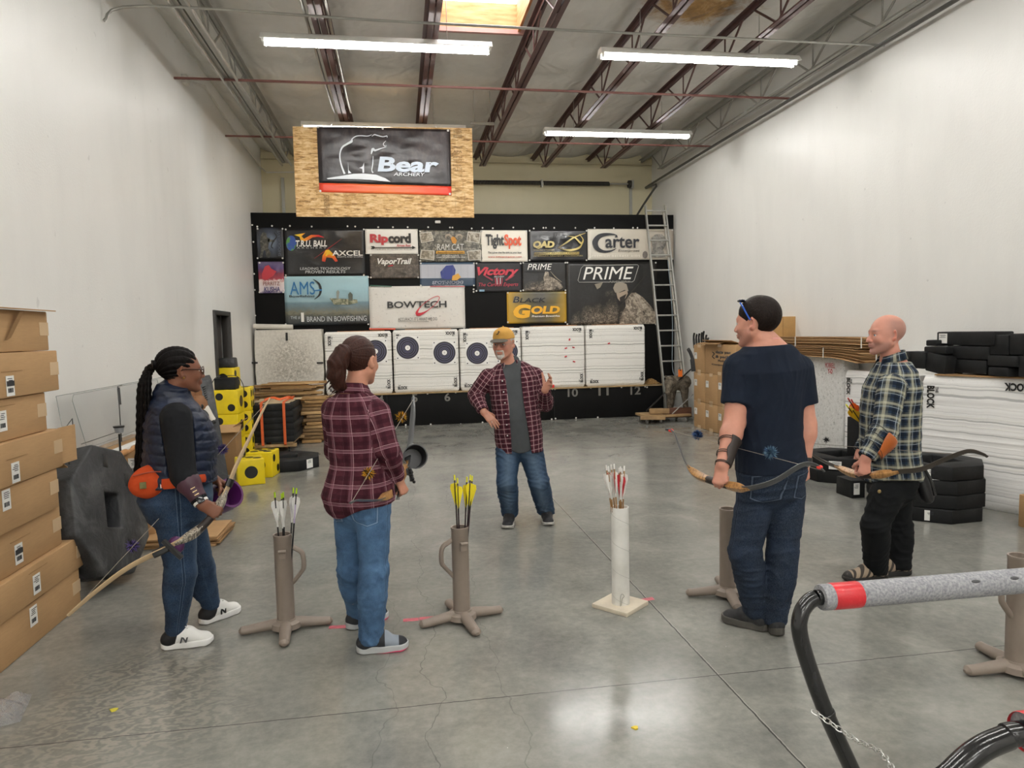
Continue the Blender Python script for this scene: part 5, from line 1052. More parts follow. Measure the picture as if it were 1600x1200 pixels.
# octagonal stacks on the floor
def ostack(cx, cy, R, th, n, rz, labels, holes=True):
    for k in range(n):
        o = thing('octagonal_target', labels[k], 'foam target', (cx, cy, th * k), 0, 'stacked octagonal targets'); a = rz + .04 * ((k * 7) % 3 - 1); U_, V_ = Vector((math.cos(a), math.sin(a), 0)), Vector((-math.sin(a), math.cos(a), 0))
        octagon(Vector((cx + .008 * ((k * 5) % 3 - 1), cy, th * (k + 1) - .002)), U_, V_, R, th - .003, (R * .42, R * .42), None, o).build('foam_ring', FOAM, o, bevel=.008); yield o
sx, sy = 4.50, 5.36
st = list(ostack(sx, sy, .40, .118, 4, .12, ['bottom octagonal target of the stack of four beside the bald man', 'second octagonal target up in the stack of four beside the bald man', 'third octagonal target up in the stack of four beside the bald man', 'top octagonal target of the stack of four beside the bald man']))
d_ = Vector((-.35, -.93, 0)); 
def face_label(o, px, py, Y): p = at(px, py, Y); label_on(o, p, Vector((.86, -.5, 0)).normalized(), UZ, .1, .09, False)
fd = lambda o, a, z_, R=.4, c=(sx, sy): label_on(o, Vector((c[0] + R * .928 * math.cos(a), c[1] + R * .928 * math.sin(a), z_)), Vector((-math.sin(a), math.cos(a), 0)), UZ, .12, .085, False)
fd(st[3], .12 - math.pi * .75, .40); fd(st[0], .12 - math.pi * .75, .058)
lb2 = list(ostack(4.63, 6.86, .39, .13, 2, .1, ['lower octagonal target of the stack of two by the rough white block', 'upper octagonal target of the stack of two by the rough white block']))
fd(lb2[1], .1 - math.pi * .75, .19, .39, (4.63, 6.86))
p = az(1332, 779); o = thing('foam_box', 'small black foam box with a white label on the floor, left of the bald man', 'foam piece', p); MB().box((p.x + .06, p.y + .12, .085), (.14, .24, .17)).build('foam', FOAM, o, bevel=.008); label_on(o, Vector((p.x + .04, p.y - .001, .09)), UX, UZ, .06, .11, False)
p = Vector((4.68, 6.6, .262)); o = thing('foam_box', 'upright black foam piece standing on the stack of two, left of the checked shirt', 'foam piece', p); MB().box(p + Vector((.06, .1, .2)), (.12, .2, .4)).build('foam', FOAM, o, bevel=.008)
p = az(1594, 823); o = thing('carton', 'brown carton with barcode at the right edge of the picture', 'box', p); MB().box((p.x + .2, p.y - .16, .13), (.4, .36, .26)).build('body', CARD, o, bevel=.006)
label_on(o, Vector((p.x + .06, p.y - .341, .14)), UX, UZ, .05, .18)
# hand dolly with decoy by the ladder
dY = 11.5; x0_, x1_ = at(1009, 655, dY).x, at(1082, 655, dY).x
dk_ = thing('platform_dolly', 'low brown wooden dolly with casters at the foot of the ladder', 'dolly', ((x0_ + x1_) / 2, dY + .2, 0))
RB = M('red brown board', '5E3A28', .6, var=.2)
MB().box(((x0_ + x1_) / 2 + .2, dY + .15, .17), ((x1_ - x0_) * .62, .06, .17)).build('side_board', RB, dk_, bevel=.004); MB().box(((x0_ + x1_) / 2, dY + .3, .13), (x1_ - x0_, .5, .04)).build('deck', PLK, dk_, bevel=.004); MB().box((x0_ + .12, dY - .02, .115), (.42, .07, .06), Matrix.Rotation(-.35, 3, 'Z')).build('front_board', PLK, dk_, bevel=.004)
MB().box((x0_ + .3, dY + .15, .21), (.34, .08, .09), Matrix.Rotation(-.2, 3, 'Z')).build('block', PLK, dk_, bevel=.004)
for x in (x0_ + .05, x0_ + .3, x1_ - .1):
    for y in (.08, .48): MB().cyl((x - .012, dY + y, .04), (x + .012, dY + y, .04), .038, n=12).build('caster', M('grey caster', '8A8884', .5), dk_)
tag(MB().tube([at(1010, 642, dY + .1), at(1042, 611, dY + .15), at(1083, 574, dY + .2)], .013, 6).build('black_pole', BK, origin=at(1042, 611, dY + .15)), 'black pole slanting across the foot of the ladder', 'pole')
tag(MB().tube([at(1050, 647, dY + .1), at(1083, 616, dY + .1)], .010, 6).build('grey_pole', M('grey pole', '9A9994', .5), origin=at(1050, 647, dY + .1)), 'short pale pole slanting up from the low dolly', 'pole')
DEC = NT('decoy fur paint'); DEC.col(DEC.ramp(DEC.noise(DEC.co(), 18, 5, .7), [(.35, '3A332B'), (.6, '6E6558'), (.75, '948B7C')])); DEC.set(.85, 0, .2); DEC.bump(DEC.noise(DEC.co(), 40, 4), .5, .01); DEC = DEC.m
dq = at(1060, 605, dY + .28)
# plastic bag and scraps on the floor
t = NT('clear plastic film'); t.b.inputs['Transmission Weight'].default_value = .75; t.col('E6E9EC'); t.set(.12, 0, .6); t.b.inputs['IOR'].default_value = 1.15; t.bump(t.noise(t.co(), 9, 5, .6, 1.5), .9, .05); FILM = t.m
a, b_, c_, d_ = az(0, 1095), az(51, 1086), az(32, 1130), az(-10, 1146); e_ = a + (a - b_) * 1.2; f_ = d_ + (a - b_) * 1.2
def film(u, v): p = e_.lerp(b_, u).lerp(f_.lerp(c_, u), v); w = min(1, 6 * min(1 - u, v, 1 - v)); return (p.x, p.y, .006 + .03 * w * abs(math.sin(9 * u + 5 * v) * math.sin(7 * v - 4 * u + 1)) + .02 * w)
tag(MB().grid(film, 40, 24).build('plastic_bag', FILM, origin=(a + c_) / 2, fix=False), 'crumpled clear plastic bag on the floor at the lower left corner', 'bag')
for k, (px, py, s_, hx, l_) in enumerate(((993, 1138, .012, 'E2C61A', 'yellow scrap on the floor in front, nearest the viewer'), (178, 1110, .014, 'D2C840', 'yellow leaf-like scrap on the floor near the cartons'))):
    p = az(px, py); ring = [p + Vector((s_ * 1.6 * math.cos(q) * (1 if i % 2 else .55), s_ * math.sin(q), .0)) for i, q in enumerate([j * math.pi / 3.5 for j in range(7)])]; tag(MB().prism(ring, (0, 0, .005)).build('scrap', ink(hx), origin=p, smooth=0), l_, 'scrap', 'yellow scraps')
PINK = M('pink floor tape', 'C9626E', .5, var=.3, vs=30)
for (xa, xb, ya, yb), l_ in zip(((514, 541, 980.5, 979), (630, 654, 969.5, 967.5), (655, 680, 967, 965), (690, 702, 964.5, 963.5), (1000, 1021, 938.5, 935)), ('pink tape on the floor left of the ponytailed woman', 'longer pink tape right of the ponytailed woman, near her heel', 'pink tape between the ponytailed woman and the middle quiver', 'short pink tape at the foot of the middle quiver', 'pink tape beside the plywood base of the white tube')):
    a, c_ = az(xa, ya), az(xb, yb); n_ = Vector((0, .02, 0)); tag(MB().prism([a - n_, c_ - n_, c_ + n_, a + n_], (0, 0, .0015)).build('floor_tape', PINK, origin=(a + c_) / 2, smooth=0), l_, 'tape', 'pink floor tape')
# ------------------------------------------------------------------ quiver stands with arrows, rack in front
TAUP = M('taupe moulded plastic', '8C7F74', .5, var=.06, vs=20, bump=.08, bs=200, bd=.001)
def quiver_stand(c, label, rot, handle_a, hook_a, H=.545, hollow=True):
    o = thing('quiver_stand', label, 'quiver stand', c, 0, 'taupe quiver stands'); c = Vector(c); r = .048
    MB().lathe([(.0, .05), (r + .002, .05), (r, .075), (r, H - .015), (r + .002, H - .012), (r + .002, H), (r - .006, H), (r - .007, .1), (0, .1)], c, 28).build('tube', TAUP, o)
    MB().lathe([(0, .02), (.085, .022), (.08, .05), (.056, .062), (.053, .07), (0, .07)], c, 28).build('hub', TAUP, o)
    for k in range(4):
        a = rot + k * math.pi / 2; d = Vector((math.cos(a), math.sin(a), 0)); MB().tube([c + d * .03 + UZ * .042, c + d * .09 + UZ * .038, c + d * .2 + UZ * .026, c + d * .235 + UZ * .025, c + d * .25 + UZ * .022], [.036, .033, .029, .028, .012], 12, flat=[.85, .85, .8, .8, .7], side=d.cross(UZ)).build('foot', TAUP, o)
    d = Vector((math.cos(handle_a), math.sin(handle_a), 0))
    P = [(r - .005, H - .07), (r + .02, H - .085), (r + .055, H - .115), (r + .06, H - .19), (r + .045, H - .22), (r - .005, H - .28)]
    MB().tube(smooth_path([c + d * a + UZ * z for a, z in P], 4), .014, 8, flat=.8).build('handle', TAUP, o)
    d = Vector((math.cos(hook_a), math.sin(hook_a), 0)); s_ = d.cross(UZ); R = frame(s_, UZ)
    b = MB(); b.box(c + d * (r + .006) + UZ * (H - .1), (.04, .05, .014), R); b.build('belt_clip', TAUP, o, bevel=.004); MB().cyl(c + d * (r + .02) + UZ * (H - .08) - s_ * .02, c + d * (r + .02) + UZ * (H - .08) + s_ * .02, .008).build('clip_pin', TAUP, o)
    return o
CARB = M('black carbon shaft', '1A1A1C', .3, var=0); 
def make_arrow(shaft, vane, nock, vane2, crest=None, L=.75, wide=.022, band=None):
    o = thing('arrow', 'arrow', 'arrow'); MB().cyl((0, 0, -L), (0, 0, 0), .0042, n=8).build('shaft', shaft, o)
    if crest: MB().cyl((0, 0, -.165), (0, 0, -.06), .0046, n=8).build('wrap', crest, o)
    if band: MB().cyl((0, 0, -.30), (0, 0, -.235), .0050, n=8).build('crest_band', band, o)
    MB().cyl((0, 0, 0), (0, 0, .03), .0052, .0045, n=8).build('nock', nock, o)
    for k in range(3):
        a = k * 2.094 + .4; d = Vector((math.cos(a), math.sin(a), 0)); s_ = Vector((-d.y, d.x, 0)) * .0008
        ring = [d * .004 + UZ * -.145, d * (.004 + wide * .55) + UZ * -.09, d * (.004 + wide) + UZ * -.045, d * (.004 + wide * .85) + UZ * -.022, d * .004 + UZ * -.015]
        MB().prism([p - s_ for p in ring], s_ * 2).build('vane', vane2 if k == 0 else vane, o, smooth=0)
    return o
def place_arrows(proto, spots, base, topz, group, labels, Y):
    for k, (px, py, dy) in enumerate(spots):
        o = proto if k == 0 else dup(proto); tip = at(px, py, Y + dy); foot = Vector((base[0] + (tip.x - base[0]) * .25, base[1] + (tip.y - base[1]) * .25, topz - .3)) if Y < 4.05 else Vector((base[0], base[1], topz - .3)); z = (tip - foot).normalized()
        o.location = tip - z * .03; o.rotation_euler = z.to_track_quat('Z', 'Y').to_euler(); o['label'] = labels[k]; o['category'] = 'arrow'; o['group'] = group
WV, PV, YV, RV = M('white feather', 'EDEBE6', .6, var=.08, vs=40), M('purple feather', '6A3A8C', .6), M('yellow vane', 'F0DC28', .4), M('red feather', 'B4202C', .6)
q1 = az(448, 984); quiver_stand((q1.x, q1.y, 0), 'taupe quiver stand holding white-feathered arrows, between the two women', .2 - math.pi / 2 - .1, -.05, -1.5)
pw = make_arrow(CARB, WV, M('lime nock', 'B5D82A', .4, var=0), WV, ink('E6E4DE'))
place_arrows(pw, ((429, 769, -.02), (440, 771, .02), (442.5, 769, -.03), (458.5, 762, .0)), (q1.x, q1.y), .52, 'white-feathered arrows', ['leftmost white arrow in the quiver between the two women', 'second white arrow from the left in the quiver between the women', 'third white arrow, with a dark patch, in the quiver between the women', 'tall white arrow beside the purple one'], q1.y)
pp = make_arrow(CARB, WV, bpy.data.materials['lime nock'], PV, ink('C9B8D8')); place_arrows(pp, ((463.5, 763, -.02),), (q1.x, q1.y), .52, 'white-feathered arrows', ['rightmost arrow in that quiver, with a purple vane'], q1.y)
q2 = az(722, 970); quiver_stand((q2.x, q2.y, 0), 'taupe quiver stand holding yellow-vaned arrows, in the middle of the floor', .35 - math.pi / 2 - .1, math.pi + .1, -1.3)
py_ = make_arrow(M('black and magenta shaft', '2A1820', .3, var=.5, vs=30), YV, M('yellow nock', 'E8E23A', .4, var=0), YV, ink('22201F'), wide=.024)
place_arrows(py_, ((710, 742, 0), (714.5, 747, -.02), (729.5, 745, .02), (735, 742, -.02), (738, 743.5, .01)), (q2.x, q2.y), .52, 'yellow-vaned arrows', ['leftmost yellow arrow in the middle quiver', 'second yellow arrow from the left in the middle quiver', 'third yellow arrow, with an orange tinge, in the middle quiver', 'fourth yellow arrow from the left in the middle quiver', 'rightmost yellow arrow in the middle quiver'], q2.y)
q4 = az(1137, 932); quiver_stand((q4.x, q4.y, 0), 'taupe quiver stand half hidden behind the man in navy', math.pi * .93, .1, 1.0)
q5 = az(1588, 1052); quiver_stand((q5.x, q5.y, 0), 'taupe quiver stand cut off by the right edge, behind the padded rack', math.pi - .1, math.pi + .15, -1.2, .56)
# white cardboard tube on a plywood base
q3 = az(970, 948); tb = thing('arrow_tube', 'white cardboard tube on a plywood base holding red and white arrows', 'arrow tube', (q3.x, q3.y, 0))
PLY = M('pale plywood', 'D9CDB8', .65, var=.14, vs=9); rz = math.radians(40); R = Matrix.Rotation(rz, 3, 'Z'); MB().box((q3.x, q3.y + .01, .012), (.24, .24, .024), R).build('base', PLY, tb, bevel=.002)
t = NT('white spiral tube'); v = t.co(); x, y, z = t.xyz(v); w_ = t.math('FRACT', t.math('ADD', t.math('MULTIPLY', z, 6.2), t.math('MULTIPLY', t.math('ARCTAN2', y, x), .159))); t.col(t.mix(t.math('LESS_THAN', w_, .012), t.ramp(t.noise(v, 6, 4), [(.3, 'DAD8D0'), (.6, 'EFEDE7')]), 'AFAEA8')); t.set(.45); SPT = t.m
MB().lathe([(0, .024), (.052, .024), (.052, .60), (.046, .60), (.046, .05), (0, .05)], (q3.x, q3.y, 0), 32).build('tube', SPT, tb)
pth = []
for k in range(24): a = k / 23 * 4.2 + 2.2; pth.append((q3.x - .02 + .028 * math.cos(a), q3.y - .056, .05 + .028 * math.sin(a) + .02))
MB().tube(smooth_path([(q3.x - .02, q3.y - .055, .026), (q3.x - .02, q3.y - .06, .085), (q3.x - .01, q3.y - .06, .1), (q3.x + .002, q3.y - .06, .085), (q3.x - .01, q3.y - .06, .07), (q3.x - .015, q3.y - .056, .03)]), .002, 6).build('wire_hook', CON, tb)
SHW = M('tan wooden shaft', '9A7448', .5); pr_ = make_arrow(SHW, WV, ink('F0EEEA'), RV, ink('D8D6D0'), L=.62, wide=.019, band=ink('6E4A24')); 
lbl8 = ['leftmost arrow in the white tube', 'second arrow from the left in the white tube', 'third arrow from the left in the white tube', 'fourth arrow, tall and central, in the white tube', 'fifth arrow from the left in the white tube', 'sixth arrow from the left in the white tube', 'seventh arrow from the left in the white tube', 'rightmost arrow in the white tube']
place_arrows(pr_, ((947, 727, .01), (950.5, 729, -.02), (955, 726, .02), (959.5, 725, -.01), (967.5, 731, .02), (969.5, 729, -.02), (971.5, 732, .0), (975.5, 728, .01)), (q3.x, q3.y), .60, 'red and white arrows', lbl8, q3.y)
for i, o in enumerate([o for o in COL.objects if o.get('group') == 'red and white arrows']): o.rotation_mode = 'QUATERNION'; o.rotation_quaternion = o.rotation_euler.to_quaternion() @ Matrix.Rotation(i * 1.7, 3, 'Z').to_quaternion()
# padded rack
PIPE = NT('black enamelled pipe'); PIPE.col(PIPE.ramp(PIPE.noise(PIPE.mapv(PIPE.co(), (6, 6, 1)), 6, 4), [(.4, '141415'), (.68, '2A2A2B'), (.8, '6F6D6A')])); PIPE.set(.18, 0, .6); PIPE = PIPE.m
FG = NT('grey pipe foam'); FG.col(FG.ramp(FG.noise(FG.co(), 120, 3), [(.3, '83848A'), (.7, 'B2B2B4')])); FG.set(.85, 0, .2); FG.bump(FG.noise(FG.co(), 150, 3), .3, .003); FG = FG.m
RT = M('red vinyl tape', 'D22E36', .3, var=.12, vs=12, bump=.5, bs=14, bd=.01)
rk = thing('bow_rack', 'black pipe rack with grey foam padding and red tape, in the near right corner', 'rack', (1.5, 1.8, 0))
YK = 2.05; p0 = at(1275, 934, YK); p1 = at(1600, 907, YK); dr = (p1 - p0).normalized(); dr.z = dr.z; far = p0 + dr * 1.5
# front bar and its leg
lg = [at(1252, 958, YK - .01), at(1249, 985, YK - .02), at(1262, 1035, YK - .03), at(1290, 1112, YK - .05), at(1330, 1200, YK - .06)]
d2_ = (lg[4] - lg[3]).normalized(); ft = lg[4] + d2_ * ((.03 - lg[4].z) / d2_.z)
path = [far, p0 + dr * .1, p0, at(1263, 941, YK)] + lg + [ft]
MB().tube(smooth_path(path[2:], 5) , .0255, 16).build('front_leg', PIPE, rk); MB().cyl(p0, far, .0255, n=16).build('front_bar', PIPE, rk)
MB().lathe([(.027, 0), (.040, 0), (.042, .006), (.042, 1.4), (.027, 1.4)], p0 + dr * .015, 24, axis=dr).build('foam_sleeve', FG, rk)
tape0 = p0 + dr * .05; MB().lathe([(.0422, 0), (.0432, .004), (.0432, .095), (.0422, .1)], tape0, 24, axis=dr, closed=True).build('red_tape', RT, rk)
for s_, a in ((.55, .9), (.70, 1.1), (.80, 1.0)): 
    pz = p0 + dr * s_; n_ = Vector((-.1, -.8, .6)).normalized(); MB().ball(pz + n_ * .039 + dr * rnd.uniform(0, .02), (.02, .007, .006), frame(dr, n_.cross(dr))).build('foam_gouge', ink('4A4B4D'), rk)
MB().lathe([(.0262, 0), (.028, .002), (.028, .012), (.0262, .014)], lg[3], 16, axis=d2_, closed=True).build('leg_collar', PIPE, rk)
# rear bar, nearer the viewer
YN = 1.28; n0 = at(1600, 1150, YN); bend = [at(1450, 1255, YN - .02), at(1490, 1207, YN - .02), at(1530, 1172, YN - .01), at(1572, 1153, YN), at(1600, 1145, YN)]
d3_ = Vector((.02, -.03, -1)).normalized(); ftn = Vector((bend[0].x - .02, bend[0].y - .05, .03))
MB().tube(smooth_path([ftn, bend[0].lerp(ftn, .3)] + bend + [bend[-1] + dr * .4], 5), .0255, 16).build('rear_leg', PIPE, rk)
MB().lathe([(.027, 0), (.042, 0), (.042, .9), (.027, .9)], at(1604, 1144, YN), 24, axis=dr).build('foam_sleeve', FG, rk); MB().lathe([(.0425, 0), (.0435, .003), (.0435, .06), (.0425, .063)], at(1599, 1145, YN), 24, axis=dr, closed=True).build('red_tape', RT, rk)
MB().cyl(ft, ftn, .02, n=12).build('floor_bar', PIPE, rk)
# chain
CH = M('zinc chain', 'D2D2CE', .3, .8, var=0); ca, cb_ = at(1269, 1110, YK - .09), at(1400, 1205, 1.55); cb_.z -= 0; ce = bend[0].lerp(ftn, .35)
chn = thing('chain', 'thin silver chain hanging from the leg of the padded rack', 'chain', ca); pts = []
mid = ca.lerp(ce, .5) - UZ * .06; pts = smooth_path([ca, at(1330, 1152, 1.82), at(1392, 1197, 1.62), ce], 12); acc = 0; k = 0
L_ = [0]
for i in range(1, len(pts)): L_.append(L_[-1] + (pts[i] - pts[i - 1]).length)
def pos(s):
    for i in range(1, len(pts)):
        if L_[i] >= s: f = (s - L_[i - 1]) / max(L_[i] - L_[i - 1], 1e-9); return pts[i - 1].lerp(pts[i], f)
    return pts[-1]
s_ = 0; step = .0215
while s_ < L_[-1] - .02 and k < 48:
    a, c_ = pos(s_ - .002), pos(s_ + .027); t_ = (c_ - a).normalized(); u_ = t_.cross(UZ).normalized(); u_ = Matrix.Rotation(.5 + (k % 2) * 1.4, 3, t_) @ u_; w_ = (c_ - a).length / 2; m_ = (a + c_) / 2
    MB().tube([m_ + t_ * w_ * math.cos(q * math.pi / 5) + u_ * .0075 * math.sin(q * math.pi / 5) for q in range(10)], .0019, 5, closed=True).build('link', CH, chn); s_ += step; k += 1
# ------------------------------------------------------------------ people: smooth distance fields turned into single continuous surfaces
A3 = lambda v: np.array(tuple(v), float)
def nrm(v): v = A3(v); return v / (np.linalg.norm(v) + 1e-12)
def cone(P, a, b, ra, rb, side=None, k=1.0):
    a, b = A3(a), A3(b); ab = b - a; q = P - a; t = np.clip(q @ ab / max(ab @ ab, 1e-12), 0, 1); q = q - t[:, None] * ab
    if side is not None:
        s_ = nrm(A3(side) - ab * (A3(side) @ ab) / max(ab @ ab, 1e-12)); q = q + (q @ s_)[:, None] * s_ * (1 / k - 1)
        return (np.linalg.norm(q, axis=1) - (ra + (rb - ra) * t)) * min(k, 1)
    return np.linalg.norm(q, axis=1) - (ra + (rb - ra) * t)
def ell(P, c, r, R=None):
    q = P - A3(c)
    if R is not None: q = q @ R            # columns of R are the axes
    r = np.array(r, float); k0 = np.linalg.norm(q / r, axis=1); k1 = np.linalg.norm(q / (r * r), axis=1) + 1e-9
    return k0 * (k0 - 1) / k1
def smin(a, b, k):
    h = np.clip(.5 + .5 * (b - a) / k, 0, 1); return b + (a - b) * h - k * h * (1 - h)
def smax(a, b, k): return -smin(-a, -b, k)
def wrinkle(P, seed, wl=.07, aniso=(1, 1, 1)):
    r = np.random.RandomState(seed); out = np.zeros(len(P))
    for i in range(4):
        k = r.normal(size=3) * np.array(aniso); k = k / np.linalg.norm(k) * 2 * np.pi / (wl * r.uniform(.7, 1.6)); k2 = r.normal(size=3); k2 = k2 / np.linalg.norm(k2) * 2 * np.pi / (wl * 2.6)
        k3 = r.normal(size=3); k3 = k3 / np.linalg.norm(k3) * 2 * np.pi / (wl * 4); s_ = np.sin(P @ k + 1.8 * np.sin(P @ k2 + r.uniform(0, 6)) + r.uniform(0, 6)); out += (1 - np.abs(s_)) ** 1.5 * (.5 + .5 * np.sin(P @ k3 + r.uniform(0, 6)))
    return out / 4
def nets(f, lo, hi, h):
    """sparse surface nets: vertices and quads of f = 0"""
    lo, hi = np.array(lo, float), np.array(hi, float); B = 4; H = h * B; n = np.ceil((hi - lo) / H).astype(int) + 1
    I = np.stack(np.meshgrid(*[np.arange(m) for m in n], indexing='ij'), -1).reshape(-1, 3); C = lo + (I + .5) * H
    d = np.concatenate([f(C[i:i + 150000]) for i in range(0, len(C), 150000)]); I = I[np.abs(d) < H * 1.35]
    g = np.stack(np.meshgrid(*[np.arange(B + 1)] * 3, indexing='ij'), -1).reshape(-1, 3)
    G = (I[:, None, :] * B + g[None]).reshape(-1, 3); N = n * B + 2
    key = (G[:, 0] * N[1] + G[:, 1]) * N[2] + G[:, 2]; uk, first, inv = np.unique(key, return_index=True, return_inverse=True); inv = inv.ravel()
    Pu = lo + G[first] * h; du = np.concatenate([f(Pu[i:i + 150000]) for i in range(0, len(Pu), 150000)])
    D = du[inv].reshape(-1, B + 1, B + 1, B + 1); base = (I * B)
    cor = [(a, b, c) for a in (0, 1) for b in (0, 1) for c in (0, 1)]
    V8 = np.stack([D[:, a:a + B, b:b + B, c:c + B] for a, b, c in cor], -1).reshape(-1, 8)
    cells = (base[:, None, :] + np.stack(np.meshgrid(*[np.arange(B)] * 3, indexing='ij'), -1).reshape(1, -1, 3)).reshape(-1, 3)
    neg = V8 < 0; act = neg.any(1) & ~neg.all(1); V8 = V8[act]; cells = cells[act]; neg = neg[act]
    acc = np.zeros((len(cells), 3)); cnt = np.zeros(len(cells)); co = np.array(cor, float)
    for i in range(8):
        for j in range(i + 1, 8):
            if np.abs(co[i] - co[j]).sum() != 1: continue
            x = neg[:, i] != neg[:, j]; t = V8[x, i] / (V8[x, i] - V8[x, j]); acc[x] += co[i] + t[:, None] * (co[j] - co[i]); cnt[x] += 1
    verts = lo + (cells + acc / cnt[:, None]) * h
    ck = (cells[:, 0] * N[1] + cells[:, 1]) * N[2] + cells[:, 2]; od = np.argsort(ck); sk = ck[od]; st = (N[1] * N[2], N[2], 1); quads = []
    for ax_, ci in ((0, 4), (1, 2), (2, 1)):
        b_, c_ = [q for q in range(3) if q != ax_]; x = np.where(neg[:, 0] != neg[:, ci])[0]
        ks = [ck[x], ck[x] - st[b_], ck[x] - st[b_] - st[c_], ck[x] - st[c_]]; ids = []; ok = np.ones(len(x), bool)
        for k_ in ks:
            p = np.searchsorted(sk, k_); p = np.minimum(p, len(sk) - 1); ok &= sk[p] == k_; ids.append(od[p])
        Q = np.stack(ids, 1)[ok]; fl = neg[x, 0][ok]
        if ax_ == 1: fl = ~fl
        Q[~fl] = Q[~fl][:, ::-1]; quads.append(Q)
    return verts, np.concatenate(quads)
def sdf_part(name, f, lo, hi, h, mat, parent=None, attrs=None, relax=1, smooth=True, origin=None):
    v, q = nets(f, lo, hi, h); lab = np.arange(len(v))
    for _ in range(60):                       # drop crumbs cut loose from the main surface
        m = lab[q].min(1); l2 = lab.copy(); np.minimum.at(l2, q.ravel(), np.repeat(m, 4)); l2 = l2[l2]; l2 = l2[l2]
        if (l2 == lab).all(): break
        lab = l2
    u_, inv_, cn_ = np.unique(lab, return_inverse=True, return_counts=True); keep = (cn_ >= max(40, .04 * cn_.max()))[inv_.ravel()]
    if not keep.all(): q = q[keep[q].all(1)]; ren = np.cumsum(keep) - 1; v = v[keep]; q = ren[q]
    for _ in range(relax):
        s_ = np.zeros_like(v); c = np.zeros(len(v))
        for i in range(4): np.add.at(s_, q[:, i], v[q[:, (i + 1) % 4]] + v[q[:, (i + 3) % 4]]); np.add.at(c, q[:, i], 2)
        v = v * .5 + .5 * s_ / np.maximum(c, 1)[:, None]
    me = bpy.data.meshes.new(name); at_ = {k: fn(v) for k, fn in (attrs or {}).items()}
    inv = np.array(WM[parent.name].inverted()) if parent else np.eye(4)
    if parent is None and origin is not None: inv[:3, 3] = -A3(origin)
    lv = v @ inv[:3, :3].T + inv[:3, 3]
    me.vertices.add(len(lv)); me.vertices.foreach_set('co', lv.ravel()); me.loops.add(q.size); me.loops.foreach_set('vertex_index', q.ravel().astype(np.int32))
    me.polygons.add(len(q)); me.polygons.foreach_set('loop_start', (np.arange(len(q)) * 4).astype(np.int32)); me.update(calc_edges=True)
    for k, a in at_.items():
        la = me.attributes.new(k, 'FLOAT_VECTOR', 'POINT'); la.data.foreach_set('vector', np.ascontiguousarray(a, float).ravel())
    me.materials.append(mat)
    if smooth: me.shade_smooth()
    o = bpy.data.objects.new(name, me); COL.objects.link(o)
    if parent: o.parent = parent; WM[o.name] = WM[parent.name].copy()
    elif origin is not None: o.location = origin; WM[o.name] = Matrix.Translation(Vector(origin))
    return o
def basis(f, up=(0, 0, 1)):
    f = nrm(f); r = nrm(np.cross(f, A3(up))); u = np.cross(r, f); return r, f, u
class Head:
    def __init__(s, C, fwd, up=(0, 0, 1), k=1.0, jaw=1.0, nose=1.0, chin=1.0): s.C = A3(C); s.r, s.f, s.u = basis(fwd, up); s.k = k; s.jaw = jaw; s.nose = nose; s.chin = chin; s.R = np.stack([s.r, s.f, s.u], 1)
    def loc(s, P): return (P - s.C) @ s.R / s.k
    def w(s, x, y, z): return Vector(s.C + (s.R @ np.array((x, y, z), float)) * s.k)
    def sdf(s, P):
        q = s.loc(P); E = lambda *a: ell(q, *a); Cn = lambda *a, **k: cone(q, *a, **k)
        j = s.jaw; d = E((0, -.016, .032), (.0755, .099, .087)); d = smin(d, E((0, .028, -.022), (.064 * j, .060, .082)), .035)
        for sx in (-1, 1):
            d = smin(d, Cn((sx * .052 * j, .004, -.052), (sx * .016, .068, -.098 * s.chin), .020, .017), .03)
            d = smin(d, E((sx * .040, .064, -.028), (.020, .020, .020)), .022)
        d = smin(d, E((0, .076, -.100 * s.chin), (.020, .017, .014)), .016)
        d = smin(d, Cn((-.034, .076, .021), (.034, .076, .021), .0095, .0095), .018)
        for sx in (-1, 1): d = smax(d, -E((sx * .031, .094, .002), (.019, .014, .0105)), .012)
        for sx in (-1, 1): d = smin(d, E((sx * .031, .0775, .0095), (.0165, .0105, .0060)), .004); d = smin(d, E((sx * .031, .077, -.009), (.0145, .009, .0045)), .004)
        n_ = s.nose; d = smin(d, Cn((0, .087, .006), (0, .105 + .008 * (n_ - 1), -.030), .0075, .0115 * n_), .010)
        for sx in (-1, 1): d = smin(d, E((sx * .011 * n_, .097, -.035), (.0085, .0095, .0075)), .006)
        d = smin(d, E((0, .086, -.060), (.026, .013, .018)), .012)
        d = smin(d, E((0, .0965, -.0565), (.020, .0075, .0048)), .005); d = smin(d, E((0, .0955, -.067), (.018, .0075, .0058)), .005)
        d = smax(d, -E((0, .106, -.0615), (.022, .010, .0016)), .003)
        for sx in (-1, 1):
            e = np.linalg.norm(q - np.array((sx * .073, -.008, -.006)), axis=1)
            Re = np.array(((.5, -.866 * sx, 0), (.866 * sx, .5, 0), (0, 0, 1.))).T
            er = E((sx * .080, -.014, -.004), (.009, .020, .033), Re); er = smin(er, E((sx * .077, -.006, -.027), (.008, .011, .011)), .008); er = smax(er, -E((sx * .088, -.006, -.001), (.010, .011, .019)), .005); d = smin(d, er, .006)
        return d * s.k
    def eyes(s, parent, iris='4A3220', lid=True):
        wh = M('eye white', 'E9E4DE', .2, var=0); ir = ink(iris)
        for sx in (-1, 1):
            c = s.w(sx * .031, .0735, .0005); o = MB().ball(c, .0118 * s.k, n=16).build('eye', wh, parent); MB().lathe([(0, .0008), (.0062 * s.k, 0), (.0062 * s.k, -.002), (0, -.002)], c + Vector(s.f) * .0117 * s.k, 14, axis=s.f).build('iris', ir, o)
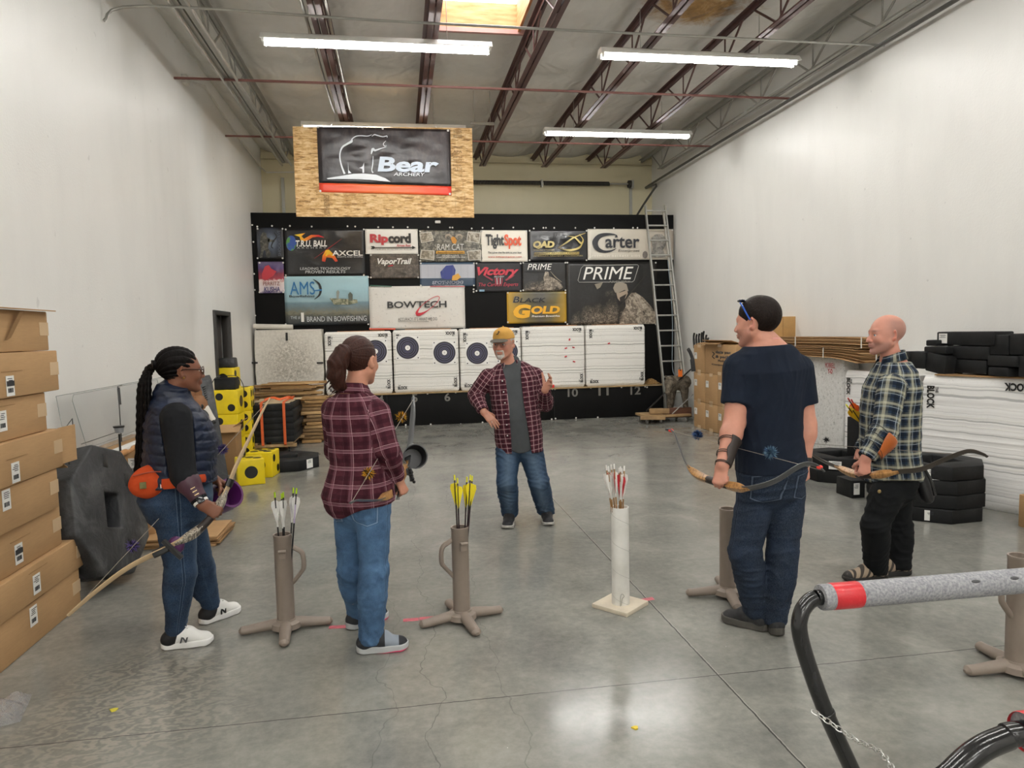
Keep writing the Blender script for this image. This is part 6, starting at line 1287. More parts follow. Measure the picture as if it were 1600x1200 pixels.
def glasses(h, parent, mat, y=.103, half=.031, rx=.024, rz=.019, tip=True, lens=True, tr=.0013):
    o = None; b = MB()
    def ring(sx): return [h.w(sx * half + rx * math.cos(a) * (1 if abs(math.cos(a)) < .8 else .97), y - .004 * abs(math.cos(a)), .0 + rz * math.sin(a)) for a in [k * math.pi / 10 for k in range(20)]]
    o = MB().tube(ring(1), tr * h.k, 6, closed=True); o.tube(ring(-1), tr * h.k, 6, closed=True); o.tube([h.w(-.009, y, .006), h.w(0, y + .002, .009), h.w(.009, y, .006)], .0018 * h.k, 6)
    for sx in (-1, 1): o.tube(smooth_path([h.w(sx * (half + rx), y - .004, .004), h.w(sx * .076, y - .03, .006), h.w(sx * .084, .0, .008), h.w(sx * .083, -.02, .0)], 4), tr * 1.4 * h.k, 6)
    g = o.build('glasses', mat, parent)
    if lens:
        for sx in (-1, 1): MB().prism(ring(sx), Vector(h.f) * .0008).build('lens', LENS, g, smooth=0)
    return g
t = NT('clear lens'); t.b.inputs['Transmission Weight'].default_value = 1; t.b.inputs['IOR'].default_value = 1.05; t.col('F4F6F6'); t.set(.03); LENS = t.m
def hand_prims(Wp, d, n, th, s=1.0, curl=((20, 25, 15),) * 4, spread=.0, thumb=(.55, .6, .3), tb=(15, 20)):
    """d: forearm to knuckles, n: palm facing, th: thumb side"""
    d = nrm(d); l = nrm(A3(th) - d * (A3(th) @ d)); n = nrm(A3(n) - d * (A3(n) @ d) - l * (A3(n) @ l)); Wp = A3(Wp); pal, fin = [], []
    for i, (f_, lt, L) in enumerate(((.086, .027, (.040, .024, .021)), (.090, .009, (.044, .028, .022)), (.086, -.009, (.041, .026, .021)), (.076, -.026, (.032, .020, .018)))):
        b = Wp + (d * f_ + l * lt) * s - n * .002 * s; pal.append((Wp + l * lt * .55 * s + d * .008 * s, b, .0125 * s, .0105 * s)); a = 0; p = b; r0 = (.0092 if i < 3 else .0082) * s
        for j in range(3):
            a += math.radians(curl[i][j]); dv = d * math.cos(a) + n * math.sin(a) + l * (spread * (1.5 - i) * .25); dv = nrm(dv); q = p + dv * L[j] * s; fin.append((p, q, r0 * (1 - .08 * j), r0 * (1 - .08 * (j + 1)))); p = q
    p = Wp + (d * .022 + l * .020 + n * .006) * s; dv = nrm(d * thumb[0] + l * thumb[1] + n * thumb[2]); q = p + dv * .045 * s; pal.append((p, q, .0155 * s, .0115 * s)); ax_ = nrm(np.cross(dv, d * .3 - l * .75 + n * .9))
    Rt = lambda v, g: np.array(Matrix.Rotation(math.radians(g), 3, Vector(ax_)) @ Vector(v)); dv = Rt(dv, tb[0]); p = q; q = p + dv * .033 * s; fin.append((p, q, .0112 * s, .0100 * s)); dv = Rt(dv, tb[1]); fin.append((q, q + dv * .027 * s, .0100 * s, .0085 * s))
    return pal, fin
GRIP = ((68, 82, 45), (70, 84, 45), (72, 84, 45), (74, 84, 45))
def hand_sdf(P, h):
    pal, fin = h; d = None
    for c in pal: e = cone(P, *c); d = e if d is None else smin(d, e, .016)
    dd = None
    for c in fin:
        e = cone(P, *c); dd = e if dd is None else np.minimum(dd, e) if (c[0] is None) else smin(dd, e, .0025)
    return smin(d, dd, .006)
MALE = [(0, .165, .115, 0), (.14, .178, .128, -.012), (.36, .158, .118, .0), (.60, .172, .128, .008), (.80, .190, .128, 0), (.92, .150, .092, -.010), (1.0, .066, .062, -.012)]
FEM = [(0, .160, .118, -.01), (.16, .182, .135, -.022), (.40, .142, .108, .004), (.62, .148, .118, .016), (.80, .160, .112, .004), (.92, .128, .082, -.008), (1.0, .055, .052, -.012)]
class Fig:
    def __init__(s, label, J, fwd, cfwd=None, sec=MALE, k=1.0, head=None, sh=.18, arm_r=(.055, .047, .043, .029), leg_r=(.088, .062, .058, .040)):
        s.J = {n: A3(p) for n, p in J.items()}; s.sec = np.array(sec, float); s.k = k; s.head = head; s.ar = [r * k for r in arm_r]; s.lr = [r * k for r in leg_r]; s.hands = {}
        s.P0, s.P1 = s.J['pelvis'], s.J['neck']; s.axis = s.P1 - s.P0; s.len = np.linalg.norm(s.axis); s.axis = s.axis / s.len
        s.pf = A3(fwd); s.cf = A3(cfwd if cfwd is not None else fwd); g = s.J.get('ground', (s.P0[0], s.P0[1], 0)); s.o = thing('person', label, 'person', (g[0], g[1], 0), 0, None)
        mx = np.array([v for v in s.J.values()]); 
        for a in 'LR':                                         # the foot stands where its sole is; the ankle sits over the heel
            h_, t_ = s.J['heel' + a], s.J['toe' + a]; d_ = nrm(t_ - h_); L_ = np.clip(np.linalg.norm(t_ - h_), .265, .30); s.J['heel' + a] = h_ = t_ - d_ * L_; z_ = s.J['an' + a][2]; s.J['an' + a] = np.array((*(h_ + d_ * .075)[:2], min(z_, .125)))
        if head is not None: mx = np.concatenate([mx, [head.C - .12, head.C + .12]])
        s.lo = mx.min(0) - .22; s.hi = mx.max(0) + .25; s.lo[2] = max(s.lo[2], -.03)
    def frame_at(s, t):
        f = s.pf[None] * (1 - t)[:, None] + s.cf[None] * t[:, None]; f = f - (f @ s.axis)[:, None] * s.axis; f /= np.linalg.norm(f, axis=1)[:, None]; return np.cross(f, s.axis), f
    def torso_uv(s, P):
        t = (P - s.P0) @ s.axis / s.len; tc = np.clip(t, 0, 1); r, f = s.frame_at(tc); S_ = s.sec; q = P - (s.P0 + (tc * s.len)[:, None] * s.axis) - f * np.interp(tc, S_[:, 0], S_[:, 3])[:, None] * s.k; return t, tc, (q * r).sum(1), (q * f).sum(1)
    def torso(s, P, grow=0, sec=None):
        t, tc, x, y = s.torso_uv(P); S_ = s.sec if sec is None else np.array(sec, float); w = np.interp(tc, S_[:, 0], S_[:, 1]) * s.k + grow; d = np.interp(tc, S_[:, 0], S_[:, 2]) * s.k + grow
        n_ = 2.35; k0 = ((np.abs(x) / w) ** n_ + (np.abs(y) / d) ** n_ + 1e-12) ** (1 / n_); g_ = np.sqrt((x / w ** 2) ** 2 + (y / d ** 2) ** 2) + 1e-6; dd = (k0 - 1) * np.maximum(np.sqrt((x / w) ** 2 + (y / d) ** 2), .2) / g_
        dd = np.where(k0 < .3, -np.minimum(w, d) * .7, dd); zd = np.abs(t - tc) * s.len - grow; return np.where(zd > 0, np.sqrt(np.maximum(dd, 0) ** 2 + zd ** 2) + np.minimum(dd, 0), dd)
    def arm(s, P, a, grow=0, up=True, fore=True):
        J = s.J; r = s.ar; d = None
        if up: d = cone(P, J['sh' + a], J['el' + a], r[0] + grow, r[1] + grow)
        if fore:
            e = smin(cone(P, J['el' + a], J['wr' + a], r[2] + grow, r[3] + grow), ell(P, J['el' + a] + (J['wr' + a] - J['el' + a]) * .25, (r[2] + grow + .004,) * 3), .03); d = e if d is None else smin(d, e, .02)
        return d
    def sleeve(s, P, a, grow, cut=.0, fore=True, bias=0.0):
        J = s.J; d = s.arm(P, a, grow, fore=fore)
        if fore: ab = nrm(J['wr' + a] - J['el' + a]); return smax(d, np.where((P - J['el' + a]) @ ab > -.05, (P - J['wr' + a]) @ ab + cut, -1.), .004)
        ab = nrm(J['el' + a] - J['sh' + a]); L = np.linalg.norm(J['el' + a] - J['sh' + a]); return smax(d, (P - J['sh' + a]) @ ab - L * cut, .005)
    def leg(s, P, a, grow=0, calf=True):
        J = s.J; r = s.lr; d = cone(P, J['hip' + a], J['kn' + a], r[0] + grow, r[1] + grow); e = cone(P, J['kn' + a], J['an' + a], r[2] + grow, r[3] + grow); d = smin(d, e, .03)
        if calf: c = J['kn' + a] + (J['an' + a] - J['kn' + a]) * .3 - nrm(s.pf) * .018; d = smin(d, ell(P, c, (.056 * s.k + grow, .056 * s.k + grow, .12)), .04)
        return d
    def body(s, mat, h=.0042, attrs=None, legs=True, extra=None):
        J = s.J
        def f(P):
            tq_ = (P - s.P0) @ s.axis / s.len; d = s.torso(P) + .014 * np.clip((.48 - tq_) / .12, 0, 1); Hn = s.head
            nb = Hn.w(0, -.018, -.07); d = smin(d, cone(P, nb, s.P1 - s.axis * .03, .054 * s.k, .062 * s.k), .04); d = smin(d, Hn.sdf(P), .018)
            for a in 'LR':
                d = smin(d, s.arm(P, a), .035)
                if a in s.hands: d = smin(d, hand_sdf(P, s.hands[a]), .012)
                if legs:
                    d = smin(d, s.leg(P, a, -.012), .03); fo = J['an' + a]; d = smin(d, cone(P, fo - np.array((0, 0, .01)), fo + (J['toe' + a] - J['heel' + a]) * .34 - np.array((0, 0, fo[2] - .036)), .026, .016), .02)
            if extra: d = extra(P, d)
            return d
        return sdf_part('body', f, s.lo, s.hi, h, mat, s.o, attrs or {'tone': lambda v: np.ones((len(v), 3))}, relax=1)
    def cuv(s, P, arms=True):
        t, tc, x, y = s.torso_uv(P); u = np.arctan2(x / .17, y / .12) * .15; out = np.stack([u, t * s.len, np.zeros(len(P))], 1); best = s.torso(P)
        for i, a in enumerate('LR') if arms else ():
            J = s.J; sh, el, wr = J['sh' + a], J['el' + a], J['wr' + a]; d1, d2 = cone(P, sh, el, s.ar[0], s.ar[1]), cone(P, el, wr, s.ar[2], s.ar[3]); d = np.minimum(d1, d2) - .006; use2 = d2 < d1
            ref = nrm(np.cross(el - sh, s.cf) + 1e-3)
            def uvof(a_, b_, off): ab = b_ - a_; L = np.linalg.norm(ab); z = ab / L; rx = nrm(ref - z * (ref @ z)); ry = np.cross(z, rx); q = P - a_; return np.arctan2(q @ rx, q @ ry) * .055, off + q @ z
            L1 = np.linalg.norm(el - sh); u1, v1 = uvof(sh, el, 0); u2, v2 = uvof(el, wr, L1); uu, vv = np.where(use2, u2, u1), np.where(use2, v2, v1); m = d < best; out[m, 0] = uu[m]; out[m, 1] = -vv[m]; out[m, 2] = i + 1; best = np.minimum(best, d)
        return out
    def luv(s, P):
        out = np.zeros((len(P), 3)); best = np.full(len(P), 9.)
        for i, a in enumerate('LR'):
            J = s.J; d1, d2 = cone(P, J['hip' + a], J['kn' + a], s.lr[0], s.lr[1]), cone(P, J['kn' + a], J['an' + a], s.lr[2], s.lr[3]); d = np.minimum(d1, d2); c = np.where((d2 < d1)[:, None], J['kn' + a] + np.clip((P - J['kn' + a]) @ (J['an' + a] - J['kn' + a]) / ((J['an' + a] - J['kn' + a]) @ (J['an' + a] - J['kn' + a])), 0, 1)[:, None] * (J['an' + a] - J['kn' + a]), J['hip' + a] + np.clip((P - J['hip' + a]) @ (J['kn' + a] - J['hip' + a]) / ((J['kn' + a] - J['hip' + a]) @ (J['kn' + a] - J['hip' + a])), -.4, 1)[:, None] * (J['kn' + a] - J['hip' + a]))
            r, f, u = basis(s.pf); q = P - c; ang = np.arctan2(q @ f, (q @ r) * (1 if a == 'R' else -1)); m = d < best; out[m, 0] = ang[m] * .08; out[m, 1] = P[m, 2]; out[m, 2] = i; best = np.minimum(best, d)
        return out
    def trousers(s, mat, grow=(.012, .016), top=.3, seed=1, amp=.010, hem=.035, flare=.0, h=.006, wl=.08, waist_grow=.006):
        J = s.J
        def f(P):
            w = wrinkle(P, seed, wl, (.45, .45, 1.3)); d = s.torso(P, waist_grow)
            for a in 'LR':
                dl = s.leg(P, a, grow[0], True); e = cone(P, J['kn' + a], J['an' + a] - np.array((0, 0, .02)), s.lr[2] + grow[1], s.lr[3] + grow[1] + flare); d = smin(d, smin(dl, e, .03), .03) if a == 'L' else smin(d, smin(dl, e, .03), .02)
            kz = (J['knL'][2] + J['knR'][2]) / 2; near = np.exp(-((P[:, 2] - kz) / .12) ** 2) + 1.1 * np.exp(-((P[:, 2] - .12) / .10) ** 2) + .8 * np.exp(-((P[:, 2] - s.P0[2]) / .09) ** 2) + .3
            d = d - 1.2 * amp * (w - .33) * near; t = (P - s.P0) @ s.axis / s.len
            d = smax(d, (t - top) * s.len, .006)
            for a in 'LR':
                near_a = np.linalg.norm((P - J['an' + a])[:, :2], axis=1) < .2; d = np.where(near_a, smax(d, hem - P[:, 2], .006), d)
            return d
        return sdf_part('trousers', f, s.lo, s.hi, h, mat, s.o, {'cuv': s.luv})
    def shoe(s, a, up_mat, sole_mat, hgt=.075, kL=1.0, soleh=.03, wide=1.0):
        H, T = s.J['heel' + a].copy(), s.J['toe' + a].copy(); H[2] = T[2] = 0; L = np.linalg.norm(T - H); d_ = (T - H) / L; sd = np.cross(d_, (0, 0, 1)); an = s.J['an' + a]
        def foot2(P, g): q = P.copy(); q[:, 2] = 0; bow = sd * .008; return smin(cone(q, H + d_ * .036, H + d_ * L * .55 + bow * 0, .034 * wide + g, .036 * wide + g), cone(q, H + d_ * L * .55, T - d_ * .052, .038 * wide + g, .046 * wide + g), .03)
        def sole(P): u = np.clip(((P - H) @ d_) / L, 0, 1); top = soleh + .010 * (1 - u) ** 2 + .006 * u ** 4; bot = .016 * np.clip((u - .8) / .2, 0, 1) ** 2 + .006 * np.clip((.12 - u) / .12, 0, 1); return smax(smax(foot2(P, .003), P[:, 2] - top, .006), bot - P[:, 2] + .0015, .004)
        def upper(P):
            z = np.array((0, 0, 1.)); d = cone(P, H + d_ * .040 + z * .05, H + d_ * L * .50 + z * .060, .035, .040); d = smin(d, cone(P, H + d_ * L * .5 + z * .055, T - d_ * .050 + z * .034, .040 * wide, .043 * wide, z, .78), .03); d = smin(d, cone(P, H + d_ * .045 + z * .05, H + d_ * .06 + z * hgt, .036, .037), .03); d = smin(d, cone(P, H + d_ * L * .5 + z * .068, H + d_ * .09 + z * (hgt + .012), .033, .036), .025); d = smax(d, P[:, 2] - hgt - .030 - .2 * np.clip((P - H) @ d_ - .06, 0, .05), .006); return smax(d, .018 - P[:, 2], .004)
        at_ = {'cuv': lambda v: np.stack([((v - H) @ d_) / L, v[:, 2], (v - H) @ sd], 1)}
        lo, hi = np.minimum(H, T) - .09, np.maximum(H, T) + .09; lo[2] = -.01; hi[2] = .2
        o = sdf_part('shoe', upper, lo, hi, .0045, up_mat, s.o, at_); sdf_part('sole', sole, lo, hi, .0045, sole_mat, o, at_); s.sh = getattr(s, 'sh', {}); s.sh[a] = (H, d_, L, sd, o); return o
    def laces(s, a, mat, z0=.085, n=4):
        H, d_, L, sd, o = s.sh[a]; b = MB()
        for k in range(n): u = .38 + .09 * k; z = z0 - .009 * k + .004; c = H + d_ * L * u; b.tube([c - sd * .024 + np.array((0, 0, z - .012)), c + np.array((0, 0, z)), c + sd * .024 + np.array((0, 0, z - .012))], .0026, 6)
        b.build('laces', mat, o)
# ---- cloth materials
def skin(name, c, red=.25):
    t = NT(name); v = t.co(); base = t.mix(1, c, t.ramp(t.noise(v, 26, 4), [(.3, .92), (.7, 1.03)]), 'MULTIPLY'); nd = t.n('ShaderNodeMixRGB', blend_type='MULTIPLY'); nd.inputs[0].default_value = 1; t.l(base, nd.inputs[1]); t.l(t.attr('tone'), nd.inputs[2]); t.col(nd.outputs[0]); t.set(.5, 0, .4)
    t.b.inputs['Subsurface Weight'].default_value = .12; t.b.inputs['Subsurface Radius'].default_value = (.012, .005, .003); t.bump(t.noise(v, 220, 2), .06, .001); return t.m
def denim(name, c0, c1, worn=.35, seam='9DB0C4', pz=None):
    t = NT(name); a = t.attr('cuv'); u, v, w = t.xyz(a); c = t.ramp(t.noise(t.co(), 7, 5, .65), [(.3, c0), (.7, c1)]); c = t.mix(.07, c, t.ramp(t.noise(t.mapv(t.co(), (170, 170, 60)), 2, 3), [(.35, c0), (.7, 'AFC0D2')]))
    fr = t.ramp(t.math('ABSOLUTE', t.math('SUBTRACT', u, .125)), [(.0, worn), (.07, 0)]); c = t.mix(fr, c, '8FA6BC')
    sm = t.math('LESS_THAN', t.math('ABSOLUTE', u), .0035); c = t.mix(t.math('MULTIPLY', sm, .55), c, c0); s2 = t.math('LESS_THAN', t.math('ABSOLUTE', t.math('SUBTRACT', t.math('ABSOLUTE', u), .006)), .0012); c = t.mix(t.math('MULTIPLY', s2, .18), c, seam)
    if pz is not None:      # stitched back pockets and yoke
        du = t.math('SUBTRACT', t.math('ABSOLUTE', t.math('ADD', u, .104)), .046); dv = t.math('SUBTRACT', t.math('ABSOLUTE', t.math('SUBTRACT', v, pz)), t.math('SUBTRACT', .075, t.math('MULTIPLY', t.math('ABSOLUTE', t.math('ADD', u, .104)), .35)))
        e = t.math('ABSOLUTE', t.math('MAXIMUM', du, dv)); c = t.mix(t.math('MULTIPLY', t.math('LESS_THAN', e, .0022), .45), c, seam); c = t.mix(t.math('MULTIPLY', t.math('LESS_THAN', t.math('ABSOLUTE', t.math('SUBTRACT', e, .006)), .0016), .5), c, c0)
    t.col(c); t.set(.8, 0, .2); t.bump(t.noise(t.co(), 120, 3), .15, .002); return t.m
def plaid(name, base, stripes, fu=1.0, fv=1.0):
    """stripes: list of (period, offset, half width, colour, strength, axis)"""
    t = NT(name); a = t.attr('cuv'); u, v, w = t.xyz(a); c = t.ramp(t.noise(t.co(), 30, 4), [(.3, base[0]), (.7, base[1])])
    for per, off, hw, col_, st, ax_ in stripes:
        q = t.math('ABSOLUTE', t.math('SUBTRACT', t.math('FRACT', t.math('ADD', t.math('DIVIDE', u if ax_ == 'u' else v, per), off + 20)), .5)); m = t.math('MULTIPLY', t.math('LESS_THAN', q, hw / per), st); c = t.mix(m, c, col_)
    t.col(c); t.set(.85, 0, .15); t.bump(t.noise(t.co(), 140, 3), .2, .002); return t.m
def knit(name, c, var=.12):
    t = NT(name); t.col(t.mix(1, c, t.ramp(t.noise(t.co(), 9, 4), [(.3, 1 - var), (.7, 1 + var * .5)]), 'MULTIPLY')); t.set(.85, 0, .2, ); t.bump(t.noise(t.co(), 160, 3), .18, .002); return t.m
def hairm(name, c0, c1, sc=(60, 60, 8)):
    t = NT(name); t.col(t.ramp(t.noise(t.mapv(t.co(), sc), 3, 4), [(.3, c0), (.7, c1)])); t.set(.5, 0, .22); t.bump(t.noise(t.mapv(t.co(), sc), 4, 3), .5, .004); return t.m
H0 = lambda px, py: A3(az(px, py, 0))
# ================================================================== 1 man in the cap, facing us
Y = 5.72
hd = Head(at(786.5, 537, Y - .04), (-.50, -.86, -.08), (0, 0, 1), 1.04, jaw=1.06, nose=1.15)
J = dict(pelvis=at(813, 702, Y), neck=at(797, 564, Y + .02), shL=at(836, 587, Y + .02), elL=at(852, 631, Y + .0), wrL=at(851.5, 609, Y - .24), shR=at(763, 589, Y + .02), elR=at(743, 617, Y + .06), wrR=at(756, 644, Y - .10),
         hipL=at(829, 705, Y), knL=at(842, 752, Y - .02), anL=at(853, 803, Y), hipR=at(794, 705, Y), knR=at(792, 752, Y - .04), anR=at(797, 803, Y - .02), heelL=H0(851, 807), toeL=H0(858, 823), heelR=H0(801, 808), toeR=H0(792, 828), ground=at(820, 815, Y))
F = Fig('older man in a tan cap and open plaid shirt, one hand raised, by the targets', J, (-.12, -.99, 0), sec=[(0, .165, .118, 0), (.14, .176, .130, .0), (.36, .168, .135, .018), (.60, .172, .132, .012), (.80, .182, .125, 0), (.92, .148, .090, -.008), (1.0, .066, .062, -.01)], head=hd)
F.hands['L'] = hand_prims(J['wrL'], (.38, -.62, .68), (-.62, -.55, .2), (-.1, .25, .9), 1.0, ((18, 26, 14), (22, 30, 16), (30, 34, 18), (40, 38, 20)), .3, (.5, .85, .05), (4, 6))
F.hands['R'] = hand_prims(J['wrR'], A3(at(774, 663, Y - .14)) - A3(J['wrR']), (.2, .95, -.1), (.45, .3, .75), .98, ((14, 18, 10),) * 4, .15, (.7, .55, .5), (12, 10))
def tone3(v):
    q = hd.loc(v); o = np.ones((len(v), 3)); ck = np.exp(-(((np.abs(q[:, 0]) - .04) / .022) ** 2 + ((q[:, 2] + .03) / .03) ** 2)) * (q[:, 1] > .02); o -= ck[:, None] * np.array((0, .16, .14)); ns = np.exp(-((q[:, 0] / .016) ** 2 + ((q[:, 2] + .03) / .02) ** 2)) * (q[:, 1] > .08); o -= ns[:, None] * np.array((0, .14, .12)); lp = np.exp(-((q[:, 0] / .02) ** 2 + ((q[:, 2] + .062) / .008) ** 2)) * (q[:, 1] > .07); return o - lp[:, None] * np.array((.1, .3, .25))
F.body(skin('older man skin', 'C08A74'), attrs={'tone': tone3}); hd.eyes(F.o, '5A6A70')
DK = denim('mid blue denim', '162A42', '28435F', .25); F.trousers(DK, (.022, .026), .22, 3, .016, .052, .014)
TEE = knit('charcoal jersey', '474A4C')
def tee(P):
    d = smin(F.torso(P, .012), cone(P, F.P1 - F.axis * .02, F.P1 + F.axis * .045, .066, .060), .02); d -= .006 * (wrinkle(P, 12, .10, (1.3, 1.3, .4)) - .3); t, tc, x, y = F.torso_uv(P); top = np.linalg.norm(P - A3(F.P1 + F.axis * .02), axis=1); d = smax(d, (t - 1.0) * F.len - .030 - .25 * y, .004); z0 = F.P0[2] + .035 - .05 * np.exp(-(x / .1) ** 2) * (y > 0); return smax(d, z0 - P[:, 2], .006)
sdf_part('undershirt', tee, F.lo, F.hi, .006, TEE, F.o)
PL3 = plaid('burgundy white plaid', ('442029', '5C2C38'), [(.040, 0, .007, '26131A', .5, 'u'), (.040, 0, .007, '26131A', .5, 'v'), (.040, .5, .0012, 'D9BDBD', .7, 'u'), (.040, .5, .0012, 'D9BDBD', .7, 'v')])
def oshirt(P):
    w = wrinkle(P, 21, .09); d = F.torso(P, .028)
    for a in 'LR': d = d
    d = d - .014 * (w - .35); t, tc, x, y = F.torso_uv(P); op = .062 + .035 * np.clip(.5 - t, 0, 1) + .02 * np.clip((t - .8) / .2, 0, 1); xo = x - .0; gap = np.where(y > 0, op - np.abs(xo + .005), -1.)
    d = smax(d, np.minimum(gap, .2), .004); d = smax(d, (t - .985) * F.len, .006); d = smax(d, F.P0[2] - .015 - P[:, 2], .006)
    for a in 'LR': d = smin(d, F.sleeve(P, a, .020, .012) - .014 * (w - .35), .03)
    return d
shirt = sdf_part('plaid_shirt', oshirt, F.lo, F.hi, .0052, PL3, F.o, {'cuv': F.cuv})
def collar(F, mat, r0, h_, tilt=.3, gap=.5, name='collar', parent=None, dz=-.012, out=.016, th=.0035):
    r_, f_, u_ = basis(F.cf); c = A3(F.P1) + F.axis * dz; vs = []; n = 28; L1, L2 = [], []
    for k in range(n + 1):
        a = gap + (2 * math.pi - 2 * gap) * k / n; d_ = f_ * math.cos(a) + r_ * math.sin(a); fr = max(0, math.cos(a)); L1.append(Vector(c + d_ * r0 * (1 + .12 * fr) + F.axis * (h_ - .35 * h_ * fr - tilt * r0 * math.cos(a) * .6))); L2.append(Vector(c + d_ * (r0 + out) * (1 + .25 * fr) + F.axis * (-.012 - .022 * fr - tilt * r0 * math.cos(a) * .8)))
    b = MB(); vs = L1 + L2; b.add(vs, [(k, k + 1, n + 2 + k, n + 1 + k) for k in range(n)]); o = b.build(name, mat, parent or F.o, fix=False, solid=th * 2); me = o.data; at_ = me.attributes.new('cuv', 'FLOAT_VECTOR', 'POINT'); at_.data.foreach_set('vector', np.array([(k % (n + 1) * .012, .03 if k <= n else -.03, 0) for k in range(2 * n + 2)], float).ravel()); return o
collar(F, PL3, .066, .040, gap=.62, parent=shirt)
b = MB()
for k in range(6):
    t_ = .2 + k * .12; p = F.P0 + F.axis * F.len * t_; r_, f_ = F.frame_at(np.array([t_])); x_ = (.085 + .035 * max(.5 - t_, 0)); yy = .115 + .05; MB().ball(Vector(p + r_[0] * x_ + f_[0] * yy), .006, n=8).build('button', WASH, shirt)
# cap
TAN, BRIM = knit('tan cap cotton', 'C99A4E', .1), knit('grey cap brim', '5E5A54', .1)
def capf(P): q = hd.loc(P); d = ell(q, (0, -.014, .042), (.083, .106, .088)); d = smin(d, ell(q, (0, .05, .085), (.05, .045, .03)), .03) - .002 * wrinkle(P, 5, .05); return smax(d, .040 - .10 * (q[:, 1] < -.02) * 0 - q[:, 2] - .05 * np.clip(-q[:, 1], 0, .1), .004) * hd.k
Cl, Ch_ = hd.C - .2, hd.C + .2
cp = sdf_part('cap', capf, Cl, Ch_, .004, TAN, F.o)
def brimf(P): q = hd.loc(P); yy = q[:, 1] - .075; zz = q[:, 2] - (.048 - .22 * (q[:, 0]) ** 2 / .08 - .28 * np.clip(yy, 0, .1)); d2 = np.sqrt((q[:, 0] / .074) ** 2 + (yy / .082) ** 2) - 1; return smax(smax(d2 * .06, np.abs(zz) - .0035, .003), -yy, .004) * hd.k
sdf_part('brim', brimf, Cl, Ch_, .0035, BRIM, cp); MB().ball(hd.w(0, -.012, .132), .007).build('button', TAN, cp)
stl = MB().tube([hd.w(-.014, .096, .098), hd.w(-.006, .098, .108), hd.w(-.001, .1, .088)], .004, 6); stl.tube([hd.w(-.002, .1, .086), hd.w(.014, .098, .082)], .004, 6); stl.build('cap_emblem', ink('2A2420'), cp)
WHH = hairm('white hair', '9A948C', 'DAD6CE')
def side3(P): q = hd.loc(P); d = ell(q, (0, -.016, .030), (.080, .103, .088)); d = smax(d, q[:, 2] - .045, .006); d = smax(d, -.055 - q[:, 2], .01); d = smax(d, q[:, 1] - .025 + .2 * (.02 - q[:, 2]), .006); e = np.minimum(np.linalg.norm((q - np.array((.08, -.008, -.004))) * np.array((.5, 1, .8)), axis=1), np.linalg.norm((q - np.array((-.08, -.008, -.004))) * np.array((.5, 1, .8)), axis=1)); return smax(d, .026 - e, .005) * hd.k - .001 * wrinkle(P, 8, .012)
sdf_part('hair', side3, Cl, Ch_, .004, WHH, F.o)
def beard3(P): q = hd.loc(P); d = ell(q, (0, .092, -.050), (.030, .013, .0075)); d = smin(d, ell(q, (0, .083, -.098), (.027, .017, .024)), .012); 
beard3 = lambda P: (lambda q: (smin(smin(ell(q, (0, .0965, -.048), (.028, .010, .0065)), ell(q, (0, .082, -.095), (.025, .016, .020)), .006), np.minimum(cone(q, (.026, .085, -.05), (.026, .072, -.09), .007, .009), cone(q, (-.026, .085, -.05), (-.026, .072, -.09), .007, .009)), .012) * hd.k - .0012 * wrinkle(P, 9, .010)))(hd.loc(P))
sdf_part('beard', beard3, Cl, Ch_, .003, WHH, F.o)
glasses(hd, F.o, M('thin metal frame', '8A827A', .3, .8, var=0), half=.033, rx=.026, rz=.018, tr=.001)
t = NT('black shoe mesh'); t.col(t.ramp(t.noise(t.co(), 80, 3), [(.3, '18181A'), (.7, '2C2C30')])); t.set(.7); BSH = t.m; SOLEW = M('grey white sole', 'B9B6B0', .6, var=.3, vs=30)
for a in 'LR': F.shoe(a, BSH, M('black rubber sole', '222224', .6) if False else SOLEW, kL=1, wide=1.05); F.laces(a, ink('0E0E0F'))
MB().lathe([(.0095, -.002), (.0112, -.002), (.0112, .002), (.0095, .002)], Vector(F.hands['R'][1][6][0]).lerp(Vector(F.hands['R'][1][6][1]), .4), 14, axis=Vector(F.hands['R'][1][6][1]) - Vector(F.hands['R'][1][6][0]), closed=True).build('ring', M('silver ring', 'D8D4CC', .2, 1), F.o)
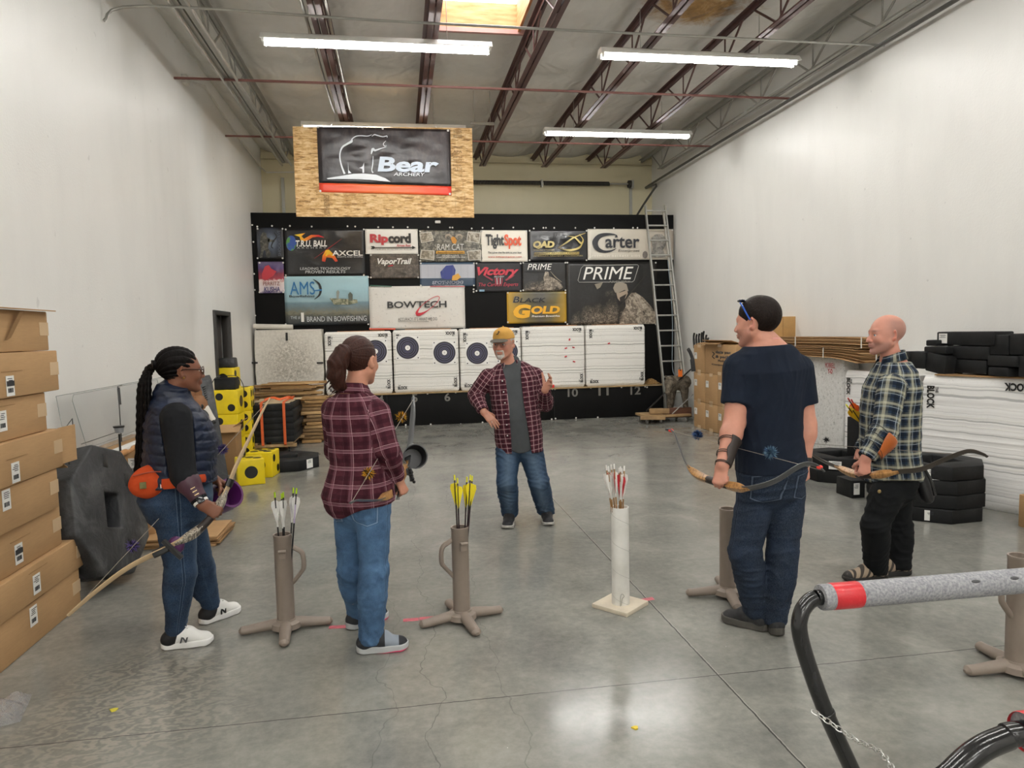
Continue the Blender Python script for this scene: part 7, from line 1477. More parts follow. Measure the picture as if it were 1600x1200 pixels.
# ================================================================== bows and other shared archery gear
def bow(label, pts, riser, wood, limb_m, w=(.020, .018, .012, .006), belly=None, tips=None, group=None, thick=.0045):
    """pts: (px, py, Y) from one tip over the grip to the other; riser: (i0, i1) indices of the wooden part"""
    P = [at(*p) for p in pts]; k = 6; S_ = smooth_path(P, k); i0, i1 = riser[0] * k, riser[1] * k; g = P[len(P) // 2]
    nrm_ = (S_[0] - g).cross(S_[-1] - g).normalized(); o = thing('recurve_bow', label, 'bow', g, 0, group); N_ = len(S_)
    def wid(i): q = abs(i - (i0 + i1) / 2) / ((N_ - 1) / 2); return np.interp(q, (0, .3, .8, 1), w)
    MB().tube(S_[:i0 + 3], [wid(i) for i in range(i0 + 3)], 8, flat=[thick / wid(i) for i in range(i0 + 3)], side=nrm_).build('limb', limb_m, o); MB().tube(S_[i1 - 2:], [wid(i) for i in range(i1 - 2, N_)], 8, flat=[thick / wid(i) for i in range(i1 - 2, N_)], side=nrm_).build('limb', limb_m, o)
    n = i1 - i0 + 1; rr_ = [.021 - .004 * math.cos(q / (n - 1) * 6.283 * 2) for q in range(n)]; fl = [.35 + .75 * min(1, 2.6 * math.sin(math.pi * q / (n - 1))) for q in range(n)]; MB().tube(S_[i0:i1 + 1], rr_, 4, flat=fl, side=nrm_).build('riser', wood, o, bevel=.004); m_ = (i0 + i1) // 2; MB().tube(S_[m_ - 3:m_ + 4], .020, 10, flat=1.0, side=nrm_).build('grip', LEA, o)
    MB().tube([S_[0].lerp(S_[2], .6), S_[-1].lerp(S_[-3], .6)], .0016, 5).build('bowstring', M('bowstring', '8C8478', .6, var=0), o)
    if tips: 
        for p in (S_[4], S_[-5]): MB().ball(p, (.016, .010, .010)).build('tip_cover', tips, o)
    return o, S_
def puff(o, px, py, Y, r, c1, c2=None, seed=0, n=170):
    c = at(px, py, Y); b = MB(); q = random.Random(seed)
    for m, cc in ((0, c1), (1, c2 or c1)):
        for i in range(n):
            z = q.uniform(-1, 1); a = q.uniform(0, 6.283); d = Vector((math.sqrt(1 - z * z) * math.cos(a), math.sqrt(1 - z * z) * math.sin(a), z)); rr_ = r * q.uniform(.7, 1.05); s_ = d.orthogonal().normalized() * r * .11; t_ = d.cross(s_)
            b.add([c + s_, c - s_ * .5 + t_ * .8, c - s_ * .5 - t_ * .8, c + d * rr_ + Vector((q.uniform(-1, 1), q.uniform(-1, 1), q.uniform(-1, 1))) * r * .12], [(0, 1, 3), (1, 2, 3), (2, 0, 3)], m)
    b.build('string_silencer', [M('fluff ' + c1, c1, .9), M('fluff ' + (c2 or c1), c2 or c1, .9)], o, smooth=0, fix=False)
def along(a, b, t): return tuple(a[i] + (b[i] - a[i]) * t for i in range(3))
WOODB = NT('bow wood'); WOODB.col(WOODB.ramp(WOODB.noise(WOODB.mapv(WOODB.co(), (30, 30, 6)), 3, 4), [(.3, '7A5430'), (.6, 'B98A52')])); WOODB.set(.3); WOODB = WOODB.m
LIMG = M('grey limb laminate', '4A4B4C', .3, var=.1); LIMT = M('tan limb laminate', 'C9AF8A', .35, var=.08); LIMD = M('dark limb laminate', '3A332C', .3, var=.1)
LEA = M('dark leather', '2A201B', .5, bump=.3, bs=80); ELA = ink('1A1616')
# ================================================================== 2 woman in the quilted vest, left
Y = 3.93
hd1 = Head(at(283, 579, Y), (.88, .47, -.03), (0, 0, 1), 1.0, jaw=1.0, nose=1.1, chin=.97)
J = dict(pelvis=at(283, 806, Y), neck=at(271, 617, Y), shR=at(275, 652, Y - .17), elR=at(286, 742, Y - .23), wrR=at(317, 789, Y - .28), shL=at(283, 648, Y + .16), elL=at(300, 735, Y + .22), wrL=at(333, 748, Y + .12),
         hipR=at(275, 812, Y - .08), knR=at(283, 895, Y - .10), anR=at(278, 985, Y - .10), hipL=at(288, 806, Y + .12), knL=at(313, 888, Y + .18), anL=at(331, 946, Y + .22), heelR=H0(255, 1014), toeR=H0(336, 1003), heelL=H0(318, 975), toeL=H0(376, 953), ground=at(290, 990, Y))
F = Fig('woman with long braids, navy quilted vest and orange waist pack, by the cartons', J, (.90, .43, 0), sec=[(0, .168, .150, -.01), (.16, .186, .178, -.022), (.40, .160, .146, .004), (.62, .160, .150, .02), (.80, .160, .125, .005), (.92, .126, .085, -.008), (1.0, .056, .054, -.01)], head=hd1, arm_r=(.068, .054, .042, .029), leg_r=(.094, .068, .062, .040))
F.hands['R'] = hand_prims(J['wrR'], (.72, .15, -.55), (-.25, .75, -.5), (.55, .45, .65), .95, GRIP, 0, (.55, .35, .7), (25, 30)); F.hands['L'] = hand_prims(J['wrL'], (.7, .2, -.6), (-.3, -.7, -.4), (.5, -.6, .6), .93, GRIP, 0, (.55, .35, .7), (25, 30))
tone = lambda v: np.ones((len(v), 3))
def tone1(v): q = hd1.loc(v); o = np.ones((len(v), 3)); lp = np.exp(-((q[:, 0] / .02) ** 2 + ((q[:, 2] + .062) / .009) ** 2)) * (q[:, 1] > .08); return o - lp[:, None] * np.array((.05, .25, .2))
F.body(skin('brown skin', '7A4E3A'), attrs={'tone': tone1}); hd1.eyes(F.o, '20140E')
DK1 = denim('dark blue denim', '121F33', '243B57', .3); F.trousers(DK1, (.008, .007), .36, 5, .007, .072, -.006, wl=.06)
BLS = knit('black jersey', '17181B', .15)
def shirt1(P):
    t, tc, x, y = F.torso_uv(P); d = smax(smax(F.torso(P, .006), (t - .97) * F.len, .005), F.P0[2] + .22 - P[:, 2], .005); w = .006 * (wrinkle(P, 31, .07) - .35)
    for a in 'LR': d = smin(d, F.sleeve(P, a, .010, .02) - w, .03)
    return d
sdf_part('black_shirt', shirt1, F.lo, F.hi, .0055, BLS, F.o, {'cuv': F.cuv})
t = NT('navy quilted nylon'); t.col(t.ramp(t.noise(t.co(), 10, 4), [(.3, '0F1728'), (.7, '19233A')])); t.set(.45, 0, .35); t.bump(t.noise(t.co(), 45, 4), .35, .006); NVY = t.m
def vest(P):
    t, tc, x, y = F.torso_uv(P); h_ = t * F.len; ph = (h_ + .012 * np.sin(x * 11 + y * 8) + .006 * np.sin(x * 37 - y * 31)) / .052; q = np.abs(np.sin(np.pi * ph)); d = F.torso(P, .027) - .0085 * q ** .5 - .010 * wrinkle(P, 41, .05, (1, 1, 1.2))
    for a in 'LR': d = smax(d, -cone(P, F.J['sh' + a] + (F.J['sh' + a] - F.P1) * .05, F.J['el' + a], .075, .085), .012)
    col_ = smax(cone(P, F.P1 - F.axis * .02, F.P1 + F.axis * .038 - F.cf * .008, .082, .072), -cone(P, F.P1 - F.axis * .02, F.P1 + F.axis * .10 - F.cf * .008, .066, .058), .004); col_ = smax(col_, (P - (F.P1 + F.axis * .045)) @ F.axis + .25 * ((P - F.P1) @ nrm(F.cf)), .006); d = smin(d, col_, .018)
    d = smax(d, .285 * F.len - h_ + .0, .008); return d
sdf_part('vest', vest, F.lo, F.hi, .0052, NVY, F.o)
# cornrows and braids
HB = hairm('black braids', '060505', '161211', (40, 40, 40)); sub = HB; HB.node_tree.nodes['Principled BSDF'].inputs['Specular IOR Level'].default_value = .08
Cl, Ch_ = hd1.C - .2, hd1.C + .2
pb_ = np.array((0, -.115, .035))
def corn(P):
    q = hd1.loc(P); d = ell(q, (0, -.022, .036), (.080, .104, .092)); v = q - pb_; az_ = np.arctan2(v[:, 0], v[:, 2] + .06); rr_ = np.linalg.norm(v, axis=1); row = np.abs(np.sin(az_ * 11)); knot = .5 + .5 * np.sin(rr_ * 420 + np.round(az_ * 11 / np.pi) * 2); d = d + .005 - .007 * row ** .7 - .0022 * knot * row
    hl = q[:, 1] - .068 + .9 * np.clip(.055 - q[:, 2], 0, .2) * 1.0; d = smax(d, hl, .006); d = smax(d, -.078 - q[:, 2] - .3 * np.clip(-q[:, 1], 0, .08), .01); e = np.minimum(np.linalg.norm(q - np.array((.078, -.006, -.008)), axis=1), np.linalg.norm(q - np.array((-.078, -.006, -.008)), axis=1)); return smax(d, .030 - e, .005)
hr = sdf_part('hair', corn, Cl, Ch_, .0032, HB, F.o); rb = random.Random(3)
MB().tube([hd1.w(0, -.112, .030), hd1.w(0, -.126, .034), hd1.w(0, -.138, .033)], [.024, .022, .024], 14).build('hair_band', HB, hr)
for k in range(34):
    ox, oy = rb.uniform(-12, 14), rb.uniform(-.06, .06); e_ = rb.uniform(700, 752); s0 = hd1.w(rb.uniform(-.016, .016), -.120, .03 + rb.uniform(-.016, .016)); w2 = rb.uniform(.6, 1)
    P = [s0, at(231 + ox * .4, 580 + rb.uniform(-5, 5), Y + oy * .6), at(225.5 + ox * .7, 606, Y + oy - .02), at(225 + ox * .8, 650, Y + oy - .03), at(224.5 + ox * .85, 690, Y + oy - .03), at(222 + ox * .8 + rb.uniform(-3, 3), e_, Y + oy - .02)]
    S_ = smooth_path(P, 16); MB().tube(S_, [(.0104 * w2 + .002 * math.sin(i * 1.35)) * (1 - .55 * max(0, i / len(S_) - .6)) for i in range(len(S_))], 6).build('braid', HB, hr)
glasses(hd1, F.o, M('tortoise frame', '3A1F14', .25, var=.3, vs=60), half=.031, rx=.025, rz=.021, tr=.0026)
MB().ball(hd1.w(.083, -.006, -.036), .0042, n=8).build('earring', M('gold stud', 'D8B25A', .2, 1), F.o)
# arm guard, watch
def guard(P): J = F.J; a, b_ = J['elR'], J['elR'] + (J['wrR'] - J['elR']) * .80; ax_ = nrm(b_ - a); d = F.arm(P, 'R', .010, up=False); d = smax(d, -((P - a) @ ax_), .004); d = smax(d, (P - b_) @ ax_, .004); return smax(d, -F.arm(P, 'R', .003, up=False), .002)
gd = sdf_part('arm_guard', guard, np.minimum(A3(J['elR']), A3(J['wrR'])) - .1, np.maximum(A3(J['elR']), A3(J['wrR'])) + .1, .004, M('maroon leather guard', '3E1C2C', .45), F.o)
GLD = M('brass hook', 'D9C08A', .3, .8, var=0)
for k in range(7):
    e_, w_ = A3(J['elR']), A3(J['wrR']); c = e_ + (w_ - e_) * (.12 + .1 * k); ax_ = nrm(w_ - e_); v_ = nrm(np.cross(ax_, (0, -.75, .65))); o_ = nrm(np.cross(v_, ax_)); o_ = o_ if o_[1] < 0 else -o_; r_ = np.interp(.12 + .1 * k, (0, 1), (.042, .029)) + .011
    MB().tube([Vector(c + o_ * r_ - v_ * .012), Vector(c + o_ * (r_ + .002) + v_ * .010)], .0024, 6).build('hook', GLD, gd)
w_ = A3(J['wrR']); ax_ = nrm(w_ - A3(J['elR'])); wt = MB().lathe([(.034, -.011), (.037, -.011), (.037, .011), (.034, .011)], Vector(w_ - ax_ * .022), 20, axis=ax_, closed=True).build('watch_strap', M('white rubber strap', 'E6E4DF', .5), F.o)
o_ = Vector(nrm(np.cross(ax_, np.cross((.1, -.8, .6), ax_)))); MB().box(Vector(w_ - ax_ * .022) + o_ * .038, (.036, .034, .009), frame(ax_, Vector(ax_).cross(o_) * -1)).build('watch_case', M('dark watch glass', '1A1A1E', .1), wt, bevel=.003)
t = NT('white knit shoe'); u, v, w = t.xyz(t.attr('cuv')); t.col(t.mix(t.math('LESS_THAN', t.math('ADD', u, t.math('MULTIPLY', v, -1.2)), .24), 'EDECE8', '17171A')); t.set(.7); t.bump(t.noise(t.co(), 300, 2), .2, .001); WSH = t.m
SW = M('white foam sole', 'F0EFEC', .55, var=.04)
for a in 'RL':
    o = F.shoe(a, WSH, SW, hgt=.07, soleh=.034, wide=.95); F.laces(a, M('white lace', 'F2F0EC', .7, var=0), .084)
    H, d_, L, sd, _ = F.sh[a]; c = Vector(H + d_ * L * .46 + sd * (.046)) + UZ * .054
    q = c; lettering('letter_mark', 'N', q, Vector(d_), (UZ * .9 - Vector(sd) * .42).normalized(), .042, .034, ink('15161A'), o, .03, .25, ext=.006)
    MB().tube(smooth_path([Vector(H + d_ * L * .42) + UZ * .098, Vector(H + d_ * L * .45 + sd * .02) + UZ * .118, Vector(H + d_ * L * .52 + sd * .03) + UZ * .108, Vector(H + d_ * L * .46) + UZ * .094]), .0025, 6).build('lace_bow', M('white lace', 'F2F0EC'), o)
    MB().tube([Vector(H + d_ * L * .33) + UZ * .1, Vector(H + d_ * L * .35) + UZ * .122], .012, 6, flat=.3).build('pink_tongue', M('coral tab', 'E88478', .6), o)
# waist pack
def pack(P): c = A3(at(238, 752, Y - .15)); r_, f_, u_ = basis((.35, -.93, 0)); R = np.stack([r_, f_, u_], 1); d = ell(P, c, (.10, .055, .085), R); d = smin(d, ell(P, c + r_ * .02 - u_ * .012 + f_ * .02, (.085, .05, .06), R), .03); return d - .004 * wrinkle(P, 51, .05)
c = at(238, 752, Y - .15); OR2 = knit('orange nylon', 'B8451E', .12)
pk = thing('waist_pack', 'orange waist pack worn at the back of the woman in the quilted vest', 'waist pack', c)
sdf_part('pouch', pack, A3(c) - .18, A3(c) + .18, .0045, OR2, pk)
bl_ = [at(226, 752, Y + .04), at(232, 757, Y - .1), at(262, 756, Y - .225), at(290, 752, Y - .235), at(312, 748, Y - .19), at(330, 746, Y + .0)]
MB().tube(smooth_path(bl_, 6), [.022] * 6 + [.028] * 12 + [.022] * 13, 8, flat=.3, side=UZ).build('belt', OR2, pk)
q = Vector(basis((.35, -.93, 0))[1]); rq = Vector(basis((.35, -.93, 0))[0]); MB().box(c + q * .074 - rq * .04 + UZ * -.015, (.018, .026, .004), frame(rq, UZ)).build('logo_patch', WASH, pk, bevel=.002); MB().box(c + q * .077 - rq * .04 + UZ * -.015, (.009, .014, .004), frame(rq, UZ)).build('logo_centre', OR2, pk); MB().box(c + q * .077 + rq * .045 + UZ * -.002, (.03, .034, .006), frame(rq, UZ)).build('olive_tab', M('olive webbing', '6E6A3E', .7), pk, bevel=.003)
MB().tube(smooth_path([c + q * .05 - rq * .085 + UZ * .045, c + q * .072 + UZ * .06, c + q * .05 + rq * .085 + UZ * .045]), .0035, 6).build('zip', M('dark orange zip', '8C3214', .5), pk)
# her bow, arm quiver cup on her far hip
BT = [(422, 622, 4.22), (409, 645, 4.16), (388, 688, 4.0), (368, 730, 3.86), (354, 766, 3.80), (338, 797, 3.695), (310, 828, 3.60), (272, 851, 3.53), (205, 884, 3.50), (150, 924, 3.47), (106, 962, 3.45)]
GWD = NT('grained grey riser'); GWD.col(GWD.ramp(GWD.noise(GWD.mapv(GWD.co(), (30, 30, 8)), 5, 5), [(.35, '2E2A26'), (.5, '8A8275'), (.65, 'C9BFAE')])); GWD.set(.3); GWD = GWD.m
bo, S_ = bow('long recurve bow with purple fluffs, held low by the woman in the vest', BT, (4, 7), GWD, LIMT, w=(.020, .019, .012, .006)); ta, tb_ = BT[0], BT[-1]
puff(bo, *along(ta, tb_, .235), .036, '5C4C86', '3A3260', 1); puff(bo, *along(ta, tb_, .68), .036, '6A58A0', '1E1A2C', 2)
for i in (4 * 6 - 2, 7 * 6 + 2): MB().tube([S_[i - 1], S_[i + 1]], .021, 8, flat=.7).build('limb_wrap', BK, bo)
MB().tube([at(255, 845, 3.52), at(284, 872, 3.50)], .014, 6).build('bow_bracket', BK, bo); MB().ball(at(275, 852, 3.56), (.04, .03, .045)).build('purple_pad', M('purple rubber', '4E2350', .4), bo)
cq = thing('hip_quiver', 'purple and black hip quiver behind the hand of the woman in the vest', 'quiver', at(352, 765, 4.12)); PUR = M('purple leather', '5A2060', .35, var=.1)
def lean_ring(c, ax__, r, h): return MB().lathe([(0, 0), (r, 0), (r * 1.04, h * .5), (r, h), (r * .85, h), (r * .8, .02), (0, .02)], c, 20, axis=ax__)
lean_ring(at(338, 782, 4.18), (.62, -.45, .35), .085, .13).build('cup', PUR, cq); MB().tube([at(322, 765, 4.15), at(338, 772, 4.1), at(356, 762, 4.03)], .03, 8, flat=.5).build('strap', BK, cq)

# ================================================================== 3 woman in the burgundy plaid shirt, from behind
Y = 3.62
hd2 = Head(at(563, 564, Y + .02), (.52, .85, -.06), (0, 0, 1), 1.0, nose=1.0)
J = dict(pelvis=at(566, 800, Y), neck=at(553, 610, Y), shR=at(591, 645, Y - .08), elR=at(606, 702, Y - .12), wrR=at(622, 748, Y - .02), shL=at(521, 640, Y + .1), elL=at(524, 705, Y + .18), wrL=at(572, 738, Y + .28),
         hipR=at(583, 802, Y - .05), knR=at(584, 893, Y - .05), anR=at(580, 992, Y - .05), hipL=at(549, 800, Y + .06), knL=at(550, 890, Y + .11), anL=at(554, 966, Y + .17), heelR=H0(557, 1020), toeR=H0(640, 1012), heelL=H0(542, 985), toeL=H0(606, 962), ground=at(570, 990, Y))
F = Fig('woman with a brown ponytail and burgundy plaid shirt, seen from behind', J, (.55, .83, 0), sec=FEM, head=hd2, arm_r=(.052, .043, .040, .027), leg_r=(.086, .066, .060, .042), k=.96)
F.hands['R'] = hand_prims(J['wrR'], (.35, .15, -.9), (-.5, .8, -.1), (.45, .8, .3), .92, GRIP, 0, (.55, .35, .7), (25, 30)); F.hands['L'] = hand_prims(J['wrL'], (.7, .2, -.6), (-.3, -.7, -.4), (.5, -.6, .6), .9, GRIP, 0, (.55, .35, .7), (25, 30))
F.body(skin('fair skin', 'C48C74')); hd2.eyes(F.o, '4A3220')
DK2 = denim('light blue denim', '304C6C', '53769C', .45, pz=F.P0[2] + .035); F.trousers(DK2, (.010, .014), .28, 7, .015, .045, .012, wl=.075)
def pocket(F, mat, px, py, Y, w, h): 
    c = at(px, py, Y); return c
PL2 = plaid('burgundy flannel plaid', ('3C1822', '542832'), [(.085, .12, .010, '2A101A', .5, 'u'), (.085, .12, .010, '2A101A', .5, 'v'), (.085, .5, .0011, 'D9B6BC', .6, 'u'), (.085, .5, .0011, 'D9B6BC', .6, 'v'), (.085, .62, .0065, '8E6470', .4, 'v'), (.085, .40, .0050, '8E6470', .32, 'u'), (.085, .68, .0010, 'C8A2AA', .45, 'v')])
def shirt2(P):
    w = wrinkle(P, 61, .085); d = F.torso(P, .020)
    t, tc, x, y = F.torso_uv(P); d = d - .013 * (w - .35) * (.4 + np.exp(-((t - .3) / .25) ** 2)); d = smax(d, (t - .985) * F.len, .006); z0 = F.P0[2] + .06 - .07 * np.exp(-((x + .06) / .12) ** 2) * (y < .03); d = smax(d, z0 - P[:, 2], .006)
    for a in 'LR': d = smin(d, F.sleeve(P, a, .015, .005) - .010 * (w - .35), .03)
    return d
s2 = sdf_part('plaid_shirt', shirt2, F.lo, F.hi, .005, PL2, F.o, {'cuv': F.cuv}); collar(F, PL2, .062, .040, gap=.5, parent=s2, dz=-.004, tilt=.2)
HBR = hairm('auburn brown hair', '22100B', '42231A', (70, 70, 12)); Cl, Ch_ = hd2.C - .25, hd2.C + .2
def hair2(P):
    q = hd2.loc(P); d = ell(q, (0, -.024, .034), (.0815, .106, .0945)); d = smax(d, q[:, 1] - .060 + .75 * np.clip(.05 - q[:, 2], 0, .2), .008); d = smax(d, -.072 - q[:, 2] - .55 * np.clip(-q[:, 1], 0, .08), .012); e = np.minimum(np.linalg.norm(q - np.array((.078, -.004, -.008)), axis=1), np.linalg.norm(q - np.array((-.078, -.004, -.008)), axis=1)); d = smax(d, .030 - e, .006)
    v = q - np.array((0, -.125, .03)); an = np.arctan2(v[:, 0], v[:, 2]); d = d - .0016 * np.sin(an * 46 + 3 * np.sin(an * 9)); return d
h2 = sdf_part('hair', hair2, Cl, Ch_, .0034, HBR, F.o)
pts = [hd2.w(.0, -.118, .045), at(536, 551, Y - .10), at(528, 566, Y - .10), at(525, 585, Y - .09), at(530, 600, Y - .07), at(539, 607, Y - .06)]; pr2 = (.022, .036, .044, .040, .030, .010)
def tail(P):
    d = None
    for i in range(5): e = cone(P, pts[i], pts[i + 1], pr2[i], pr2[i + 1]); d = e if d is None else smin(d, e, .025)
    return d - .0045 * np.sin((P @ np.array((160, 90, 12))) + 2 * np.sin(P @ np.array((20, 30, 60)))) * .6 - .004 * wrinkle(P, 71, .03, (1.5, 1.5, .3))
tl_ = sdf_part('ponytail', tail, np.min([A3(p) for p in pts], 0) - .08, np.max([A3(p) for p in pts], 0) + .08, .004, HBR, h2)
for k in range(9): c = pts[3].lerp(pts[5], rb.random()); MB().tube(smooth_path([c, c + Vector((rb.uniform(-.05, -.01), rb.uniform(-.02, .02), rb.uniform(-.04, -.01))), c + Vector((rb.uniform(-.07, -.03), 0, rb.uniform(-.07, -.03)))], 5), [.004] * 8 + [.001] * 3, 5).build('hair_strand', HBR, tl_)
d_ = (pts[1] - pts[0]).normalized(); MB().lathe([(.022, -.006), (.029, -.006), (.029, .006), (.022, .006)], pts[0].lerp(pts[1], .25), 18, axis=d_, closed=True).build('hair_tie', M('pale hair tie', 'D9DEDE', .5), h2)
t = NT('grey running mesh'); u, v, w = t.xyz(t.attr('cuv')); t.col(t.mix(t.math('GREATER_THAN', t.math('ABSOLUTE', t.math('SUBTRACT', u, .67)), .13), '8E97A2', '26282D')); t.set(.7); t.bump(t.noise(t.co(), 260, 2), .2, .001); RSH = t.m
t = NT('silver pink sole'); u, v, w = t.xyz(t.attr('cuv')); t.col(t.mix(t.math('LESS_THAN', t.math('ADD', v, t.math('MULTIPLY', t.math('SUBTRACT', .75, u), .02)), .011), 'B9BBBC', 'E8557A')); t.set(.6); RSO = t.m
for a in 'RL':
    o = F.shoe(a, RSH, RSO, hgt=.07, soleh=.036); F.laces(a, ink('1A1B1E'), .083); H, d_, L, sd, _ = F.sh[a]
    for k in range(3): MB().tube(smooth_path([Vector(H + d_ * L * (.40 + .07 * k) + sd * .037) + UZ * .045, Vector(H + d_ * L * (.44 + .07 * k) + sd * .036) + UZ * .062, Vector(H + d_ * L * (.50 + .05 * k) + sd * .030) + UZ * .076], 4), .002, 5).build('side_stripe', M('silver stripe', 'C9CCD0', .3, var=0), o)
PCK = [(544, 790), (547, 822), (557, 830), (566, 822), (565, 790)]
BT = [(645.5, 620, 4.35), (645, 650, 4.24), (641, 690, 4.05), (636, 720, 3.85), (628, 742, 3.70), (618, 761, 3.635), (606, 773, 3.50), (592, 781, 3.32), (572, 782, 3.18), (556, 782, 3.08), (548, 786, 3.04)]
bo, S_ = bow('recurve bow with yellow and black fluffs, held by the ponytailed woman', BT, (3, 7), WOODB, LIMG, w=(.021, .021, .018, .009)); ta, tb_ = BT[0], BT[-1]
puff(bo, *along(ta, tb_, .185), .038, 'E0A418', '16130E', 5); puff(bo, *along(ta, tb_, .72), .036, 'E0A418', '16130E', 6)
tq = thing('hip_quiver', 'black open quiver tube beyond the hands of the ponytailed woman', 'quiver', at(648, 720, 3.95)); MB().lathe([(0, -.12), (.05, -.12), (.064, -.02), (.068, 0), (.062, 0), (.055, -.1), (0, -.1)], at(649, 713, 3.80), 24, axis=Vector((.15, -.85, .25))).build('tube', M('black rubber quiver', '161617', .35), tq)
MB().tube(smooth_path([at(636, 732, 3.74), at(642, 742, 3.73), at(644, 752, 3.72)]), [.022] * 6 + [.014] * 7, 8, flat=.5).build('clip', BK, tq)
for k in range(5): MB().ball(at(640.5 + k * 1.6, 733 + k * 5.0, 3.71), .009, n=8).build('finger_grip', BK, tq)
for k in range(3): MB().tube([at(623, 766, 3.6), at(619 + 2.2 * k, 781, 3.58)], .002, 5).build('lace', BK, bo)
# ================================================================== 4 man in the navy T-shirt, from behind
Y = 3.42
hd4 = Head(at(1182, 504, Y), (-.64, .77, -.06), (0, 0, 1), 1.05, jaw=1.08, nose=1.05)
J = dict(pelvis=at(1204, 768, Y), neck=at(1196, 531, Y), shL=at(1155, 576, Y - .0), elL=at(1147, 662, Y - .05), wrL=at(1129, 727, Y - .16), shR=at(1246, 578, Y), elR=at(1259, 662, Y - .02), wrR=at(1257, 722, Y - .05),
         hipL=at(1181, 772, Y), knL=at(1164, 862, Y), anL=at(1170, 952, Y - .0), hipR=at(1228, 772, Y), knR=at(1222, 866, Y - .02), anR=at(1214, 966, Y - .06), heelL=H0(1194, 985), toeL=H0(1128, 968), heelR=H0(1216, 994), toeR=H0(1194, 964), ground=at(1195, 980, Y))
F = Fig('dark-haired man in a navy T-shirt seen from behind, bow in his left hand', J, (-.12, .99, 0), head=hd4, sec=[(0, .160, .122, 0), (.14, .172, .135, -.014), (.36, .160, .125, .0), (.60, .168, .132, .006), (.80, .186, .130, 0), (.92, .150, .094, -.010), (1.0, .070, .066, -.012)], arm_r=(.062, .052, .051, .033), leg_r=(.090, .072, .066, .048))
F.hands['L'] = hand_prims(J['wrL'], (-.25, -.2, -.9), (.55, .75, 0), (-.6, .6, .2), 1.02, GRIP, 0, (.5, .3, .75), (28, 32)); F.hands['R'] = hand_prims(J['wrR'], (-.1, -.1, -1), (-.75, .1, 0), (-.1, .9, .2), 1.02, ((35, 40, 25), (42, 45, 25), (48, 48, 28), (52, 50, 30)), .1, (.65, .55, .4), (15, 18))
def tone4(v): q = hd4.loc(v); o = np.ones((len(v), 3)); st = (q[:, 2] < -.03) & (q[:, 1] > .0) & (q[:, 2] > -.13); o[st] -= np.array((.12, .10, .06)); ear = np.abs(q[:, 0]) > .080; o[ear & (q[:, 2] > -.05) & (np.abs(q[:, 1]) < .04)] -= np.array((0, .13, .10)); return o
F.body(skin('ruddy fair skin', 'C98F7A'), attrs={'tone': tone4}); hd4.eyes(F.o)
DK4 = denim('dark indigo denim', '0B1321', '18263C', .12, '6A7686', pz=F.P0[2] + .05); F.trousers(DK4, (.012, .016), .30, 9, .016, .045, .004, wl=.085, waist_grow=.014)
for (a_, b_) in (((1153, 737), (1154, 762)), ((1201, 737), (1196, 762))): pass
NVT = knit('navy jersey', '141C2A', .14)
def tee4(P):
    d = F.torso(P, .018)
    t, tc, x, y = F.torso_uv(P); w = wrinkle(P, 81, .10, (1.4, 1.4, .5)); d = d - .012 * (w - .3); d = smax(d, (t - .965) * F.len - .3 * np.clip(-y, -.05, .06) * 0, .006); d = smax(d, F.P0[2] + .125 + .012 * np.sin(x * 9) - P[:, 2], .006)
    for a in 'LR': d = smin(d, F.sleeve(P, a, .022, .66, False) - .010 * (w - .3), .03)
    return smax(d, -cone(P, F.P1, F.P1 + F.axis * .1, .068, .062), .004)
t4 = sdf_part('t_shirt', tee4, F.lo, F.hi, .0052, NVT, F.o)
r_, f_, u_ = basis(F.cf); c = A3(F.P1) - F.axis * .010; MB().tube([Vector(c + (r_ * math.cos(a) * .076 + f_ * math.sin(a) * .074) + F.axis * .016 * -math.sin(a)) for a in [k * math.pi / 14 for k in range(28)]], .0055, 8, closed=True, flat=1).build('pink_collar', M('pink collar trim', 'D99A92', .7), t4)
HDK = hairm('dark brown hair', '0E0A09', '241A15', (90, 90, 30)); HDK.node_tree.nodes['Principled BSDF'].inputs['Specular IOR Level'].default_value = .12; Cl, Ch_ = hd4.C - .22, hd4.C + .22
def hair4(P):
    q = hd4.loc(P); d = ell(q, (0, -.018, .036), (.083, .107, .097)); d = smax(d, q[:, 1] - .072 + 1.3 * np.clip(.045 - q[:, 2], 0, .035) + .1 * np.clip(.01 - q[:, 2], 0, .2), .008); d = smax(d, -.062 - q[:, 2] - .55 * np.clip(-q[:, 1] - .02, 0, .08), .008); e = np.minimum(np.linalg.norm((q - np.array((.08, -.008, -.010))) * np.array((.6, 1, .85)), axis=1), np.linalg.norm((q - np.array((-.08, -.008, -.010))) * np.array((.6, 1, .85)), axis=1)); d = smax(d, .028 - e, .005); sb_ = (q[:, 1] > .012); d = smax(d, np.where(sb_, -.022 - q[:, 2], -1), .006); return d * hd4.k - .0035 * wrinkle(P, 91, .022)
h4 = sdf_part('hair', hair4, Cl, Ch_, .0034, HDK, F.o)
BLU = M('blue frame', '2A55B0', .2, var=0)
sg = MB().tube(smooth_path([hd4.w(sx * .088, y, z) for sx, y, z in ((1, -.005, .012), (1, .012, .045), (.97, .028, .078), (.84, .046, .101))]), .0042, 6); sg.tube(smooth_path([hd4.w(sx * .088, y, z) for sx, y, z in ((-1, -.005, .012), (-1, .012, .045), (-.97, .028, .078), (-.84, .046, .101))]), .0042, 6); sgo = sg.build('sunglasses', BLU, h4)
for sx in (-1, 1): MB().ball(hd4.w(sx * .036, .056, .112), (.033, .018, .009), hd4 and Matrix([list(r) for r in np.stack([hd4.r, hd4.f, hd4.u], 1)]), n=14).build('lens', M('dark mirror lens', '101A30', .1, var=0), sgo)
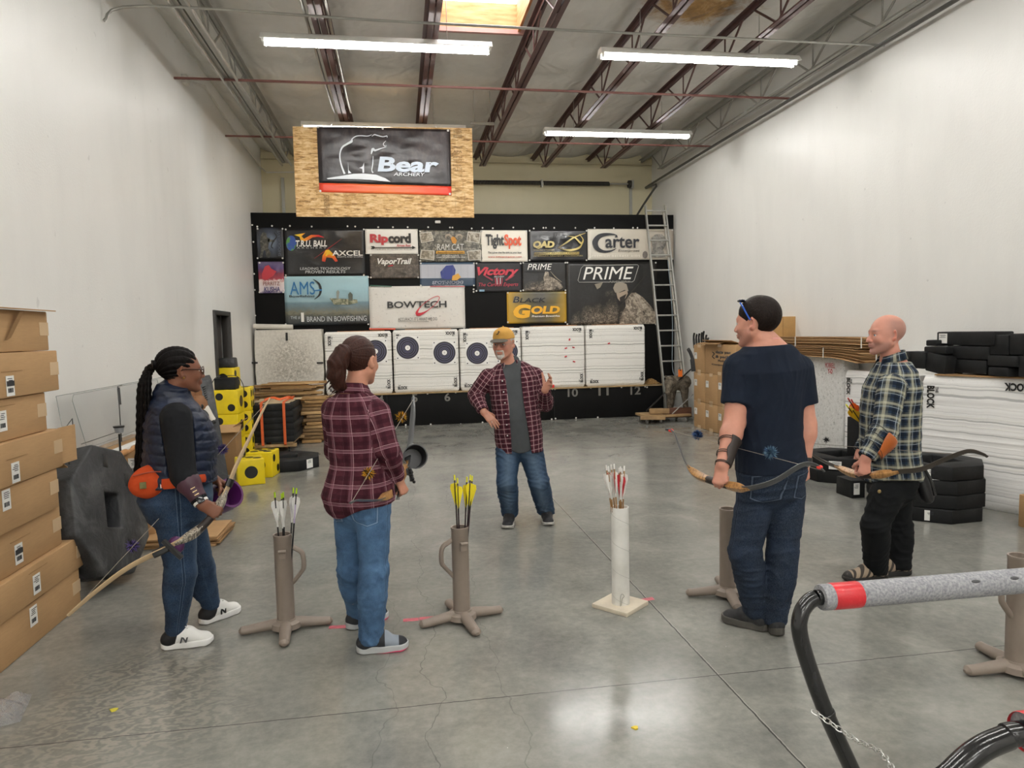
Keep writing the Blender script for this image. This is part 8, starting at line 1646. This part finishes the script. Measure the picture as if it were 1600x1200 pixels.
t = NT('black suede shoe'); t.col(t.ramp(t.noise(t.co(), 40, 4), [(.3, '17171A'), (.7, '2B2B2D')])); t.set(.75); SHK = t.m; SGY = M('dark worn sole', '4A4742', .7, var=.3, vs=14)
for a in 'LR': o = F.shoe(a, SHK, SGY, hgt=.072, soleh=.040, wide=1.05); F.laces(a, ink('101012'), .085)
# arm guard and cords on the left forearm
def g4(P): J = F.J; a, b_ = J['elL'] + (J['wrL'] - J['elL']) * .38, J['elL'] + (J['wrL'] - J['elL']) * 1.0; ax_ = nrm(b_ - a); d = F.arm(P, 'L', .010, up=False); q = (P - a) @ ax_; side_ = nrm(np.array((.75, -.35, .1))); d = smax(d, -q, .004); d = smax(d, (P - b_) @ ax_, .004); d = smax(d, .012 + .006 * np.sin(q * 60) - (P - a - np.outer(q, ax_)) @ side_, .004); return smax(d, -F.arm(P, 'L', .002, up=False), .002)
e_, w_ = A3(J['elL']), A3(J['wrL']); g4o = sdf_part('arm_guard', g4, np.minimum(e_, w_) - .09, np.maximum(e_, w_) + .09, .004, LEA, F.o); ax_ = nrm(w_ - e_)
for q in (.45, .49, .74, .78, .97, 1.0):
    c = e_ + (w_ - e_) * q; u1 = nrm(np.cross(ax_, (0, 1, 0))); u2 = np.cross(ax_, u1); r_ = np.interp(q, (0, .25, 1), (.052, .055, .034)) + .003; tl2 = .35 if q < .7 else .15
    MB().tube([Vector(c + (u1 * math.cos(a) + u2 * math.sin(a)) * r_ + ax_ * tl2 * .03 * math.cos(a + 1)) for a in [k * math.pi / 10 for k in range(20)]], .0022, 5, closed=True).build('cord', ELA, g4o)
MB().lathe([(.035, -.012), (.039, -.012), (.039, .012), (.035, .012)], Vector(A3(J['wrR']) + np.array((0, 0, .012))), 18, axis=J['wrR'] - J['elR'], closed=True).build('wristband', BK, F.o)
BT = [(1040, 671, 3.78), (1053, 676, 3.74), (1063, 702, 3.66), (1074, 727, 3.56), (1092, 743, 3.46), (1122, 754, 3.295), (1150, 761, 3.20), (1171, 763, 3.10), (1210, 752, 3.02), (1252, 727, 2.96), (1275, 727, 2.94), (1288, 737, 2.93)]
bo, S_ = bow('recurve bow with blue fluffs and red tips, held by the man in navy', BT, (3, 7), WOODB, LIMG, w=(.021, .021, .016, .009), tips=ink('E03A30')); ta, tb_ = (1055, 674, 3.74), (1264, 722, 2.95)
puff(bo, 1090, 679.5, 3.60, .034, '1E3558', '3E5E8C', 8); puff(bo, 1204, 707, 3.17, .040, '2A4468', '5F7F92', 9)
# ================================================================== 5 bald man in the checked shirt, right
Y = 3.98
hd5 = Head(at(1384, 523, Y), (-.98, .16, -.02), (0, 0, 1), 1.03, jaw=1.08, nose=1.15)
J = dict(pelvis=at(1392, 770, Y), neck=at(1394, 562, Y), shL=at(1393, 605, Y - .18), elL=at(1382, 674, Y - .24), wrL=at(1353, 716, Y - .26), shR=at(1382, 600, Y + .17), elR=at(1368, 668, Y + .24), wrR=at(1345, 706, Y + .22),
         hipL=at(1385, 774, Y - .09), knL=at(1367, 822, Y - .1), anL=at(1373, 890, Y - .06), hipR=at(1400, 772, Y + .09), knR=at(1404, 822, Y + .08), anR=at(1408, 886, Y + .08), heelL=H0(1394, 904), toeL=H0(1317, 909), heelR=H0(1424, 897), toeR=H0(1352, 899), ground=at(1392, 895, Y))
F = Fig('bald man in a blue checked flannel shirt and black trousers, at the right', J, (-.96, .28, 0), head=hd5, sec=[(0, .165, .125, 0), (.14, .176, .138, -.01), (.36, .165, .142, .012), (.60, .172, .142, .012), (.80, .186, .130, 0), (.92, .150, .092, -.010), (1.0, .066, .064, -.012)], arm_r=(.060, .050, .046, .031), leg_r=(.092, .068, .062, .044))
F.hands['L'] = hand_prims(J['wrL'], (-.2, -.1, -.95), (.1, .95, 0), (-.95, .15, .1), 1.0, GRIP, 0, (.5, .3, .75), (26, 30)); F.hands['R'] = hand_prims(J['wrR'], (-.3, 0, -.9), (0, -.95, 0), (-.9, 0, .3), 1.0, GRIP, 0, (.5, .3, .75), (26, 30))
def tone5(v):
    q = hd5.loc(v); o = np.ones((len(v), 3)); hs = (q[:, 2] > -.03) & (q[:, 1] < .03 - .5 * np.clip(q[:, 2] - .06, 0, .1)) & (q[:, 2] < .115 + .2 * q[:, 1]) & (np.abs(q[:, 0]) > -.1); k_ = np.clip((.045 - q[:, 1]) / .06, 0, 1) * np.clip((q[:, 2] + .045) / .03, 0, 1) * np.clip((.105 - q[:, 2]) / .03, 0, 1); o -= k_[:, None] * np.array((.34, .27, .22)); ear = (np.abs(q[:, 0]) > .080) & (np.abs(q[:, 1]) < .035) & (np.abs(q[:, 2]) < .045); o[ear] = np.array((1.02, .82, .78)); bd = np.clip((-.035 - q[:, 2]) / .02, 0, 1) * np.clip((q[:, 1] + .0) / .02, 0, 1) * np.clip((q[:, 2] + .125) / .02, 0, 1); o -= bd[:, None] * np.array((.26, .19, .13)); eb = np.exp(-(((np.abs(q[:, 0]) - .033) / .018) ** 2 + ((q[:, 2] - .026) / .006) ** 2)) * (q[:, 1] > .04); o -= eb[:, None] * np.array((.55, .5, .42)); lp = np.exp(-((q[:, 0] / .02) ** 2 + ((q[:, 2] + .062) / .007) ** 2)) * (q[:, 1] > .08); return o - lp[:, None] * np.array((.05, .22, .18))
F.body(skin('pink fair skin', 'C88D7A'), attrs={'tone': tone5}); hd5.eyes(F.o, '5A7890')
BKT = knit('black canvas', '101214', .2); F.trousers(BKT, (.010, .020), .28, 11, .012, .045, .010, wl=.09)
PL5 = plaid('navy cream check', ('1A2433', '27354A'), [(.080, .0, .018, '6E7166', .36, 'u'), (.080, .0, .018, '6E7166', .36, 'v'), (.080, .5, .008, '10161F', .6, 'u'), (.080, .5, .008, '10161F', .6, 'v'), (.080, .0, .007, 'D2CDB2', .34, 'u'), (.080, .0, .007, 'D2CDB2', .34, 'v'), (.080, .27, .0012, 'C6D2D6', .6, 'u'), (.080, .27, .0012, 'C6D2D6', .6, 'v')])
def shirt5(P):
    w = wrinkle(P, 101, .09); d = F.torso(P, .026)
    t, tc, x, y = F.torso_uv(P); d = d - .014 * (w - .35); d = smax(d, (t - .985) * F.len, .006); d = smax(d, F.P0[2] + .10 - .03 * np.cos(x * 12) - P[:, 2], .006)
    for a in 'LR': d = smin(d, F.sleeve(P, a, .024, .0) - .014 * (w - .35), .03)
    return d
s5 = sdf_part('checked_shirt', shirt5, F.lo, F.hi, .0052, PL5, F.o, {'cuv': F.cuv}); collar(F, PL5, .068, .046, gap=.5, parent=s5, dz=.0, tilt=.35)
e_, w_ = A3(J['elL']), A3(J['wrL'])
def g5(P): ax_ = nrm(w_ - e_); a = e_ + (w_ - e_) * .12; b_ = e_ + (w_ - e_) * .8; d = F.arm(P, 'L', .040, up=False); q = (P - a) @ ax_; side_ = nrm(np.array((.6, -.8, 0))); d = smax(d, -q, .004); d = smax(d, (P - b_) @ ax_, .004); d = smax(d, .055 - (P - a - np.outer(q, ax_)) @ side_, .004); return smax(d, -F.arm(P, 'L', .028, up=False), .002)
g5o = sdf_part('arm_guard', g5, np.minimum(e_, w_) - .12, np.maximum(e_, w_) + .12, .004, M('orange brown leather', 'A8571E', .35, var=.15), F.o); ax_ = nrm(w_ - e_); u1 = nrm(np.cross(ax_, (0, 1, 0))); u2 = np.cross(ax_, u1)
for q in (.2, .45, .7): c = e_ + (w_ - e_) * q; MB().tube([Vector(c + (u1 * math.cos(a) + u2 * math.sin(a)) * np.interp(q, (0, 1), (.092, .068)) + ax_ * .03 * math.cos(a)) for a in [k * math.pi / 10 for k in range(20)]], .0022, 5, closed=True).build('cord', ELA, g5o)
MB().ball(at(1374, 768, Y - .215), (.012, .006, .012)).build('cargo_button', M('brass button', 'A08A5A', .4, .6), F.o)
t = NT('taupe hiking shoe'); u, v, w = t.xyz(t.attr('cuv')); f_ = t.math('FRACT', t.math('MULTIPLY', t.math('ADD', u, t.math('MULTIPLY', v, 1.5)), 7)); c = t.mix(t.math('LESS_THAN', f_, .4), '9C8A76', '3A332C'); c = t.mix(t.math('GREATER_THAN', u, .86), c, '2A2724'); t.col(c); t.set(.75); HSH = t.m
for a in 'LR': o = F.shoe(a, HSH, M('black hiking sole', '22201E', .7), hgt=.075, soleh=.032, wide=1.05); F.laces(a, M('tan lace', '8A7A66', .8), .086)
BT = [(1236, 690, 4.36), (1252, 697, 4.30), (1270, 711, 4.20), (1289, 722, 4.10), (1304, 728, 4.00), (1330, 739, 3.86), (1350, 743, 3.75), (1376, 741, 3.66), (1405, 737, 3.58), (1440, 733, 3.50), (1478, 717, 3.42), (1512, 705, 3.36), (1534, 709, 3.33), (1543, 714, 3.32)]
bo, S_ = bow('dark limbed recurve bow held by the bald man in the checked shirt', BT, (4, 8), WOODB, LIMD, w=(.020, .019, .014, .008)); puff(bo, 1291, 687, 4.18, .030, '17171A', None, 12, 26)
hq = thing('hip_quiver', 'black padded hip quiver hanging behind the bald man', 'quiver', at(1440, 750, 3.95)); 
MB().tube(smooth_path([at(1430, 722, 3.98), at(1438, 745, 3.95), at(1449, 774, 3.92), at(1452, 782, 3.92)]), [.058] * 14 + [.05, .046, .04, .034, .02], 14, flat=.7).build('tube', M('black nylon', '131315', .6, bump=.3, bs=30), hq); MB().tube(smooth_path([at(1446, 735, 3.90), at(1455, 752, 3.87), at(1461, 774, 3.86)]), .010, 8).build('side_piping', BK, hq)
ORV = M('orange vane', 'E8672C', .5); pa5 = make_arrow(CARB, M('orange feather', 'F08050', .6), M('red nock', 'C02A2A', .4, var=0), ORV, L=.55, wide=.024)
place_arrows(pa5, ((1325, 622, .0), (1330, 624, .05)), (at(1372, 700, 4.2).x, at(1372, 700, 4.2).y), at(1372, 690, 4.2).z + .25, 'arrows at the bald man', ['orange feathered arrow in front of the bald man, outer one', 'second orange feathered arrow in front of the bald man'], 4.12)
py5 = make_arrow(CARB, M('amber vane', 'E8B81E', .5), bpy.data.materials['yellow nock'], M('amber vane', 'E8B81E'), L=.5, wide=.026)
place_arrows(py5, ((1322, 632, -.03), (1329, 636, -.05)), (at(1374, 700, 4.2).x, at(1374, 700, 4.2).y), at(1372, 690, 4.2).z + .25, 'arrows at the bald man', ['amber vaned arrow in front of the bald man, lower left', 'second amber vaned arrow in front of the bald man'], 4.12)

# decoy on the low dolly and its orange tag
def decoy(P):
    A_ = lambda x, y, o=0: A3(at(x, y, dY + .28 + o)); d = cone(P, A_(1050, 599), A_(1069, 597), .13, .12); d = smin(d, ell(P, A_(1047, 599, -.08), (.09, .11, .10)), .05); d = smin(d, cone(P, A_(1046, 602, -.12), A_(1044, 614, -.2), .075, .045), .04)
    for x0_, x1_, o_ in ((1049, 1045, -.06), (1052, 1048, .1), (1068, 1073, -.06), (1070, 1071, .1)): lo_ = A_(x1_, 636, o_); lo_[2] = .165; d = smin(d, cone(P, A_(x0_, 606, o_), lo_, .065, .035), .05)
    for s_ in (-1, 1): d = smin(d, cone(P, A_(1046 + s_ * 3, 594, -.08), A_(1045 + s_ * 5, 587, -.08), .03, .012), .015)
    return d - .012 * wrinkle(P, 131, .07)
sdo = sdf_part('animal_decoy', decoy, A3(dq) - .55, A3(dq) + .55, .012, DEC, None, origin=(dq.x, dq.y, .16)); tag(sdo, 'grey brown furry animal decoy standing on the low dolly by the ladder', 'animal decoy')
tp = at(1063, 583, dY + .12); ot = thing('price_tag', 'orange tag hanging on the furry decoy by the ladder', 'tag', tp); MB().box(tp, (.075, .004, .125)).build('card', ink('F07A2C'), ot, smooth=0); MB().cyl(tp + UZ * .05 - UY * .003, tp + UZ * .05 + UY * .003, .012).build('eyelet', ink('201A16'), ot); MB().tube([tp + UZ * .06, tp + Vector((.01, .05, .10)), tp + Vector((.02, .16, .02))], .003, 5).build('string', ink('201A16'), ot)
